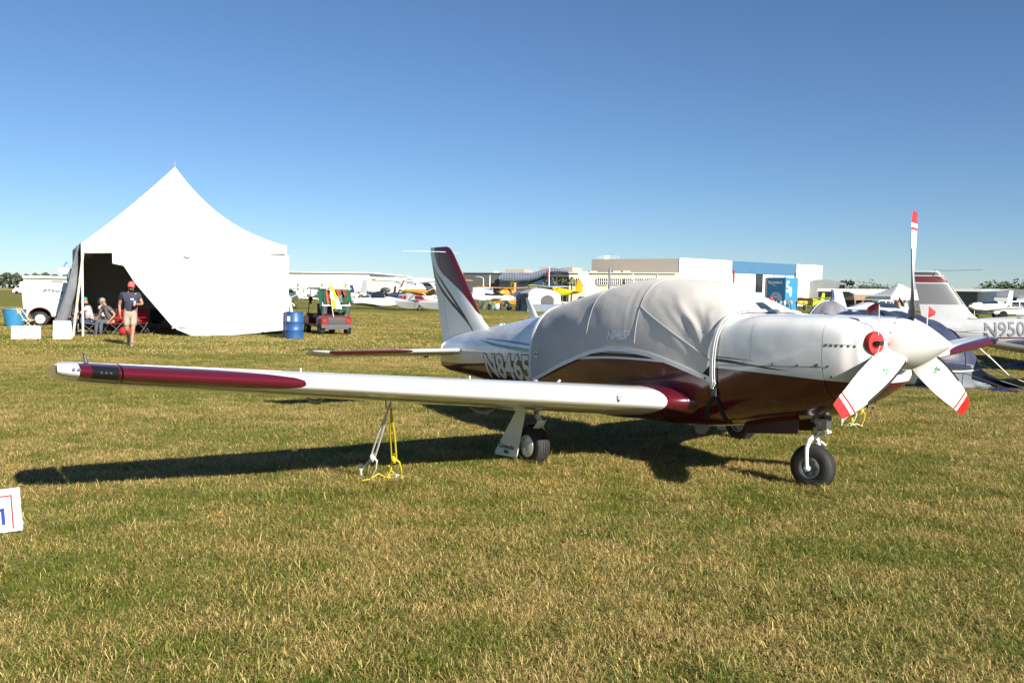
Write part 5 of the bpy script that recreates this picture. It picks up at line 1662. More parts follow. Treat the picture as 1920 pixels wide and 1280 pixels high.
aeroplane('lime green high-wing aeroplane in front of the white hangar end', gx(1520, 150), head(-.75, -.5), m_ac_lime, m_ac_lime, m_ac_lime, span=10, length=6.8)
aeroplane('orange low-wing aeroplane nosing out behind the canopy cover', gx(1408, 132), head(.9, -.35), m_ac_orange, m_ac_orange, m_ac_orange, span=9, length=6.8, high=False)
aeroplane('white low-wing aeroplane with a covered cockpit near the white pickup', gx(1858, 88), head(-.85, -.5), m_ac_white, m_ac_white, m_ac_white, span=9, length=7, high=False)
aeroplane('dark-winged light aeroplane parked behind the white box trailer', gx(97, 150), head(.9, .2), m_ac_white, mat_darkgrey, m_ac_white, span=10, length=7, high=True)
aeroplane('grey swept tail fin of an aeroplane rising behind the canopy cover', gx(1212, 52), head(.93, .36), m_ac_grey, m_ac_white, m_ac_grey, span=9, length=7.0, high=False, fin_h=1.65, swept=.75, canopy=False)

aeroplane('blue low-wing aeroplane beyond the flying boat', gx(690, 140), head(.85, -.5), m_ac_blue, m_ac_white, m_ac_blue, span=9, length=6.8, high=False)
aeroplane('dark grey low-wing aeroplane behind the red car', gx(752, 150), head(-.9, -.3), mat_darkgrey, mat_darkgrey, mat_darkgrey, span=9, length=6.8, high=False)
aeroplane('white high-wing aeroplane with a red tail fin by the sloping-roof hangar', gx(722, 155), head(-.6, .8), m_ac_white, m_ac_white, m_ac_red, span=10, length=7.2)
aeroplane('white high-wing aeroplane with blue tail behind the orange aeroplane', gx(900, 185), head(-.7, -.7), m_ac_white, m_ac_white, m_ac_blue, span=10, length=7.2)
aeroplane('small yellow low-wing aeroplane far behind the golf cart', gx(676, 160), head(.9, -.3), m_ac_yellow, m_ac_yellow, m_ac_yellow, span=8.5, length=6.2, high=False)

# ================================================================ buildings
m_bl_white = M('white_metal_siding', (.78, .78, .76), .55, var=.04, vscale=.4)
m_bl_cream = M('cream_render', (.62, .61, .46), .7, var=.05, vscale=.3)
m_bl_tan = M('tan_metal_siding', (.30, .26, .225), .6, var=.05, vscale=.3)
m_bl_dark = M('charcoal_siding', (.085, .088, .09), .6, var=.08, vscale=.3)
m_bl_blue = M('blue_header', (.05, .14, .25), .5, var=.06, vscale=.4)
m_bl_grey = M('grey_siding', (.16, .17, .19), .6, var=.06, vscale=.3)
m_bl_beige = M('beige_block', (.42, .36, .28), .7, var=.1)
m_navyglass = M('navy_glass', (.028, .06, .15), .15, coat=.4)
def wall_box(o, name, p0, p1, z0, z1, depth, mat):
    """a block along p0-p1 (front face), going back by depth"""
    p0, p1 = Vector(p0), Vector(p1)
    d = (p1-p0).normalized(); n = Vector((-d.y, d.x, 0))
    if n.y < 0: n = -n
    mb = MB(); a = [p0, p1, p1+n*depth, p0+n*depth]
    mb.prism([Vector((p.x, p.y, z0)) for p in a], (0, 0, z1-z0))
    return mb.build(name, mat, o, 0)
def zat(px, py, Y): return at(px, py, Y).z
def bld(name, label):
    return thing(name, label, 'building', (0, 0, 0))
# far-left low hangar
b = bld('hangar', 'low beige hangar at the far left beyond the van')
wall_box(b, 'wall', gx(44, 300), gx(200, 310), 0, zat(60, 521, 300), 25, m_bl_cream)
wall_box(b, 'roof', gx(42, 299), gx(202, 309), zat(60, 521, 300), zat(60, 517, 300), 27, m_bl_white)
p = gx(96, 299.5)
wall_box(b, 'door_opening', p, gx(118, 299.8), 0, zat(100, 526, 300), .3, m_bl_grey)
# long white hangar behind the cart
b = bld('hangar', 'long plain white hangar behind the golf cart')
wall_box(b, 'wall', gx(440, 176), gx(692, 172), 0, zat(560, 511, 174), 30, m_bl_white)
wall_box(b, 'roof', gx(436, 175.4), gx(698, 171.4), zat(560, 511, 174), zat(560, 509.3, 174), 31, m_bl_white)
for px in (470, 510, 560, 605, 650):
    wall_box(b, 'siding_panel', gx(px, 175.3-(px-440)*.016), gx(px+38, 175.3-(px-402)*.016), .3, zat(px, 528, 174), .25, m_bl_white)
b = bld('hangar', 'white hangar with sloping roof behind the floatplane')
p0, p1 = gx(690, 165), gx(770, 160)
d = (p1-p0).normalized(); n = Vector((-d.y, d.x, 0))
zt_, ze_ = zat(725, 519, 162), zat(770, 545, 162)
mb = MB(); mb.prism([p0, p1, p1 + Vector((0, 0, ze_)), p0.lerp(p1, .62) + Vector((0, 0, zt_)), p0 + Vector((0, 0, zt_))], n*20); mb.build('wall', m_bl_white, b, 0)
# dark museum building with its wave lattice
b = bld('museum_building', 'dark flat-roofed building with a blue glass wall under a wavy white lattice')
wall_box(b, 'wall', gx(868, 225), gx(1080, 215), 0, zat(950, 512, 218), 40, m_bl_dark)
wall_box(b, 'parapet', gx(867, 224.7), gx(1081, 214.7), zat(950, 512, 218), zat(950, 510.6, 218), 40.6, m_bl_grey)
wall_box(b, 'glass_wall', gx(936, 220.3), gx(1072, 214), 0, zat(1000, 518, 216), .6, m_navyglass)
wt = [(935, 519), (940, 514), (948, 511.5), (962, 511), (975, 513.5), (990, 514), (1005, 509.5), (1020, 504.5), (1036, 502), (1052, 503), (1066, 506), (1075, 509)]
wb = [(935, 526), (945, 529), (960, 530), (975, 529), (990, 527.5), (1005, 523.5), (1018, 517), (1030, 513), (1045, 512), (1060, 513), (1075, 513)]
mlat = M('white_lattice', (.36, .41, .50), .5)
def lat(i, n, t):
    px = 936 + 138*i/n
    Y = 219.3 - (px-936)*.040 - 1.2 - 1.0*math.sin(math.pi*t)
    return at(px, interp(px, [q[0] for q in wb], [q[1] for q in wb])*(1-t) + interp(px, [q[0] for q in wt], [q[1] for q in wt])*t, Y)
for i in range(0, 47):
    mb = MB(); mb.tube([lat(i, 46, t) for t in ss(0, 1, 5)], .07, 4); mb.build('lattice_rib', mlat, b)
for t in (0, .25, .5, .75, 1):
    mb = MB(); mb.tube([lat(i, 60, t) for i in range(61)], .055, 4); mb.build('lattice_rail', mlat, b)
mbk = MB(); mbk.grid(lambda u, v: lat(u*60, 60, v) + Vector((0, .5, 0)), 60, 6); o = mbk.build('lattice_backing', m_navyglass, b); solidify(o, .05)
for (x0, y0, x1, y1) in ((948, 504.5, 983, 511), (1012, 500.5, 1046, 506), (1048, 501, 1073, 508)):
    wall_box(b, 'roof_unit', at(x0, y1, 224), at(x1, y1, 222), zat(x0, y1, 223)-.5, zat(x0, y0, 223), 6, m_bl_beige)
for x in (926, 931):
    wall_box(b, 'roof_vent', at(x, 511, 224), at(x+4, 511, 224), zat(x, 512, 224), zat(x, 508.5, 224), 1, m_bl_white)
# cream terminal with ribbon windows
b = bld('terminal_building', 'long cream building with rows of small-paned windows')
e0, e1 = gx(1066, 205), gx(1265, 196)
wall_box(b, 'wall', e0, e1, 0, zat(1150, 512, 200), 20, m_bl_cream)
wall_box(b, 'parapet', gx(1065, 204.6), gx(1266, 195.6), zat(1150, 512, 200), zat(1150, 510.5, 200), 20.6, m_bl_white)
for x0, x1 in ((1078, 1099), (1103, 1114), (1119, 1139), (1143, 1161), (1165, 1184), (1188, 1206), (1211, 1229)):
    Y0 = 205 - (x0-1066)*.0452 - .25; Y1 = 205 - (x1-1066)*.0452 - .25
    z0, z1 = zat(x0, 533.5, Y0), zat(x0, 521.5, Y0)
    w = wall_box(b, 'window', gx(x0, Y0), gx(x1, Y1), z0, z1, .2, mat_glass)
    mb = MB()
    pa, pb = gx(x0, Y0-.12), gx(x1, Y1-.12)
    for k in range(6):
        p = pa.lerp(pb, k/5); mb.box((p.x, p.y, (z0+z1)/2), (.12, .08, z1-z0))
    for k in range(3):
        p = pa.lerp(pb, .5); mb.box((p.x, p.y+.02, z0 + (z1-z0)*k/2), ((pb-pa).length, .08, .10), rz=math.atan2(pb.y-pa.y, pb.x-pa.x))
    mb.build('frame', m_bl_white, w, 0)
for x0 in (1106, 1150, 1168): wall_box(b, 'roof_unit', at(x0, 511, 203), at(x0+14, 511, 203), zat(x0, 511, 203)-.3, zat(x0, 507.5, 203), 3, m_bl_beige)
for px in (1187, 1232):
    mb = MB(); mb.tube([gx(px, 200) + Vector((0, -2.5, 0)), at(px, 511, 197.4)], .10, 6); mb.build('downpipe', m_bl_white, b)
# the big hangar
b = bld('large_hangar', 'tall tan and white hangar with a blue band above its open doors')
C0, C1, C2 = gx(1108, 226), gx(1270, 214), gx(1537, 248)
H_ = zat(1270, 484.6, 214)
def hang(name, t0, t1, z0, z1, proud, mat, dep=.4):
    d = (C2-C1).normalized(); n = Vector((d.y, -d.x, 0))
    a, c = C1.lerp(C2, t0) + n*proud, C1.lerp(C2, t1) + n*proud
    return wall_box(b, name, a, c, z0, z1, dep, mat)
mb = MB(); d2 = (C2-C1).normalized(); nb = Vector((-d2.y, d2.x, 0))*40
mb.prism([C0, C1, C2, C2+(C0-C1)], (0, 0, H_)); mb.build('wall', m_bl_tan, b, 0)
# front of the hangar: t along the front for a photograph column
def tf(px):
    lo, hi = 0., 1.
    for _ in range(40):
        m_ = (lo+hi)/2; p = C1.lerp(C2, m_)
        q = 960 + 1600*(p.x/p.y)
        if q < px - 0: lo = m_
        else: hi = m_
    return (lo+hi)/2
hang('front_panel', 0.0, tf(1366), 0, H_+.15, .5, m_bl_white)
hang('front_panel', tf(1487), 1.0, 0, H_+.15, .5, m_bl_white)
hang('blue_header', tf(1366)+.002, tf(1487)-.002, H_*.735, H_+.1, .45, m_bl_blue)
for x0, x1 in ((1367, 1412), (1426, 1445.5), (1447.5, 1466), (1468.5, 1485)):
    hang('door_leaf', tf(x0), tf(x1), .05, H_*.735, .25, m_bl_white)
hang('door_gap', tf(1412), tf(1426), .05, H_*.735, .08, mat_glass)
hang('canopy_base', tf(1366), tf(1437), 0, H_*.30, 3.2, m_bl_cream, 2.8)
for x0, x1 in ((1392, 1404), (1409, 1424)): hang('shutter', tf(x0), tf(x1), .1, H_*.20, 3.35, m_bl_beige, .3)
for x0 in (1369, 1484): hang('red_light_mast', tf(x0), tf(x0)+.006, H_*.5, H_*.80, .7, mat_red, .15)
mb = MB()
for k in range(9):
    p = C0.lerp(C1, .1+.03*k) + Vector((0, 4, H_)); mb.tube([p, p+Vector((0, 0, 1.0))], .04, 4)
mb.tube([C0.lerp(C1, .1) + Vector((0, 4, H_+1)), C0.lerp(C1, .34) + Vector((0, 4, H_+1))], .04, 4); mb.tube([C0.lerp(C1, .1) + Vector((0, 4, H_+.5)), C0.lerp(C1, .34) + Vector((0, 4, H_+.5))], .04, 4)
mb.build('roof_railing', m_bl_white, b)
p = C0.lerp(C1, .2) + Vector((0, 5, H_+.5)); mb = MB(); mb.box(p, (1.4, 1.4, 1.2)); mb.build('roof_unit', m_bl_white, b)
# white hangar end and long grey shed to the right
b = bld('hangar', 'white hangar with shallow gable just right of the large hangar')
p0, p1 = gx(1534, 205), gx(1586, 200)
mb = MB(); mb.prism([p0, p1, p1 + Vector((0, 0, zat(1584, 531, 200))), p0.lerp(p1, .35) + Vector((0, 0, zat(1550, 524, 202))), p0 + Vector((0, 0, zat(1536, 523.5, 204)))], (4, 18, 0)); mb.build('wall', m_bl_white, b, 0)
wall_box(b, 'window', gx(1573, 200.6), gx(1578, 200.1), zat(1575, 541, 200), zat(1575, 534, 200), .2, mat_glass)
wall_box(b, 'window', gx(1579, 200.4), gx(1583, 199.9), zat(1575, 541, 200), zat(1575, 534, 200), .2, mat_glass)
b = bld('long_shed', 'long grey shed with a white roof edge behind the tan field tent')
wall_box(b, 'wall', gx(1534, 178), gx(1740, 168), 0, zat(1600, 547, 175), 14, m_bl_grey)
wall_box(b, 'roof', gx(1532, 177), gx(1742, 167), zat(1600, 547, 175), zat(1600, 541.5, 175), 16, m_bl_white)
for x in (1631, 1640, 1649): wall_box(b, 'roof_vent', at(x, 543, 178), at(x+2.5, 543, 178), zat(x, 543, 178)-.3, zat(x, 540.5, 178), .4, m_bl_grey)
b = bld('long_shed', 'grey shed with white roof behind the striped grey tail fin')
wall_box(b, 'wall', gx(1780, 132), gx(1869, 128), 0, zat(1820, 546.5, 130), 12, m_bl_grey)
wall_box(b, 'roof', gx(1779, 131), gx(1870, 127), zat(1820, 546.5, 130), zat(1820, 541.5, 130), 14, m_bl_white)
b = bld('hangar', 'white gabled hangar with dark doorway at the right edge')
p0, p1 = gx(1868, 124), gx(1960, 119)
zg0, zg1 = zat(1868, 546, 123), zat(1895, 541.5, 122)
mb = MB(); mb.prism([p0, p1, p1+Vector((0, 0, zg0)), p0.lerp(p1, .4)+Vector((0, 0, zg1)), p0+Vector((0, 0, zg0))], (1, 20, 0)); mb.build('wall', m_bl_white, b, 0)
wall_box(b, 'door_opening', gx(1891, 122.3), gx(1906, 121.5), 0, zat(1895, 558, 122), .3, mat_blackhole)
wall_box(b, 'door_leaf', gx(1864, 123.2), gx(1890.5, 122.1), 0, zat(1870, 558, 123), .4, m_bl_white)
wall_box(b, 'door_leaf', gx(1906.5, 121.3), gx(1925, 120.6), 0, zat(1915, 560, 121), .4, m_bl_white)

# ---------------------------------------------------------------- blue advertising tank
bt = thing('advert_tower', 'blue angled display tower with white lettering and a large number in front of the hangar', 'display tower', gx(1472, 138), 0)
m_tank = M('blue_display', (.035, .20, .40), .45, var=.06)
m_tanktxt = M('white_vinyl_print', (.78, .80, .82), .5)
a0 = gx(1437.5, 140.5) - bt.location; a1 = Vector((0, 0, 0)); a2 = gx(1495.5, 140) - bt.location
Ht = zat(1470, 520, 138)
mb = MB(); mb.prism([a0, a1, a2, a2 + Vector((.4, 2.6, 0)), a0 + Vector((.4, 2.6, 0))], (0, 0, Ht)); mb.build('body', m_tank, bt, 0)
def facefn(p, q, off):
    d = (q-p).normalized(); n = Vector((d.y, -d.x, 0))
    return lambda x, z: p + d*x + n*off + Vector((0, 0, z))
fl = facefn(a0, a1, .03); w1 = (a1-a0).length
lettering('FlyLakeland', .62, lambda x, y: fl(.22 + x, Ht-1.0 + y), m_tanktxt, bt, bold=.016, sx=.86)
mb = MB()
for r0, r1, s0, s1 in ((.92, 1.04, 0, 2*math.pi), (.62, .72, -.35, math.pi+.35)):
    mb.add([fl(w1*.5 + r*math.cos(s0+(s1-s0)*k/40), 1.75 + r*math.sin(s0+(s1-s0)*k/40)) for k in range(41) for r in (r0, r1)], [(2*k, 2*k+1, 2*k+3, 2*k+2) for k in range(40)])
mb.add([fl(w1*.5 + x, 1.75 + y) for x, y in ((-.75, .30), (-.45, .10), (0, -.35), (.5, .15), (.78, .35), (.5, -.05), (0, -.60), (-.45, -.12))], [(0, 1, 7), (1, 2, 6, 7), (2, 3, 5, 6), (3, 4, 5)])
mb.add([fl(w1*.5 + x, 1.75 + y) for x, y in ((-.40, .38), (.40, .38), (.28, .20), (-.30, .18))], [(0, 1, 2, 3)])
mb.add([fl(.75 + x, Ht-1.28 + y) for x, y in ((0, .10), (.9, -.05), (.95, -.12), (.3, -.02))], [(0, 1, 2, 3)])
mb.build('round_emblem', m_tanktxt, bt, 0, fix=False)
fr_ = facefn(a1, a2, .03)
lettering('5', 2.5, lambda x, y: fr_(.12 + x, Ht-2.35 + y), m_tanktxt, bt, bold=.05, sx=.80)
lettering('0', 2.1, lambda x, y: fr_(.95 + x, Ht-3.0 + y), m_tanktxt, bt, bold=.05, sx=.72)
for x in (1442, 1449, 1460, 1478):
    pp = gx(x, 139.6) - bt.location
    mb = MB(); mb.tube([pp + Vector((0, .8, Ht)), pp + Vector((0, .8, Ht+.5))], .03, 4); mb.build('rail_post', mat_grey, bt)

# ---------------------------------------------------------------- poles and lamps
def street_lamp(label, px, Y, ytop, arm, g='street lamps and masts'):
    o = thing('street_lamp', label, 'lamp post', gx(px, Y), 0, g)
    h = zat(px, ytop, Y)
    mb = MB(); mb.tube([(0, 0, 0), (0, 0, h)], [.14, .09], 8); mb.build('post', m_bl_white, o)
    if arm:
        mb = MB(); mb.tube([(0, 0, h), (arm*.5, 0, h+.35), (arm, 0, h+.4)], .05, 6); mb.build('arm', m_bl_white, o)
        mb = MB(); mb.box((arm*1.1, 0, h+.38), (.7, .3, .14)); mb.build('lamp_head', mat_grey, o)
    else:
        mb = MB(); mb.lathe([(.05, 0), (.16, .05), (.16, .3), (.05, .38)], (0, 0, h), (0, 0, 1), 10); mb.build('lamp_head', mat_grey, o)
    return o
street_lamp('slim street lamp with a curved arm before the dark building', 906, 190, 522, -1.2)
street_lamp('plain pale mast between the street lamp and the wavy lattice', 918, 185, 518, 0)
fp = thing('flagpole', 'white flagpole with a drooping flag before the wavy lattice', 'flagpole', gx(1029, 190))
hh = zat(1029, 500, 190)
mb = MB(); mb.tube([(0, 0, 0), (0, 0, hh)], [.12, .07], 8); mb.ball((0, 0, hh), .12, 8); mb.build('pole', m_bl_white, fp)
mb = MB(); mb.grid(lambda u, v: Vector((-.02 - .45*u, .12*math.sin(u*6 + v*3), hh - .2 - 2.4*v - .6*u)), 5, 8); f_ = mb.build('flag', M('flag_red_blue', (.25, .04, .06), .8), fp); solidify(f_, .02)
ms = thing('mast', 'grey mast with a bent foot rising just behind the canopy cover', 'mast', gx(1142, 58))
mb = MB(); mb.tube([(-.12, 0, 0), (-.08, 0, 1.7), (0, 0, 2.15), (0, 0, zat(1140, 503, 58))], [.09, .09, .085, .08], 8); mb.build('post', mat_steel, ms)
bp_ = thing('banner_pole', 'dark blue pole standing before the long shed', 'pole', gx(1560, 120))
mb = MB(); mb.tube([(0, 0, 0), (0, 0, zat(1560, 543, 120))], .17, 8); mb.build('post', m_ac_blue, bp_)

# ================================================================ vehicles
def car(name, label, cat, loc, rz, Lc, Wc, Hc, paint, prof_, glass_rows, wheels=(-.31, .31), wr=.34, group=None):
    """side profile prism with tapered greenhouse, wheels, windows and lights"""
    o = thing(name, label, cat, loc, rz, group)
    mb = MB()
    ys = [(-.5, .97), (-.46, 1.0), (.46, 1.0), (.5, .97)]
    belt = Hc*.56
    def P(x, z, s): 
        ins = 1 - .16*max(0, (z-belt)/(Hc-belt))
        return Vector((x*Lc, s*Wc*ins, z*1.0))
    mb.rings([[P(x, z*Hc if s in (-.46, .46) else z*Hc*.99+.002, s) for x, z in prof_] for s, _ in ys], True, True)
    mb.build('body', paint, o, 30)
    for sd in (1, -1):
        for poly in glass_rows:
            mb = MB(); mb.prism([P(x, z*Hc, sd*.5) + Vector((0, sd*.006, 0)) for x, z in poly], (0, sd*.012, 0)); mb.build('window', mat_glass, o, 0)
        for wx in wheels:
            wheel(Vector((wx*Lc, sd*Wc*.44, wr)), wr, .22, (0, -sd, 0), o, 'tyre', rim_r=wr*.6)
            mb = MB(); mb.lathe([(wr*.6, .10), (wr*.5, .115), (.01, .118)], (wx*Lc, sd*Wc*.44, wr), (0, sd, 0), 16); mb.build('wheel_disc', mat_chrome, o)
            mb = MB(); mb.lathe([(wr*1.15, 0), (wr*1.15, .012), (.02, .013)], (wx*Lc, sd*(Wc*.5-.008), wr*1.02), (0, sd, 0), 20); mb.build('wheel_arch', mat_blackhole, o)
    return o
vanp = [(-.5, .14), (.47, .14), (.5, .20), (.495, .40), (.40, .53), (.30, .88), (.22, .98), (-.48, 1.0), (-.5, .95)]
car('van', 'white high-roof passenger van on the far left track', 'van', gx(52, 222), math.pi + R(4), 6.6, 2.1, 2.65, mat_white, vanp, [[(.375, .58), (.30, .84), (.24, .86), (.24, .58)], [(.18, .62), (.18, .86), (-.46, .86), (-.46, .62)]], wheels=(-.28, .34), wr=.38)
suv = [(-.5, .22), (.5, .22), (.5, .50), (.47, .56), (.26, .60), (.14, .95), (.05, 1.0), (-.42, 1.0), (-.49, .62)]
car('car', 'white estate car half hidden behind the canopy cover', 'car', gx(1100, 95), math.pi - R(25), 4.5, 1.8, 1.75, mat_white, suv, [[(.22, .63), (.13, .92), (-.10, .92), (-.10, .63)], [(-.13, .63), (-.13, .92), (-.40, .92), (-.45, .63)]])
pick = [(-.5, .26), (.5, .26), (.5, .56), (.28, .62), (.17, .97), (.12, 1.0), (-.10, 1.0), (-.14, .64), (-.5, .62)]
car('pickup_truck', 'white crew-cab pickup at the right edge before the gabled hangar', 'pickup', gx(1910, 92), R(172), 5.6, 1.9, 1.9, mat_white, pick, [[(.25, .66), (.16, .93), (.05, .93), (.05, .66)], [(.03, .66), (.03, .93), (-.09, .93), (-.11, .66)]], wheels=(-.3, .33), wr=.38)
car('pickup_truck', 'white pickup among the people by the tan field tent', 'pickup', gx(1660, 92), R(176), 5.2, 1.85, 1.75, mat_white, pick, [[(.25, .66), (.16, .93), (.05, .93), (.05, .66)], [(.03, .66), (.03, .93), (-.09, .93), (-.11, .66)]], wheels=(-.3, .33), wr=.36)
car('car', 'red car beyond the floatplane floats', 'car', gx(782, 118), R(8), 4.4, 1.8, 1.45, m_ac_red, suv, [[(.22, .63), (.13, .92), (-.10, .92), (-.10, .63)], [(-.13, .63), (-.13, .92), (-.40, .92), (-.45, .63)]])
cdk = car('car', 'black car behind the trailer row near the dark building', 'car', gx(872, 165), R(10), 4.4, 1.8, 1.5, mat_black, suv, [[(.22, .63), (.13, .92), (-.10, .92), (-.10, .63)], [(-.13, .63), (-.13, .92), (-.40, .92), (-.45, .63)]])
car('car', 'silver car right of the golf cart far across the field', 'car', gx(684, 130), R(5), 4.4, 1.8, 1.5, m_ac_alu, suv, [[(.22, .63), (.13, .92), (-.10, .92), (-.10, .63)], [(-.13, .63), (-.13, .92), (-.40, .92), (-.45, .63)]])
car('car', 'dark blue car by the small white hangar behind the floatplane', 'car', gx(738, 142), R(-8), 4.4, 1.8, 1.5, m_ac_blue, suv, [[(.22, .63), (.13, .92), (-.10, .92), (-.10, .63)], [(-.13, .63), (-.13, .92), (-.40, .92), (-.45, .63)]])
car('car', 'white car beside the display trailer near the dark building', 'car', gx(936, 150), R(175), 4.4, 1.8, 1.5, mat_white, suv, [[(.22, .63), (.13, .92), (-.10, .92), (-.10, .63)], [(-.13, .63), (-.13, .92), (-.40, .92), (-.45, .63)]])
dt = thing('display_trailer', 'white display trailer with teal and blue swooshes near the street lamp', 'trailer', gx(905, 170), R(3))
mb = MB(); mb.box((0, 0, 1.9), (3.9, 2.3, 2.3)); mb.build('box', m_bl_white, dt, 0)
m_teal2 = M('teal_print', (.01, .33, .42), .5); m_blue2 = M('blue_print_stripe', (.02, .12, .36), .5)
mb = MB(); mb.add([(x, -1.16, z) for x, z in ((-1.9, 2.6), (0, 2.1), (1.9, 1.9), (1.9, 1.5), (0, 1.95), (-1.9, 2.5))], [(0, 1, 4, 5), (1, 2, 3, 4)]); mb.add([(x, -1.16, z) for x, z in ((.6, 1.4), (1.9, 1.35), (1.9, .8), (1.1, .85))], [(0, 1, 2, 3)]); mb.build('swoosh', m_teal2, dt, 0)
mb = MB(); mb.add([(x, -1.165, z) for x, z in ((-.6, 2.85), (1.9, 2.95), (1.9, 2.5), (.6, 2.65))], [(0, 1, 2, 3)]); mb.build('swoosh', m_blue2, dt, 0)
for x in (-.5, .5):
    wheel(Vector((x, -1.0, .36)), .36, .22, (0, 1, 0), dt, 'tyre', rim_r=.2)
mb = MB(); mb.box((0, 0, .68), (3.7, 2.0, .14)); mb.build('chassis', mat_darkgrey, dt)

# ---------------------------------------------------------------- golf cart
gc = thing('golf_cart', 'red and black golf cart seen from behind with green towels over its rear seats', 'golf cart', Vector((-6.92, 32.6, 0)), R(90+31))
m_cart = M('cart_red', (.16, .018, .018), .35, coat=.4)
m_green = M('green_towel', (.012, .075, .045), .9, var=.25, vscale=8)
m_orange_t = M('orange_towel', (.42, .11, .05), .9, var=.2)
# local +X is the cart's forward direction
mb = MB(); mb.rings([[Vector((x, y*w, z)) for y, z in ((-.60, .34), (-.60, .62), (-.52, .72+dz), (.52, .72+dz), (.60, .62), (.60, .34))] for x, w, dz in ((-.62, .97, -.08), (-.55, 1, 0.02), (-.1, 1, .02), (.0, .98, -.10))], True, True); mb.build('rear_body', m_cart, gc, 30)
mb = MB(); mb.rings([[Vector((x, y*.34, z)) for y, z in ((-1, .36), (1, .36), (1, top), (-1, top))] for x, top in ((-.645, .60), (-.62, .68), (-.3, .80))], True, True); mb.build('rear_hatch', M('cart_hatch', (.025, .025, .028), .6), gc, 30)
mb = MB(); mb.box((-.64, 0, .34), (.10, 1.22, .12)); mb.box((-.60, 0, .26), (.14, .9, .06)); mb.build('bumper', M('cart_bumper', (.075, .075, .08), .6), gc)
for y in (-.46, .46):
    mb = MB(); mb.lathe([(.065, 0), (.065, .03), (.05, .045), (.01, .05)], (-.60, y, .53), (-1, 0, 0), 16); mb.build('tail_light', M('red_tail_light', (.75, .02, .015), .25, coat=.5) if 'red_tail_light' not in bpy.data.materials else bpy.data.materials['red_tail_light'], gc)
    wheel(Vector((-.35, y*1.13, .23)), .23, .19, (0, 1 if y < 0 else -1, 0), gc, 'tyre', rim_r=.12)
    wheel(Vector((1.35, y*1.08, .23)), .23, .19, (0, 1 if y < 0 else -1, 0), gc, 'tyre', rim_r=.12)
    mb = MB(); mb.tube([(-.42, y*1.15, .75), (-.30, y*1.15, 1.74)], .018, 6); mb.build('roof_post', mat_black, gc)
    mb = MB(); mb.tube([(1.25, y*1.15, .55), (.85, y*1.15, 1.74)], .018, 6); mb.build('roof_post', mat_black, gc)
    mb = MB(); mb.lathe([(.11, 0), (.125, .30), (.02, .31)], (-.50, y*.98, .80), (0, 0, 1), 14); mb.build('sand_bottle', mat_darkgrey, gc)
    mb = MB(); mb.box((-.46, y*.92, 1.13), (.16, .30, .035), rz=.2); mb.build('arm_pad', M('pale_pad', (.6, .6, .58), .6) if 'pale_pad' not in bpy.data.materials else bpy.data.materials['pale_pad'], gc)
mb = MB(); mb.box((.35, 0, .36), (1.0, 1.16, .10)); mb.rings([[Vector((x, y*.58, z)) for y, z in ((-1, .36), (1, .36), (1, t), (-1, t))] for x, t in ((.95, .62), (1.2, .80), (1.65, .62), (1.75, .45))], True, True); mb.build('front_body', m_cart, gc, 30)
mb = MB(); mb.box((.25, 0, .72), (.50, 1.08, .14)); mb.build('seat', mat_darkgrey, gc)
mb = MB(); mb.box((.0, 0, .98), (.10, 1.08, .40)); mb.build('backrest', mat_darkgrey, gc)
mb = MB(); mb.rings([[Vector((x, y, z)) for y, z in ((-.62, 1.74), (-.60, 1.79), (.60, 1.79), (.62, 1.74))] for x in (-.52, -.5, .9, 1.0)], True, True); mb.build('roof', M('cart_roof', (.30, .31, .31), .5), gc)
mb = MB(); mb.tube([(-.52, -.52, 1.22), (-.56, -.52, 1.12), (-.56, .52, 1.12), (-.52, .52, 1.22)], .022, 6); mb.build('bag_rail', mat_white, gc)
mb = MB(); mb.tube([(.95, 0, .75), (.72, 0, 1.0)], .02, 6); mb.lathe([(.17, -.012), (.19, 0), (.17, .012), (.155, 0), (.17, -.012)], (.70, -.28, 1.03), (-.7, 0, .7), 20, cap=False); mb.build('steering_wheel', mat_black, gc)
mb = MB(); mb.ball((.6, .62, 1.35), .11, 10, sc=(1, .8, 1)); mb.build('mirror', mat_black, gc)
def towel(label, y0, y1, zt, zb, mat, x=-.46):
    o = thing('towel', label, 'towel', gc.location, gc.rotation_euler.z, 'towels draped over the golf cart')
    mb = MB(); mb.grid(lambda u, v: Vector((x - .05*math.sin(u*9+v*2) - .05*v, y0 + (y1-y0)*u + .03*math.sin(v*5), zt + (zb-zt)*v - .06*math.sin(u*7)*v)), 12, 10)
    t = mb.build('cloth', mat, o, 60); solidify(t, .012); return o
towel('dark green towel hanging at the left of the golf cart roof', .66, .34, 1.74, 1.02, m_green)
towel('orange towel strip hanging beside the checked flag', .38, .20, 1.70, 1.16, m_orange_t, -.49)
towel('broad green and orange jacket hanging at the right rear of the golf cart', .12, -.64, 1.72, 1.20, m_green)
towel('faded orange strip over the green jacket on the cart', -.02, -.18, 1.73, 1.52, m_orange_t, -.53)
towel('second faded orange strip on the cart jacket, farther right', -.28, -.40, 1.73, 1.50, m_orange_t, -.53)
towel('grey mesh pocket hanging below the orange strips on the cart', -.04, -.24, 1.52, 1.20, M('grey_mesh', (.22, .22, .20), .8), -.54)
towel('green jacket trailing below the white rail of the cart', -.02, -.52, 1.10, .88, m_green, -.52)
fg = thing('checked_flag', 'yellow and white checked flag on a short white pole behind the cart', 'flag', gc.location, gc.rotation_euler.z)
m_fy = M('flag_yellow', (.62, .50, .01), .7); m_fw = M('flag_white', (.8, .8, .78), .7)
mb = MB()
def FP(u, v):
    return Vector((-.66 - .03*math.sin(v*4+u*3), .30 - .10*v - (.03 + .36*v**.75)*u*1.0, 1.97 - .98*v))
nv_, nu_ = 16, 8
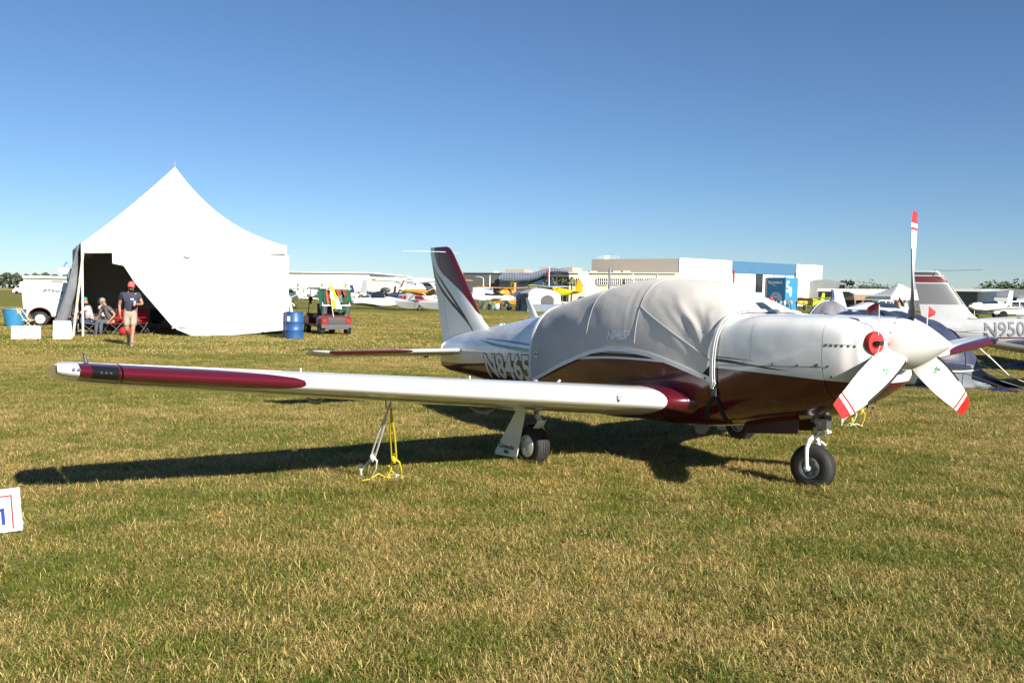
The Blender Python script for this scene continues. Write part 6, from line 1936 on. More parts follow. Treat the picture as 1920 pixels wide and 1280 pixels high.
for i in range(nu_):
    for k in range(nv_):
        r_ = 0 if k < 5 else (1 if k < 10 else 2)
        c_ = 0 if i < nu_/2 else 1
        mi = 0 if (r_ == 0 or (r_ == 1 and c_ == 1) or (r_ == 2 and c_ == 0)) else 1
        mb.add([FP(i/nu_, k/nv_), FP((i+1)/nu_, k/nv_), FP((i+1)/nu_, (k+1)/nv_), FP(i/nu_, (k+1)/nv_)], [(0, 1, 2, 3)], mi)
f_ = mb.build('cloth', [m_fy, m_fw], fg, 60); solidify(f_, .006)
mb = MB(); mb.tube([(-.60, .12, .70), (-.66, .20, 1.10), (-.66, .31, 2.0)], .015, 6); mb.build('pole', mat_white, fg)
# barrels at the tent corner
m_barrel = M('blue_barrel', (.022, .085, .24), .45, var=.15, vscale=5)
def barrel(label, loc):
    o = thing('barrel', label, 'barrel', loc, 0, 'blue plastic drums by the marquee')
    mb = MB(); mb.lathe([(.01, .012), (.27, .0), (.295, .03), (.30, .10), (.30, .30), (.308, .315), (.308, .345), (.30, .36), (.30, .58), (.308, .595), (.308, .625), (.30, .64), (.298, .84), (.285, .90)], (0, 0, 0), (0, 0, 1), 36); mb.build('drum', m_barrel, o, 30)
    mb = MB(); mb.lathe([(.30, .895), (.312, .90), (.312, .935), (.30, .94), (.28, .93), (.275, .90), (.02, .895)], (0, 0, 0), (0, 0, 1), 36); mb.build('rim', m_barrel, o, 30)
    return o
bpos = gx(552, 28.9)
br = barrel('blue plastic drum with white label at the right corner of the marquee', bpos)
mb = MB(); mb.grid(lambda u, v: Vector((.312*math.cos(R(236+22*u)), .312*math.sin(R(236+22*u)), .62+.17*v)), 4, 1); mb.build('paper_label', mat_plainwhite, br)
barrel('blue plastic drum mostly hidden behind the labelled drum', bpos + Vector((-.28, .75, -.05)))
pst = thing('timber_post', 'pale wooden post leaning out of the blue drum', 'post', bpos)
mb = MB(); mb.prism([(-.05, -.02, .5), (.04, -.02, .5), (-.15, .0, 1.42), (-.22, .0, 1.42)], (0, .05, 0)); mb.build('timber', M('pale_pine', (.68, .62, .45), .6), pst)
# ================================================================ camping tents, canopies, people across the field
m_fly_navy = M('navy_flysheet', (.042, .052, .095), .38, var=.3, vscale=3.0, bump=.35, bscale=6.0)
m_fly_grey = M('grey_flysheet', (.20, .20, .23), .5, var=.15)
m_fly_pale = M('pale_grey_flysheet', (.50, .51, .52), .55, var=.1)
m_fly_slate = M('slate_nylon', (.10, .13, .18), .5, var=.15)
m_mesh_grey = M('grey_tent_mesh', (.12, .14, .165), .6, var=.15)
m_green_fly = M('green_flysheet', (.10, .14, .07), .6, var=.15)
m_piping = M('pale_green_piping', (.50, .62, .55), .5)
m_tarp = M('navy_groundsheet', (.02, .026, .085), .45, var=.3, bump=.3, bscale=12)
def dome(label, loc, rz, rx, ry, h, fly, seams=None, door=None, n=28, group='camping tents on the field', skirt=None):
    o = thing('camping_tent', label, 'tent', loc, rz, group)
    def P(u, v):
        a = 2*math.pi*u; r = v
        k = 1 + .10*math.cos(4*a)**2 - .05                # poles push the cloth out at four corners
        q = 1 - (r**2.3)*(1-.0)
        z = h*max(0, q)
        z -= .05*h*math.sin(math.pi*r)*(1-abs(math.cos(2*a)))
        return Vector((rx*r*k*math.cos(a), ry*r*k*math.sin(a), z + .02))
    mb = MB(); mb.grid(P, 48, 14); t = mb.build('flysheet', fly, o, 50)
    if seams is not None:
        for k in range(4):
            mb = MB(); mb.tube([P(k/4 + .0, i/14) + Vector((0, 0, .012)) for i in range(15)], .02, 5); mb.build('pole_sleeve', seams, o)
    if door is not None:
        for k in (.125, .375, .625, .875):
            mb = MB()
            pts = []
            for i in range(9):
                aa = math.pi*i/8
                p = P(k + .065*math.cos(aa), 1 - .36*math.sin(aa))
                pts.append(p*1.012 + Vector((0, 0, .01)))
            mb.add(pts, [tuple(range(9))]); mb.build('window_mesh', door, o, 0)
    return o
dome('grey dome tent with a dark arched door behind the cowling', gx(1556, 43), .3, 1.55, 1.5, 1.58, m_fly_grey, m_fly_pale, mat_darkgrey)
dome('low green dome tent near the seated group', gx(915, 98), .2, 1.05, 1.0, 1.05, m_green_fly, m_green_fly, mat_darkgrey)
# big cabin tent, grey left end and white side
ct = thing('camping_tent', 'tall grey and white cabin tent with arched windows standing on the grass', 'tent', gx(1010, 90), R(24), 'camping tents on the field')
ct.scale = (1.25, 1.2, 1.15)
def slab(name, pts, mat, par, t=(0, 0.02, 0)):
    mb = MB(); mb.prism(pts, t); return mb.build(name, mat, par, 0)
Wc, Dc, Hc_ = 2.9, 2.3, 2.1
def roofp(u, v):
    x = (2*u-1)*Wc/2*1.02; y = (2*v-1)*Dc/2*1.02
    e = max(abs(2*u-1)**2.5, abs(2*v-1)**2.2)
    return Vector((x, y, 1.55 + .55*(1-e) + .03*math.sin(u*9)*math.sin(v*7)))
mb = MB(); mb.grid(roofp, 20, 14)
o = mb.build('roof', m_fly_pale, ct, 60); solidify(o, .02)
for side, y in (('f', -Dc/2), ('b', Dc/2)):
    slab('wall', [(-Wc/2*1.12, y*1.10, 0), (Wc/2*1.12, y*1.10, 0), (Wc/2*1.06, y*1.05, .68), (-Wc/2*1.06, y*1.05, .68)], m_fly_slate, ct)
    slab('wall', [(-Wc/2*1.06, y*1.05, .68), (Wc/2*1.06, y*1.05, .68), (Wc/2, y, 1.6), (-Wc/2, y, 1.6)], m_fly_pale, ct)
for x in (-Wc/2, Wc/2):
    slab('wall', [(x*1.12, -Dc/2*1.10, 0), (x*1.12, Dc/2*1.10, 0), (x*1.06, Dc/2*1.05, .68), (x*1.06, -Dc/2*1.05, .68)], m_fly_slate, ct, (.02, 0, 0))
    slab('wall', [(x*1.06, -Dc/2*1.05, .68), (x*1.06, Dc/2*1.05, .68), (x, Dc/2, 1.6), (x, -Dc/2, 1.6)], m_fly_grey, ct, (.02, 0, 0))
def archwin(c, du, w, h, off, name='window'):
    mb = MB()
    pts = [Vector(c) + du*(w/2*math.cos(math.pi*i/10)) + Vector((0, 0, h*.45 + h*.55*math.sin(math.pi*i/10))) + off for i in range(11)]
    pts += [Vector(c) - du*w/2 + off, Vector(c) + du*w/2 + off]
    mb.add(pts, [tuple(range(13))]); mb.build(name, mat_darkgrey, ct, 0)
archwin((.25, -Dc/2*1.05, .70), Vector((1, 0, .0)), 1.15, .78, Vector((0, -.07, 0)))
archwin((-Wc/2*1.06, -.35, .70), Vector((0, 1, 0)), .8, .85, Vector((-.07, 0, 0)))
archwin((-Wc/2*1.1, .65, .05), Vector((0, 1, 0)), .7, 1.4, Vector((-.07, 0, 0)), 'door')
# the navy tent close behind the propeller
nt_ = thing('camping_tent', 'navy dome tent with pale piping and grey vestibule just beyond the propeller', 'tent', (7.25, 17.0, 0), R(-8), 'camping tents on the field')
HN = 1.42
def flyp(u, v):
    """long ridge-pole dome: u along, v across"""
    a = (2*u-1); c = (2*v-1)
    x = a*1.72
    arch = (1-abs(a)**2.6)**.62
    h = .40 + (HN-.40)*arch
    wid = 1.30*(.55+.45*arch)
    ph = c*math.pi/2
    y = wid*spow(math.sin(ph), .95)
    z = .36 + (h-.36)*max(0, math.cos(ph))**.75
    rip = .018*math.sin(a*34 + c*3)*math.cos(ph)
    return Vector((x, y, z + rip))
mb = MB(); mb.grid(flyp, 64, 26); o = mb.build('flysheet', m_fly_navy, nt_, 60); solidify(o, .008)
for v in (0.0, 1.0):
    mb = MB(); mb.tube([flyp(i/40, v) + Vector((0, (-1 if v == 0 else 1)*.012, .005 - .03*math.sin(math.pi*i/40*3)**2)) for i in range(41)], .016, 6); mb.build('piping', m_piping, nt_)
for u in (.12, .5, .88):
    mb = MB(); mb.tube([flyp(u, i/24) + Vector((0, 0, .012)) for i in range(25)], .014, 6); mb.build('pole_sleeve', m_fly_navy, nt_)
mb = MB(); mb.grid(lambda u, v: flyp(u, 0)*(1-v) + Vector(((2*u-1)*1.72*1.02, -.98 - .08*math.cos((2*u-1)*1.5), .03))*v, 30, 5); o = mb.build('inner_wall', m_mesh_grey, nt_, 60); solidify(o, .008)
mb = MB(); mb.grid(lambda u, v: flyp(u, 1)*(1-v) + Vector(((2*u-1)*1.72*1.02, .98, .03))*v, 30, 5); o = mb.build('inner_wall', m_mesh_grey, nt_, 60); solidify(o, .008)
# vestibule: a lower wing of cloth pegged out to the right
def vest(u, v):
    a = flyp(.60+.40*u, 0.03)
    b = Vector((1.0 + 1.35*u, -1.30 + .75*u, .03))
    p = a.lerp(b, v); return p + Vector((0, 0, -.10*math.sin(math.pi*v)*(1-.5*u)))
mb = MB(); mb.grid(vest, 14, 8); o = mb.build('vestibule', m_mesh_grey, nt_, 60); solidify(o, .008)
mb = MB(); mb.grid(lambda u, v: Vector((1.72 + .75*v, -.95 + 1.9*u, .42*(1-v)*(1-.5*abs(2*u-1)) + .03)), 12, 6); o = mb.build('vestibule', m_fly_slate, nt_, 60); solidify(o, .008)
mb = MB(); mb.grid(lambda u, v: Vector((-1.95 + 4.1*u, -1.45 + 2.7*v + .1*math.sin(u*5), .015 + .05*max(0, math.sin(u*21+v*4))*(1 if v < .15 else .15))), 40, 14); o = mb.build('groundsheet', m_tarp, nt_, 60); solidify(o, .006)
for i, (a, b) in enumerate((((1.6, -.6, .5), (2.75, -1.15, 0)), ((1.2, -1.0, .35), (2.0, -2.0, 0)), ((-1.2, -1.0, .4), (-1.8, -1.9, 0)))):
    mb = MB(); mb.tube([a, b], .008, 5); mb.tube([Vector(b) + Vector((0, 0, -.02)), Vector(b) + Vector((.03, 0, .10))], .010, 5); mb.build('guy_line', mat_steel if i else mat_white_rope, nt_)
gl = thing('tether_line', 'pale line running from the far wing tip down to the grass at the right', 'rope', (0, 0, 0))
wtip = comanche_m @ wing_pt(5.35, .35, -.05, -1)
mb = MB(); mb.tube([at(1822, 640, 17.6), at(1860, 673, 18.5), ground_at(1896, 708)], .013, 6); mb.ball(at(1853, 667, 18.35), .03, 8); mb.build('line', mat_white_rope, gl)
tp2 = thing('tarpaulin', 'dark navy tarpaulin bundle on the grass at the right edge', 'tarpaulin', ground_at(1908, 690))
mb = MB(); mb.grid(lambda u, v: Vector((-.35+1.7*u, -.4+.8*v, .02 + .16*math.sin(math.pi*u)*math.sin(math.pi*v) + .04*math.sin(u*14+v*9)*math.sin(math.pi*u)*math.sin(math.pi*v))), 24, 12); o = mb.build('cloth', m_tarp, tp2, 60); solidify(o, .01)
tp3 = thing('tarpaulin', 'flat blue groundsheet strip beside the navy tarpaulin bundle', 'tarpaulin', ground_at(1870, 684))
mb = MB(); mb.grid(lambda u, v: Vector((-.45+1.3*u, -.25+.5*v, .015 + .02*math.sin(u*9)*math.sin(math.pi*v))), 16, 6); o = mb.build('cloth', m_tarp, tp3, 60); solidify(o, .008)

# ---------------------------------------------------------------- the striped grey and white aeroplane at the right
nb = thing('parked_aeroplane', 'grey and white low-wing aeroplane with maroon fin stripe and large grey registration on its tail', 'aeroplane', (9.75, 20.2, 0), R(-9))
m_nb_w = M('aged_white_paint', (.42, .43, .44), .35, coat=.3, var=.06); m_nb_g = M('mid_grey_paint', (.125, .13, .14), .4, coat=.2)
m_nb_t = M('grey_lettering', (.19, .195, .205), .4); m_nb_d = M('charcoal_paint', (.035, .045, .05), .4); m_nb_m = M('maroon_stripe', (.10, .010, .016), .4)
# local +X forward (right in the photograph); the tail end is at x = 0
secs = [(-.05, .03, .06, 1.02), (.25, .10, .16, 1.00), (.9, .20, .27, .96), (1.8, .34, .39, .90), (2.8, .47, .50, .87), (3.8, .55, .58, .88), (4.6, .58, .66, .93), (5.4, .56, .60, .95), (6.3, .50, .44, .95), (7.2, .40, .36, .98), (7.5, .2, .2, 1.0)]
mb = MB(); mb.rings([[Vector((x, b*spow(math.cos(2*math.pi*k/64), .85), zc + h*spow(math.sin(2*math.pi*k/64), .85))) for k in range(64)] for x, b, h, zc in secs], True, True)
mb.build('fuselage', m_nb_w, nb, 50)
def nby(x, z):
    b = interp(x, [q[0] for q in secs], [q[1] for q in secs]); h = interp(x, [q[0] for q in secs], [q[2] for q in secs]); zc = interp(x, [q[0] for q in secs], [q[3] for q in secs])
    t = min(1, abs(z-zc)/h); return -b*(1-t**(2/.85))**(.85/2) if t < 1 else 0
def nfin(z, x, y):
    le = interp(z, [1.05, 1.20, 1.30, 1.45, 2.42, 2.50], [1.95, 1.35, 1.12, .98, .36, .27]); te = interp(z, [1.05, 2.42, 2.5], [-.02, -.28, -.27])
    return Vector((le + (te-le)*x, y*min(1.0, le-te), 1.0 + (z-1.0)*.89))
AFN = airfoil(10, .10, 0)
def finslab(name, z0, z1, mat, grow=1.0):
    mb = MB(); n = max(2, int((z1-z0)/.08)); mb.rings([[nfin(z0+(z1-z0)*i/n, x, y*grow) for x, y in AFN] for i in range(n+1)], True, True); return mb.build(name, mat, nb, 50)
finslab('fin', 1.0, 1.62, m_nb_w); finslab('fin', 1.623, 2.165, m_nb_g); finslab('fin_stripe', 2.168, 2.195, m_nb_w); finslab('fin_stripe', 2.198, 2.36, m_nb_m); finslab('fin_stripe', 2.363, 2.385, m_nb_w); finslab('fin_stripe', 2.388, 2.47, m_nb_d); finslab('fin_cap', 2.473, 2.50, m_nb_w)
mb = MB()   # pale leading-edge boot down the fin
mb.rings([[nfin(z, x, y*1.02) + Vector((.012, 0, 0)) for x, y in [p for p in AFN if p[0] < .09]] for z in ss(1.35, 2.47, 12)], False, False); mb.build('leading_edge', m_nb_w, nb, 50)
mb = MB(); mb.tube([(.15, 0, 2.33), (.18, 0, 2.36), (.30, -.2, 2.34), (1.05, -.5, 2.36)], .007, 5); mb.build('whip_antenna', mat_grey, nb)
mb = MB(); mb.rings([[Vector((x*2.9+.95 + 0, y*.09, 1.13 + .12*(1-x)+.10*x)) for y in (-1, 1)] for x in (0, .5, 1)], False, False); mb.build('dorsal_spine', m_nb_w, nb, 0)
for sd in (1, -1):
    mb = MB(); mb.rings([[Vector((.75 + .0 - x*.85*c, sd*y, .98 + z*.85*c)) for x, z in airfoil(8, .1, 0)] for y, c in ((.08, 1), (1.0, .85), (1.75, .68), (1.82, .5))], True, True); mb.build('tailplane', m_nb_w, nb, 50)
lettering('N950', .47, lambda x, y: Vector((1.22 + x + .08*y, nby(1.22 + x, .83 + y + .05*x) - .014, .83 + y + .05*x)), m_nb_t, nb, 'registration', bold=.004, sx=.80, cuts=6, shear=-.12)
mb = MB(); mb.grid(lambda u, v: Vector((1.15 + 1.2*u, nby(1.15+1.2*u, .775 + .05*u + .028*v) - .004, .775 + .05*u + .028*v)), 12, 1); mb.build('cheat_line', m_nb_m, nb, 0)
mb = MB(); mb.grid(lambda u, v: Vector((1.95 + .32*u, nby(1.95 + .32*u, 1.26) - .004, 1.20 + .10*v*(1-u))), 4, 2); mb.build('placard', m_nb_g, nb, 0)
af9 = airfoil(10, .14, .02)
for sd in (1, -1):
    mb = MB(); mb.rings([[Vector((5.0 - x*1.6*c, sd*y, .62 + .07*y + z*1.6*c)) for x, z in af9] for y, c in ((.3, 1), (1.5, .95), (4.4, .8), (4.8, .6))], True, True); mb.build('wing', m_nb_w, nb, 50)
    mb = MB(); mb.tube([(4.3, sd*1.4, .7), (4.3, sd*1.45, .18)], .04, 6); mb.build('gear_leg', m_nb_w, nb); wheel(Vector((4.3, sd*1.5, .2)), .2, .15, (0, -sd, 0), nb, 'main_tyre')
mb = MB(); mb.tube([(7.0, 0, .8), (7.0, 0, .2)], .035, 6); mb.build('nose_leg', m_nb_w, nb); wheel(Vector((7.0, 0, .18)), .18, .13, (0, -1, 0), nb, 'nose_tyre')
# wing tip of one more aeroplane reaching in from the right
ww = aeroplane('pale low wing tip of an aeroplane standing beyond the right edge', Vector((14.42, 16.95, 0)), R(-80), m_nb_w, m_nb_w, m_nb_w, span=11.0, length=7.4, high=False, chord=1.7, dih=.004)
# ---------------------------------------------------------------- tan field tent, white canopy and small gazebo
sh = thing('field_tent', 'tan canvas field tent with open dark side among the crowd', 'tent', gx(1632, 108), R(6))
m_tan = M('tan_canvas', (.34, .25, .15), .8, var=.15)
mb = MB(); mb.prism([(-2.9, -1.6, 2.05), (-2.9, 1.6, 2.05), (-2.3, 0, 2.85)], (0, 0, 0.001)) if False else None
mb = MB(); mb.add([(-3.0, -1.7, 1.75), (2.7, -1.7, 1.85), (2.2, .1, 2.45), (-2.2, .1, 2.40), (-3.0, 1.8, 1.75), (2.7, 1.8, 1.85)], [(0, 1, 2, 3), (3, 2, 5, 4), (1, 5, 2), (0, 3, 4)]); o = mb.build('roof', m_tan, sh, 0); solidify(o, .05)
for x in (-2.8, 0, 2.5):
    for y in (-1.6, 1.7):
        mb = MB(); mb.tube([(x, y, 0), (x, y, 1.8)], .04, 6); mb.build('pole', m_tan, sh)
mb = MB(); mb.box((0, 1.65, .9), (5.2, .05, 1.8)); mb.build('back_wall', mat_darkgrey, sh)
for k, (x, hh_) in enumerate(((-1.9, 1.1), (-.9, .8), (.4, 1.2), (1.5, .9))):
    tmb = thing('stacked_crate', ['tall brown crate under the left of the tan tent', 'low white crate under the tan tent', 'dark red crate under the middle of the tan tent', 'white cabinet under the right end of the tan tent'][k], 'crate', sh.matrix_basis @ Vector((x, .6, 0)), .1*k, 'crates under the tan field tent')
    mb = MB(); mb.box((0, 0, hh_/2), (.7, .6, hh_)); mb.box((0, 0, hh_+.02), (.76, .66, .04)); mb.build('crate', [m_bl_beige, mat_white, m_ac_red, mat_white][k], tmb, 0)
cn = thing('canopy_tent', 'white peaked canopy tent rising behind the upright propeller blade', 'canopy', gx(1686, 84), R(10))
def canp(u, v):
    a, b = 2*u-1, 2*v-1; m_ = max(abs(a), abs(b))
    return Vector((a*2.3, b*2.1, 2.05 + 1.35*(1-m_)**1.25))
mb = MB(); mb.grid(canp, 20, 20); o = mb.build('roof', mat_fabric_white, cn, 40); solidify(o, .02)
for a, b in ((0, 0), (1, 0), (0, 1), (1, 1)):
    p = canp(a, b); mb = MB(); mb.tube([(p.x, p.y, 0), (p.x, p.y, 2.05)], .03, 6); mb.build('pole', mat_white, cn)
mb = MB()
for s_ in range(4):
    c_ = [canp(0, 0), canp(1, 0), canp(1, 1), canp(0, 1)]
    p, q = c_[s_], c_[(s_+1) % 4]; mb.add([p, q, q - Vector((0, 0, .25)), p - Vector((0, 0, .25))], [(0, 1, 2, 3)])
o = mb.build('valance', mat_fabric_white, cn, 0)
cb = thing('canopy_tent', 'broad low white canopy left of the peaked canopy', 'canopy', gx(1640, 120), R(4))
mb = MB(); mb.add([(-3.4, -1.6, 2.3), (3.4, -1.6, 2.5), (3.2, 1.6, 3.0), (-3.0, 1.6, 2.8)], [(0, 1, 2, 3)]); o = mb.build('roof', mat_fabric_white, cb, 0); solidify(o, .12)
for x in (-3.2, 3.2): 
    mb = MB(); mb.tube([(x, -1.5, 0), (x, -1.5, 2.4)], .04, 6); mb.build('pole', mat_white, cb)

# ---------------------------------------------------------------- small far figures
def far_person(label, loc, rz, top, bottom, hair_m, pose='stand', group='people across the field', arm=0.0, hgt=1.74):
    """one continuous tapered figure: legs, hips, torso, shoulders, arms and head in one mesh"""
    k = hgt/1.74
    N = []; E = []
    def nd(p, r): N.append((tuple(Vector(p)*k), r*k)); return len(N)-1
    if pose == 'stand':
        pel = nd((0, 0, .93), .15); che = nd((0, .01, 1.28), .16); nk = nd((0, .02, 1.47), .065); hd_ = nd((0, .04, 1.60), .10); tp_ = nd((0, .04, 1.70), .08)
        legs = [((sx*.10, 0, .88), (sx*.11, .03, .48), (sx*.11, 0, .06), (sx*.12, .12, .03)) for sx in (1, -1)]
    else:
        pel = nd((0, 0, .14), .17); che = nd((0, .06, .50), .16); nk = nd((0, .08, .70), .065); hd_ = nd((0, .10, .83), .10); tp_ = nd((0, .10, .93), .08)
        legs = [((sx*.12, .1, .13), (sx*.22, .42, .36), (sx*.2, .62, .06), (sx*.2, .74, .04)) for sx in (1, -1)]
    E += [(pel, che), (che, nk), (nk, hd_), (hd_, tp_)]
    zc = N[che][0][2]/k
    for sx, lg in zip((1, -1), legs):
        a, b, c, d = [nd(p, r) for p, r in zip(lg, (.10, .07, .045, .04))]
        E += [(pel, a), (a, b), (b, c), (c, d)]
        s_ = nd((sx*.19, .02, zc+.12), .075); e_ = nd((sx*.26, .04 + .15*arm, zc - .14), .048); w_ = nd((sx*.24, .12 + .3*arm, zc - .34 + .3*arm), .036); E += [(che, s_), (s_, e_), (e_, w_)]
    v, f = skin_mesh(N, E, 0, 1)
    mb = MB(); zh = (1.46 if pose == 'stand' else .69)*k; zw = (.92 if pose == 'stand' else .16)*k; zt = (1.64 if pose == 'stand' else .87)*k
    for fc in f:
        c = sum((Vector(v[i]) for i in fc), Vector())/len(fc)
        lat_ = abs(c.x) > .235*k
        if pose == 'stand': mi = 3 if c.z > zt or (c.z > zh+.1*k and c.y < 0) else 0 if c.z > zh or (lat_ and c.z < 1.18*k and c.z > .7*k) else 1 if c.z > zw else 2 if c.z > .10*k else 4
        else: mi = 3 if c.z > zt or (c.z > zh+.08*k and c.y < .08*k) else 0 if c.z > zh else 2 if (c.y > .22*k or c.z < zw) else 1
        mb.m.append(mi); mb.f.append(tuple(fc))
    mb.v = v
    o = mb.build('person', [mat_skin, top, bottom, hair_m, mat_darkgrey], None, 180, fix=False)
    o.location = loc; o.rotation_euler = (0, 0, rz)
    return tag(o, label, 'person', group)
cols = dict(black=mat_black, aqua=M('aqua_top', (.35, .55, .58), .8), maroon=M('maroon_top', (.12, .02, .03), .8), white=M('white_top', (.7, .7, .68), .8), orange=M('orange_top', (.62, .20, .03), .8), blue=M('blue_top', (.05, .16, .42), .8), sky=M('light_blue_top', (.25, .42, .60), .8), red=M('red_top', (.5, .03, .03), .8), tan=M('tan_trousers', (.42, .32, .2), .8), olive=M('olive_top', (.14, .15, .06), .8))
for px, Y, tp_c, hr_, lab, rz_ in ((919, 92, 'black', m_hairdark, 'person in black sitting on the grass beside the green dome tent', R(160)), (932.5, 91.5, 'aqua', M('auburn_hair', (.16, .05, .03), .8), 'person in a pale aqua top sitting on the grass, seen from behind', R(10)), (941, 92.5, 'maroon', m_hairdark, 'person in maroon sitting on the grass between two companions', R(90)), (953, 92, 'white', M('light_brown_hair', (.22, .12, .06), .8), 'person in a pale top sitting on the grass nearest the cabin tent', R(200))):
    far_person(lab, gx(px, Y), rz_, cols[tp_c], m_navy if tp_c != 'aqua' else cols['sky'], hr_, 'sit')
fcg = camp_chair('navy camp chair standing behind the group seated on the grass', gx(947, 94.5), R(150), m_chair_navy, 'camp chairs by the tents')
crowd = [(1441, 128, 'white', 'tan', 'person in white and tan by the orange aeroplane nose'), (1449, 131, 'red', 'olive', 'person in red beside the blue display tower'), (1456, 126, 'black', 'tan', 'person in black and tan in front of the round emblem'), (1464, 134, 'sky', 'blue', 'person in light blue before the display tower'), (1471, 125, 'white', 'blue', 'person in white and blue before the tower corner'), (1477, 130, 'olive', 'black', 'person in olive at the tower corner'), (1484, 127, 'tan', 'blue', 'person in a tan top below the large number'), (1494, 133, 'black', 'black', 'person all in black right of the display tower'), (1508, 125, 'orange', 'black', 'person in an orange vest left of the grey dome tent'),
         (1602, 98, 'black', 'tan', 'person in black before the tan field tent'), (1618, 97, 'tan', 'olive', 'person in tan under the field tent edge'), (1637, 99, 'white', 'tan', 'person in white before the tan field tent'), (1668, 88, 'blue', 'blue', 'person in blue by the white pickup'), (1680, 86, 'sky', 'tan', 'person in light blue near the upright blade'), (1687, 89, 'orange', 'blue', 'person in orange beside the upright blade'), (1697, 91, 'white', 'black', 'person in white beneath the peaked canopy'),
         (668, 108, 'white', 'black', 'person in white near the grey-finned aeroplane'), (707, 128, 'white', 'tan', 'person in white and tan standing by the sloping-roof hangar'), (718, 130, 'red', 'red', 'person in red standing by the sloping-roof hangar')]
for px, Y, a, b, lab in crowd:
    far_person(lab, gx(px, Y), rnd.uniform(0, 6.28), cols[a], cols[b], m_hairdark if rnd.random() < .6 else M_beard, 'stand', arm=rnd.uniform(0, .8), hgt=rnd.uniform(1.62, 1.84))
# feather banners and a dark canopy near the tower
pw2 = thing('sail_banner', 'white and orange feather banner by the orange aeroplane', 'banner', gx(1436, 122))
mb = MB(); mb.grid(lambda u, v: Vector((-.02 + .62*u*(1-.5*v**2) + .1*v, .06*math.sin(v*5), .25 + 1.55*v)), 5, 12); o = mb.build('sail', mat_plainwhite, pw2, 60); solidify(o, .02)
mb = MB(); mb.tube([(-.03, 0, 0), (-.03, 0, 1.2), (.1, 0, 1.95)], .02, 5); mb.build('pole', mat_grey, pw2)
pw3 = thing('sail_banner', 'red feather banner behind the white and orange banner', 'banner', gx(1443, 126))
mb = MB(); mb.grid(lambda u, v: Vector((-.02 + .62*u*(1-.5*v**2) + .1*v, .06*math.sin(v*5), .55 + 1.4*v)), 5, 12); o = mb.build('sail', m_ac_red, pw3, 60); solidify(o, .02)
mb = MB(); mb.tube([(-.03, 0, 0), (-.03, 0, 1.2), (.1, 0, 1.95)], .02, 5); mb.build('pole', mat_grey, pw3)
dc = thing('canopy_tent', 'maroon pop-up canopy low behind the crowd by the display tower', 'canopy', gx(1502, 142), .2)
mb = MB(); mb.add([(-2, -1.5, 1.5), (2, -1.5, 1.5), (2, 1.5, 1.5), (-2, 1.5, 1.5), (0, 0, 2.05)], [(0, 1, 4), (1, 2, 4), (2, 3, 4), (3, 0, 4)]); o = mb.build('roof', m_nb_m, dc, 0); solidify(o, .03)
for x in (-1.9, 1.9):
    for y in (-1.4, 1.4):
        mb = MB(); mb.tube([(x, y, 0), (x, y, 1.52)], .03, 5); mb.build('pole', mat_grey, dc)

# ---------------------------------------------------------------- trees
def leaf_material(name, c0, c1):
    m = bpy.data.materials.new(name); m.use_nodes = True
    nt = m.node_tree; b = nt.nodes['Principled BSDF']; b.inputs['Roughness'].default_value = .65; b.inputs['Specular IOR Level'].default_value = .25
    geo = nt.nodes.new('ShaderNodeNewGeometry')
    nt.links.new(mixc(nt, geo.outputs['Random Per Island'], c0, c1), b.inputs['Base Color'])
    return m
m_leaf = leaf_material('tree_leaves', (.030, .045, .018), (.075, .095, .035))
m_leaf_far = leaf_material('far_wood_leaves', (.045, .056, .040), (.085, .095, .060))
m_palm = leaf_material('palm_leaves', (.06, .085, .02), (.17, .17, .05))
m_bark = M('tree_bark', (.10, .075, .05), .9, var=.3)
def tree(label, loc, h, w, seed, group='trees beyond the buildings', n=2200, leaf=.26):
    o = thing('broadleaf_tree', label, 'tree', loc, 0, group)
    r_ = random.Random(seed)
    mb = MB(); mb.tube([(0, 0, 0), (.1, 0, h*.3), (-.1, 0, h*.6), (0, 0, h*.85)], [h*.035, h*.028, h*.018, h*.006], 8)
    tips = []
    for k in range(7):
        a = r_.uniform(0, 6.28); z = h*r_.uniform(.3, .55); L_ = w*r_.uniform(.35, .6)
        e = Vector((math.cos(a)*L_, math.sin(a)*L_, z + h*r_.uniform(.12, .35))); tips.append(e)
        mb.tube([(0, 0, z), e*.5 + Vector((0, 0, z*.5 + .1)), e], [h*.014, h*.009, h*.003], 5)
    mb.build('trunk', m_bark, o)
    clumps = [(t, w*r_.uniform(.22, .34)) for t in tips] + [(Vector((r_.gauss(0, w*.22), r_.gauss(0, w*.22), h*r_.uniform(.5, .92))), w*r_.uniform(.16, .28)) for _ in range(7)]
    mb = MB()
    for i in range(n):
        c, rad = clumps[r_.randrange(len(clumps))]
        d = Vector((r_.gauss(0, 1), r_.gauss(0, 1), r_.gauss(0, .8))).normalized()*rad*r_.uniform(.35, .95)
        p = c + d; s = leaf*r_.uniform(.6, 1.3)
        ax, ay = ortho(Vector((r_.gauss(0, 1), r_.gauss(0, 1), r_.gauss(0, 1) + .6)))
        mb.add([p + ax*s, p + ay*s*.6, p - ax*s, p - ay*s*.6], [(0, 1, 2, 3)])
    mb.build('crown', m_leaf, o, 0, fix=False)
    return o
tree('dark tree at the end of the white gabled hangar', gx(1582, 214), 6.6, 3.6, 3, leaf=.3)
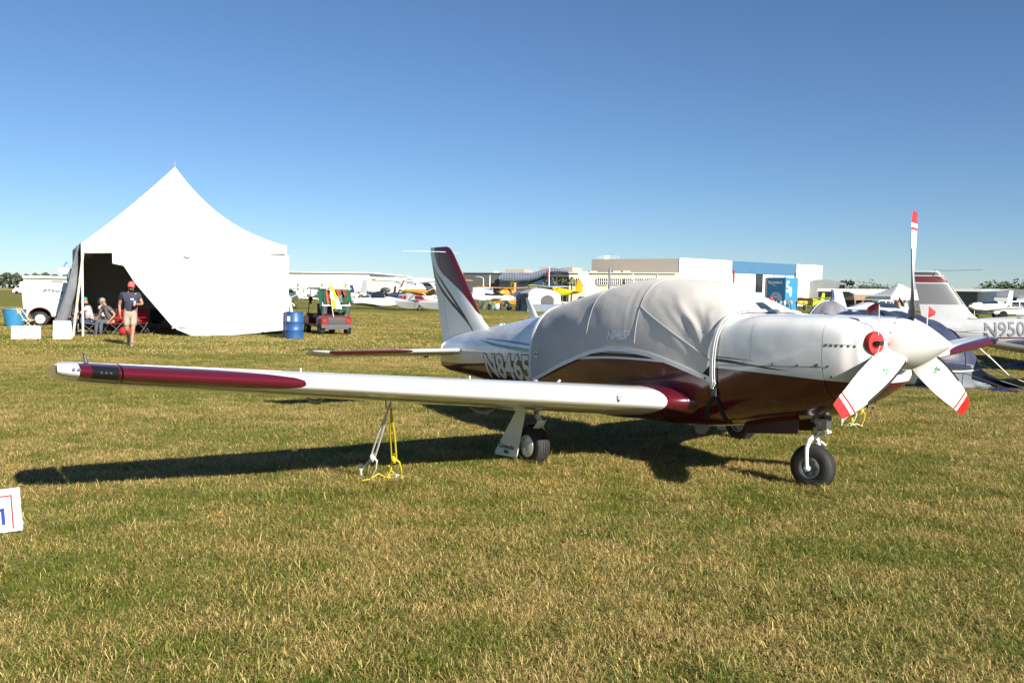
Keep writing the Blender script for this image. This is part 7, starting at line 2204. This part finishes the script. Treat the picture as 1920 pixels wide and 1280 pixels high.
for i, (px, Y, h, w, lab) in enumerate(((1606, 230, 5.6, 7, 'low bushy tree over the shed roof, left of its group'), (1622, 232, 6.4, 7, 'rounded tree over the shed roof, second from the left'), (1640, 230, 6.6, 8, 'broad tree over the shed roof near the roof vents'), (1655, 233, 6.0, 7, 'low tree over the shed roof beside the peaked canopy'), (1876, 170, 5.6, 6, 'low tree behind the grey shed at the right'), (1902, 160, 6.2, 8, 'larger tree behind the gabled hangar at the right edge'))):
    tree(lab, gx(px, Y), h*.88, w*1.1, 20+i)
def palm(label, loc, h, seed):
    o = thing('palm_tree', label, 'palm tree', loc, 0, 'palms along the museum wall')
    r_ = random.Random(seed)
    mb = MB(); mb.tube([(0, 0, 0), (.1, 0, h*.5), (0, 0, h)], [.22, .17, .14], 8); mb.build('trunk', m_bark, o)
    for k in range(18):
        a = r_.uniform(0, 6.28); el = r_.uniform(-.3, 1.1); L_ = r_.uniform(1.3, 1.9)
        d = Vector((math.cos(a)*math.cos(el), math.sin(a)*math.cos(el), math.sin(el)))
        sd = Vector((-math.sin(a), math.cos(a), 0))
        mb = MB()
        pts = [Vector((0, 0, h)) + d*L_*t + Vector((0, 0, -.9*t*t)) for t in ss(0, 1, 5)]
        for i in range(5):
            w0, w1 = .28*math.sin(math.pi*(i/5*.85+.1)), .28*math.sin(math.pi*((i+1)/5*.85+.1))
            mb.add([pts[i]+sd*w0, pts[i], pts[i]-sd*w0, pts[i+1]-sd*w1, pts[i+1], pts[i+1]+sd*w1], [(0, 1, 4, 5), (1, 2, 3, 4)])
        mb.build('frond', m_palm, o, 0, fix=False)
    return o
for i, (px, y) in enumerate(((1021, 528), (1038, 526), (1047, 524.5), (1054, 523.5), (1062, 525), (1071, 523.5), (962, 529))):
    Y = 205 - i*.4
    palm(['palm with a low crown left of the flagpole', 'palm just right of the flagpole', 'palm crowding the left side of the tallest museum palm', 'tallest palm in the museum row', 'palm between the tallest one and the cream building corner', 'palm at the corner of the cream building', 'small palm below the left end of the lattice'][i], gx(px, Y), zat(px, y, Y), 50+i)
# the wood along the far left horizon reads as one mass
r_ = random.Random(5)
mb = MB()
for i in range(2600):
    px = r_.uniform(-260, 150)
    Y = r_.uniform(560, 600)
    top = interp(px, [-260, -100, 0, 10, 25, 45, 70, 88, 110, 150], [514, 515, 515, 514, 514.5, 517, 516, 514.5, 518, 519]) + 2.2*math.sin(px*.35) 
    zt_ = at(px, top, Y).z
    z = zt_*(1-r_.random()**1.7) 
    p = gx(px, Y) + Vector((0, 0, z)); s = r_.uniform(.8, 2.0)
    ax, ay = ortho(Vector((r_.gauss(0, 1), r_.gauss(0, 1) - .8, r_.gauss(0, 1) + .5)))
    mb.add([p + ax*s, p + ay*s*.7, p - ax*s, p - ay*s*.7], [(0, 1, 2, 3)])
tag(mb.build('far_woods', m_leaf_far, None, 0, fix=False), kind='stuff')
for i in range(3): pass
# low scrub and grass bank in front of the wood
tag(MB().box((gx(-60, 548).x, 552, .6), (170, 3, 1.2)).build('dry_bank', M('dry_grass_bank', (.20, .15, .07), .95, var=.3, vscale=.2), None, 0), kind='structure')
# ================================================================ grass blades
def blade_material():
    m = bpy.data.materials.new('grass_blades'); m.use_nodes = True
    nt = m.node_tree
    for n in list(nt.nodes): nt.nodes.remove(n)
    out = nt.nodes.new('ShaderNodeOutputMaterial')
    dif = nt.nodes.new('ShaderNodeBsdfPrincipled'); dif.inputs['Roughness'].default_value = .55; dif.inputs['Specular IOR Level'].default_value = .3
    trn = nt.nodes.new('ShaderNodeBsdfTranslucent')
    mx = nt.nodes.new('ShaderNodeMixShader'); mx.inputs[0].default_value = .22
    at_ = nt.nodes.new('ShaderNodeAttribute'); at_.attribute_name = 'tone'
    geo = nt.nodes.new('ShaderNodeNewGeometry')
    def noi(scale, det, sc3):
        n = nt.nodes.new('ShaderNodeTexNoise'); n.inputs['Scale'].default_value = scale; n.inputs['Detail'].default_value = det
        mp = nt.nodes.new('ShaderNodeMapping'); mp.inputs['Scale'].default_value = sc3
        nt.links.new(geo.outputs['Position'], mp.inputs['Vector']); nt.links.new(mp.outputs[0], n.inputs['Vector'])
        return n.outputs['Fac']
    big = noi(0.35, 3, (.6, 1, .0)); mid = noi(2.2, 4, (.8, 1, .0))
    f = mth(nt, 'ADD', mth(nt, 'MULTIPLY', big, .55), mth(nt, 'MULTIPLY', mid, .45))
    # dry fraction: patchy; more straw in some areas, more green in others
    thr = nt.nodes.new('ShaderNodeMapRange'); thr.inputs[1].default_value = .40; thr.inputs[2].default_value = .60; thr.inputs[3].default_value = .90; thr.inputs[4].default_value = .30
    nt.links.new(f, thr.inputs[0])
    sep = nt.nodes.new('ShaderNodeSeparateColor'); nt.links.new(at_.outputs['Color'], sep.inputs[0])
    dry = nt.nodes.new('ShaderNodeMapRange'); dry.interpolation_type = 'SMOOTHSTEP'; dry.inputs[1].default_value = -.08; dry.inputs[2].default_value = .08
    nt.links.new(mth(nt, 'SUBTRACT', sep.outputs[0], thr.outputs[0]), dry.inputs[0])
    green = mixc(nt, sep.outputs[1], GREEN0, GREEN1)
    straw = mixc(nt, sep.outputs[1], STRAW0, STRAW1)
    c = mixc(nt, dry.outputs[0], green, straw)
    nt.links.new(c, dif.inputs['Base Color']); nt.links.new(c, trn.inputs['Color'])
    nt.links.new(dif.outputs[0], mx.inputs[1]); nt.links.new(trn.outputs[0], mx.inputs[2])
    nt.links.new(mx.outputs[0], out.inputs['Surface'])
    return m
GREEN0, GREEN1 = (.068, .100, .011), (.215, .25, .033)
STRAW0, STRAW1 = (.28, .18, .056), (.74, .55, .22)
m_blades = blade_material()
def patch(name, size, n, hmin, hmax, wmin, wmax, seed, segs=2):
    r_ = random.Random(seed)
    vs, fs, tone = [], [], []
    for i in range(n):
        x, y = r_.uniform(-size/2, size/2)*1.08, r_.uniform(-size/2, size/2)*1.08
        h = r_.uniform(hmin, hmax)*(1.0 if r_.random() < .93 else 1.7)
        t0 = r_.random(); t1 = r_.random()
        flat = r_.random() < (.80 if t0 > .42 else .48)       # dead blades lie down
        lean = r_.uniform(1.1, 1.56) if flat else r_.uniform(.25, 1.1)
        a = r_.uniform(0, 2*math.pi); b = a + r_.uniform(-.7, .7)
        w = r_.uniform(wmin, wmax)
        d = Vector((math.cos(a), math.sin(a), 0)); sd = Vector((-math.sin(b), math.cos(b), 0))*w
        L_ = h*(1.8 if flat else 1.1)
        p0 = Vector((x, y, -.004 if not flat else r_.uniform(0, .012)))
        p1 = p0 + d*(math.sin(lean*.55)*L_*.55) + Vector((0, 0, math.cos(lean*.55)*L_*.55))
        p2 = p1 + d*(math.sin(min(1.65, lean*1.25))*L_*.5) + Vector((0, 0, math.cos(min(1.65, lean*1.25))*L_*.5))
        if p2.z < .004: p2.z = .004
        k = len(vs)
        vs += [p0 - sd*.5, p0 + sd*.5, p1 + sd*.45, p1 - sd*.45, p2]
        fs += [(k, k+1, k+2, k+3), (k+3, k+2, k+4)]
        tone += [(t0, t1, 0, 1)]*5
    me = bpy.data.meshes.new(name); me.from_pydata([tuple(v) for v in vs], [], fs)
    ca = me.color_attributes.new('tone', 'FLOAT_COLOR', 'POINT')
    flat_ = [c for t in tone for c in t]
    ca.data.foreach_set('color', flat_)
    me.materials.append(m_blades); me.update()
    return bpy.data.objects.new(name, me)
def scatter(name, patches, pts):
    """one object of the kind stuff: turf patches set on points by geometry nodes"""
    src = bpy.data.collections.new(name + '_patches')
    for p in patches: src.objects.link(p)
    me = bpy.data.meshes.new(name); me.from_pydata([p[0] for p in pts], [], [])
    ra = me.attributes.new('turn', 'FLOAT', 'POINT'); ra.data.foreach_set('value', [p[1] for p in pts])
    sa = me.attributes.new('size', 'FLOAT', 'POINT'); sa.data.foreach_set('value', [p[2] for p in pts])
    ia = me.attributes.new('pick', 'INT', 'POINT'); ia.data.foreach_set('value', [p[3] for p in pts])
    o = bpy.data.objects.new(name, me); col.objects.link(o)
    ng = bpy.data.node_groups.new(name, 'GeometryNodeTree')
    ng.interface.new_socket('Geometry', in_out='INPUT', socket_type='NodeSocketGeometry'); ng.interface.new_socket('Geometry', in_out='OUTPUT', socket_type='NodeSocketGeometry')
    gi, go = ng.nodes.new('NodeGroupInput'), ng.nodes.new('NodeGroupOutput')
    ci = ng.nodes.new('GeometryNodeCollectionInfo'); ci.inputs['Collection'].default_value = src; ci.inputs['Separate Children'].default_value = True; ci.inputs['Reset Children'].default_value = True
    ip = ng.nodes.new('GeometryNodeInstanceOnPoints'); ip.inputs['Pick Instance'].default_value = True
    def named(n_, t):
        q = ng.nodes.new('GeometryNodeInputNamedAttribute'); q.data_type = t; q.inputs['Name'].default_value = n_; return q.outputs['Attribute']
    cx = ng.nodes.new('ShaderNodeCombineXYZ'); ng.links.new(named('turn', 'FLOAT'), cx.inputs['Z'])
    ng.links.new(gi.outputs[0], ip.inputs['Points']); ng.links.new(ci.outputs[0], ip.inputs['Instance'])
    ng.links.new(named('pick', 'INT'), ip.inputs['Instance Index']); ng.links.new(cx.outputs[0], ip.inputs['Rotation']); ng.links.new(named('size', 'FLOAT'), ip.inputs['Scale'])
    ng.links.new(ip.outputs[0], go.inputs[0])
    md = o.modifiers.new('turf', 'NODES'); md.node_group = ng
    return tag(o, kind='stuff')
r_ = random.Random(11)
near = [patch('turf_patch', .5, 2300, .012, .034, .0016, .0034, 100+i) for i in range(6)] + [patch('turf_patch_green', .5, 1900, .018, .050, .0016, .0034, 140+i) for i in range(2)]
pts = []
def fan(y0, y1, step, margin=2.6):
    y = y0
    while y < y1:
        xh = y*.74 + margin
        x = -xh
        while x < xh:
            yield x + r_.uniform(-.3, .3)*step, y + r_.uniform(-.3, .3)*step
            x += step
        y += step
for x, y in fan(1.2, 9.5, .33): pts.append(((x, y, 0), r_.uniform(0, 6.28), max(.88, 1.0 + .45*mnoise.noise(Vector((x*.9, y*.9, 3.3))))*r_.uniform(.95, 1.15), r_.choice((0, 1, 2, 3, 4, 5, 0, 1, 2, 3, 4, 5, 6, 7))))
for x, y in fan(9.5, 22, .44): pts.append(((x, y, 0), r_.uniform(0, 6.28), r_.uniform(.95, 1.2), r_.randrange(8)))
scatter('grass', near, pts)
far_ = [patch('turf_patch_far', 2.0, 4500, .02, .05, .007, .014, 200+i) for i in range(4)]
pts = []
for x, y in fan(21, 70, 1.6, 3): pts.append(((x, y, 0), r_.uniform(0, 6.28), r_.uniform(.9, 1.15), r_.randrange(4)))
scatter('grass', far_, pts)
# taller unmown tufts left round wheels, stakes and the sign where the mower cannot reach
tuft = [patch('turf_tuft', .22, 150, .06, .12, .003, .005, 300+i) for i in range(3)]
pts = []
def ring_(c, rad, n):
    for k in range(n):
        a = r_.uniform(0, 6.28); q = rad*math.sqrt(r_.random()); pts.append(((c[0]+q*math.cos(a), c[1]+q*math.sin(a), 0), r_.uniform(0, 6.28), r_.uniform(.6, 1.0), r_.randrange(3)))
ring_(LW(2.70, 1.42, 0), .22, 7); ring_(LW(.72, 0, 0), .2, 6); ring_(ground_at(715, 906), .3, 8); ring_((sg.location.x+.35, sg.location.y+.15), .25, 5)
for _ in range(70):
    y = r_.uniform(3.2, 14); x = r_.uniform(-.6, .6)*y; pts.append(((x, y, 0), r_.uniform(0, 6.28), r_.uniform(.5, .9), r_.randrange(3)))
scatter('grass_tufts', tuft, pts)
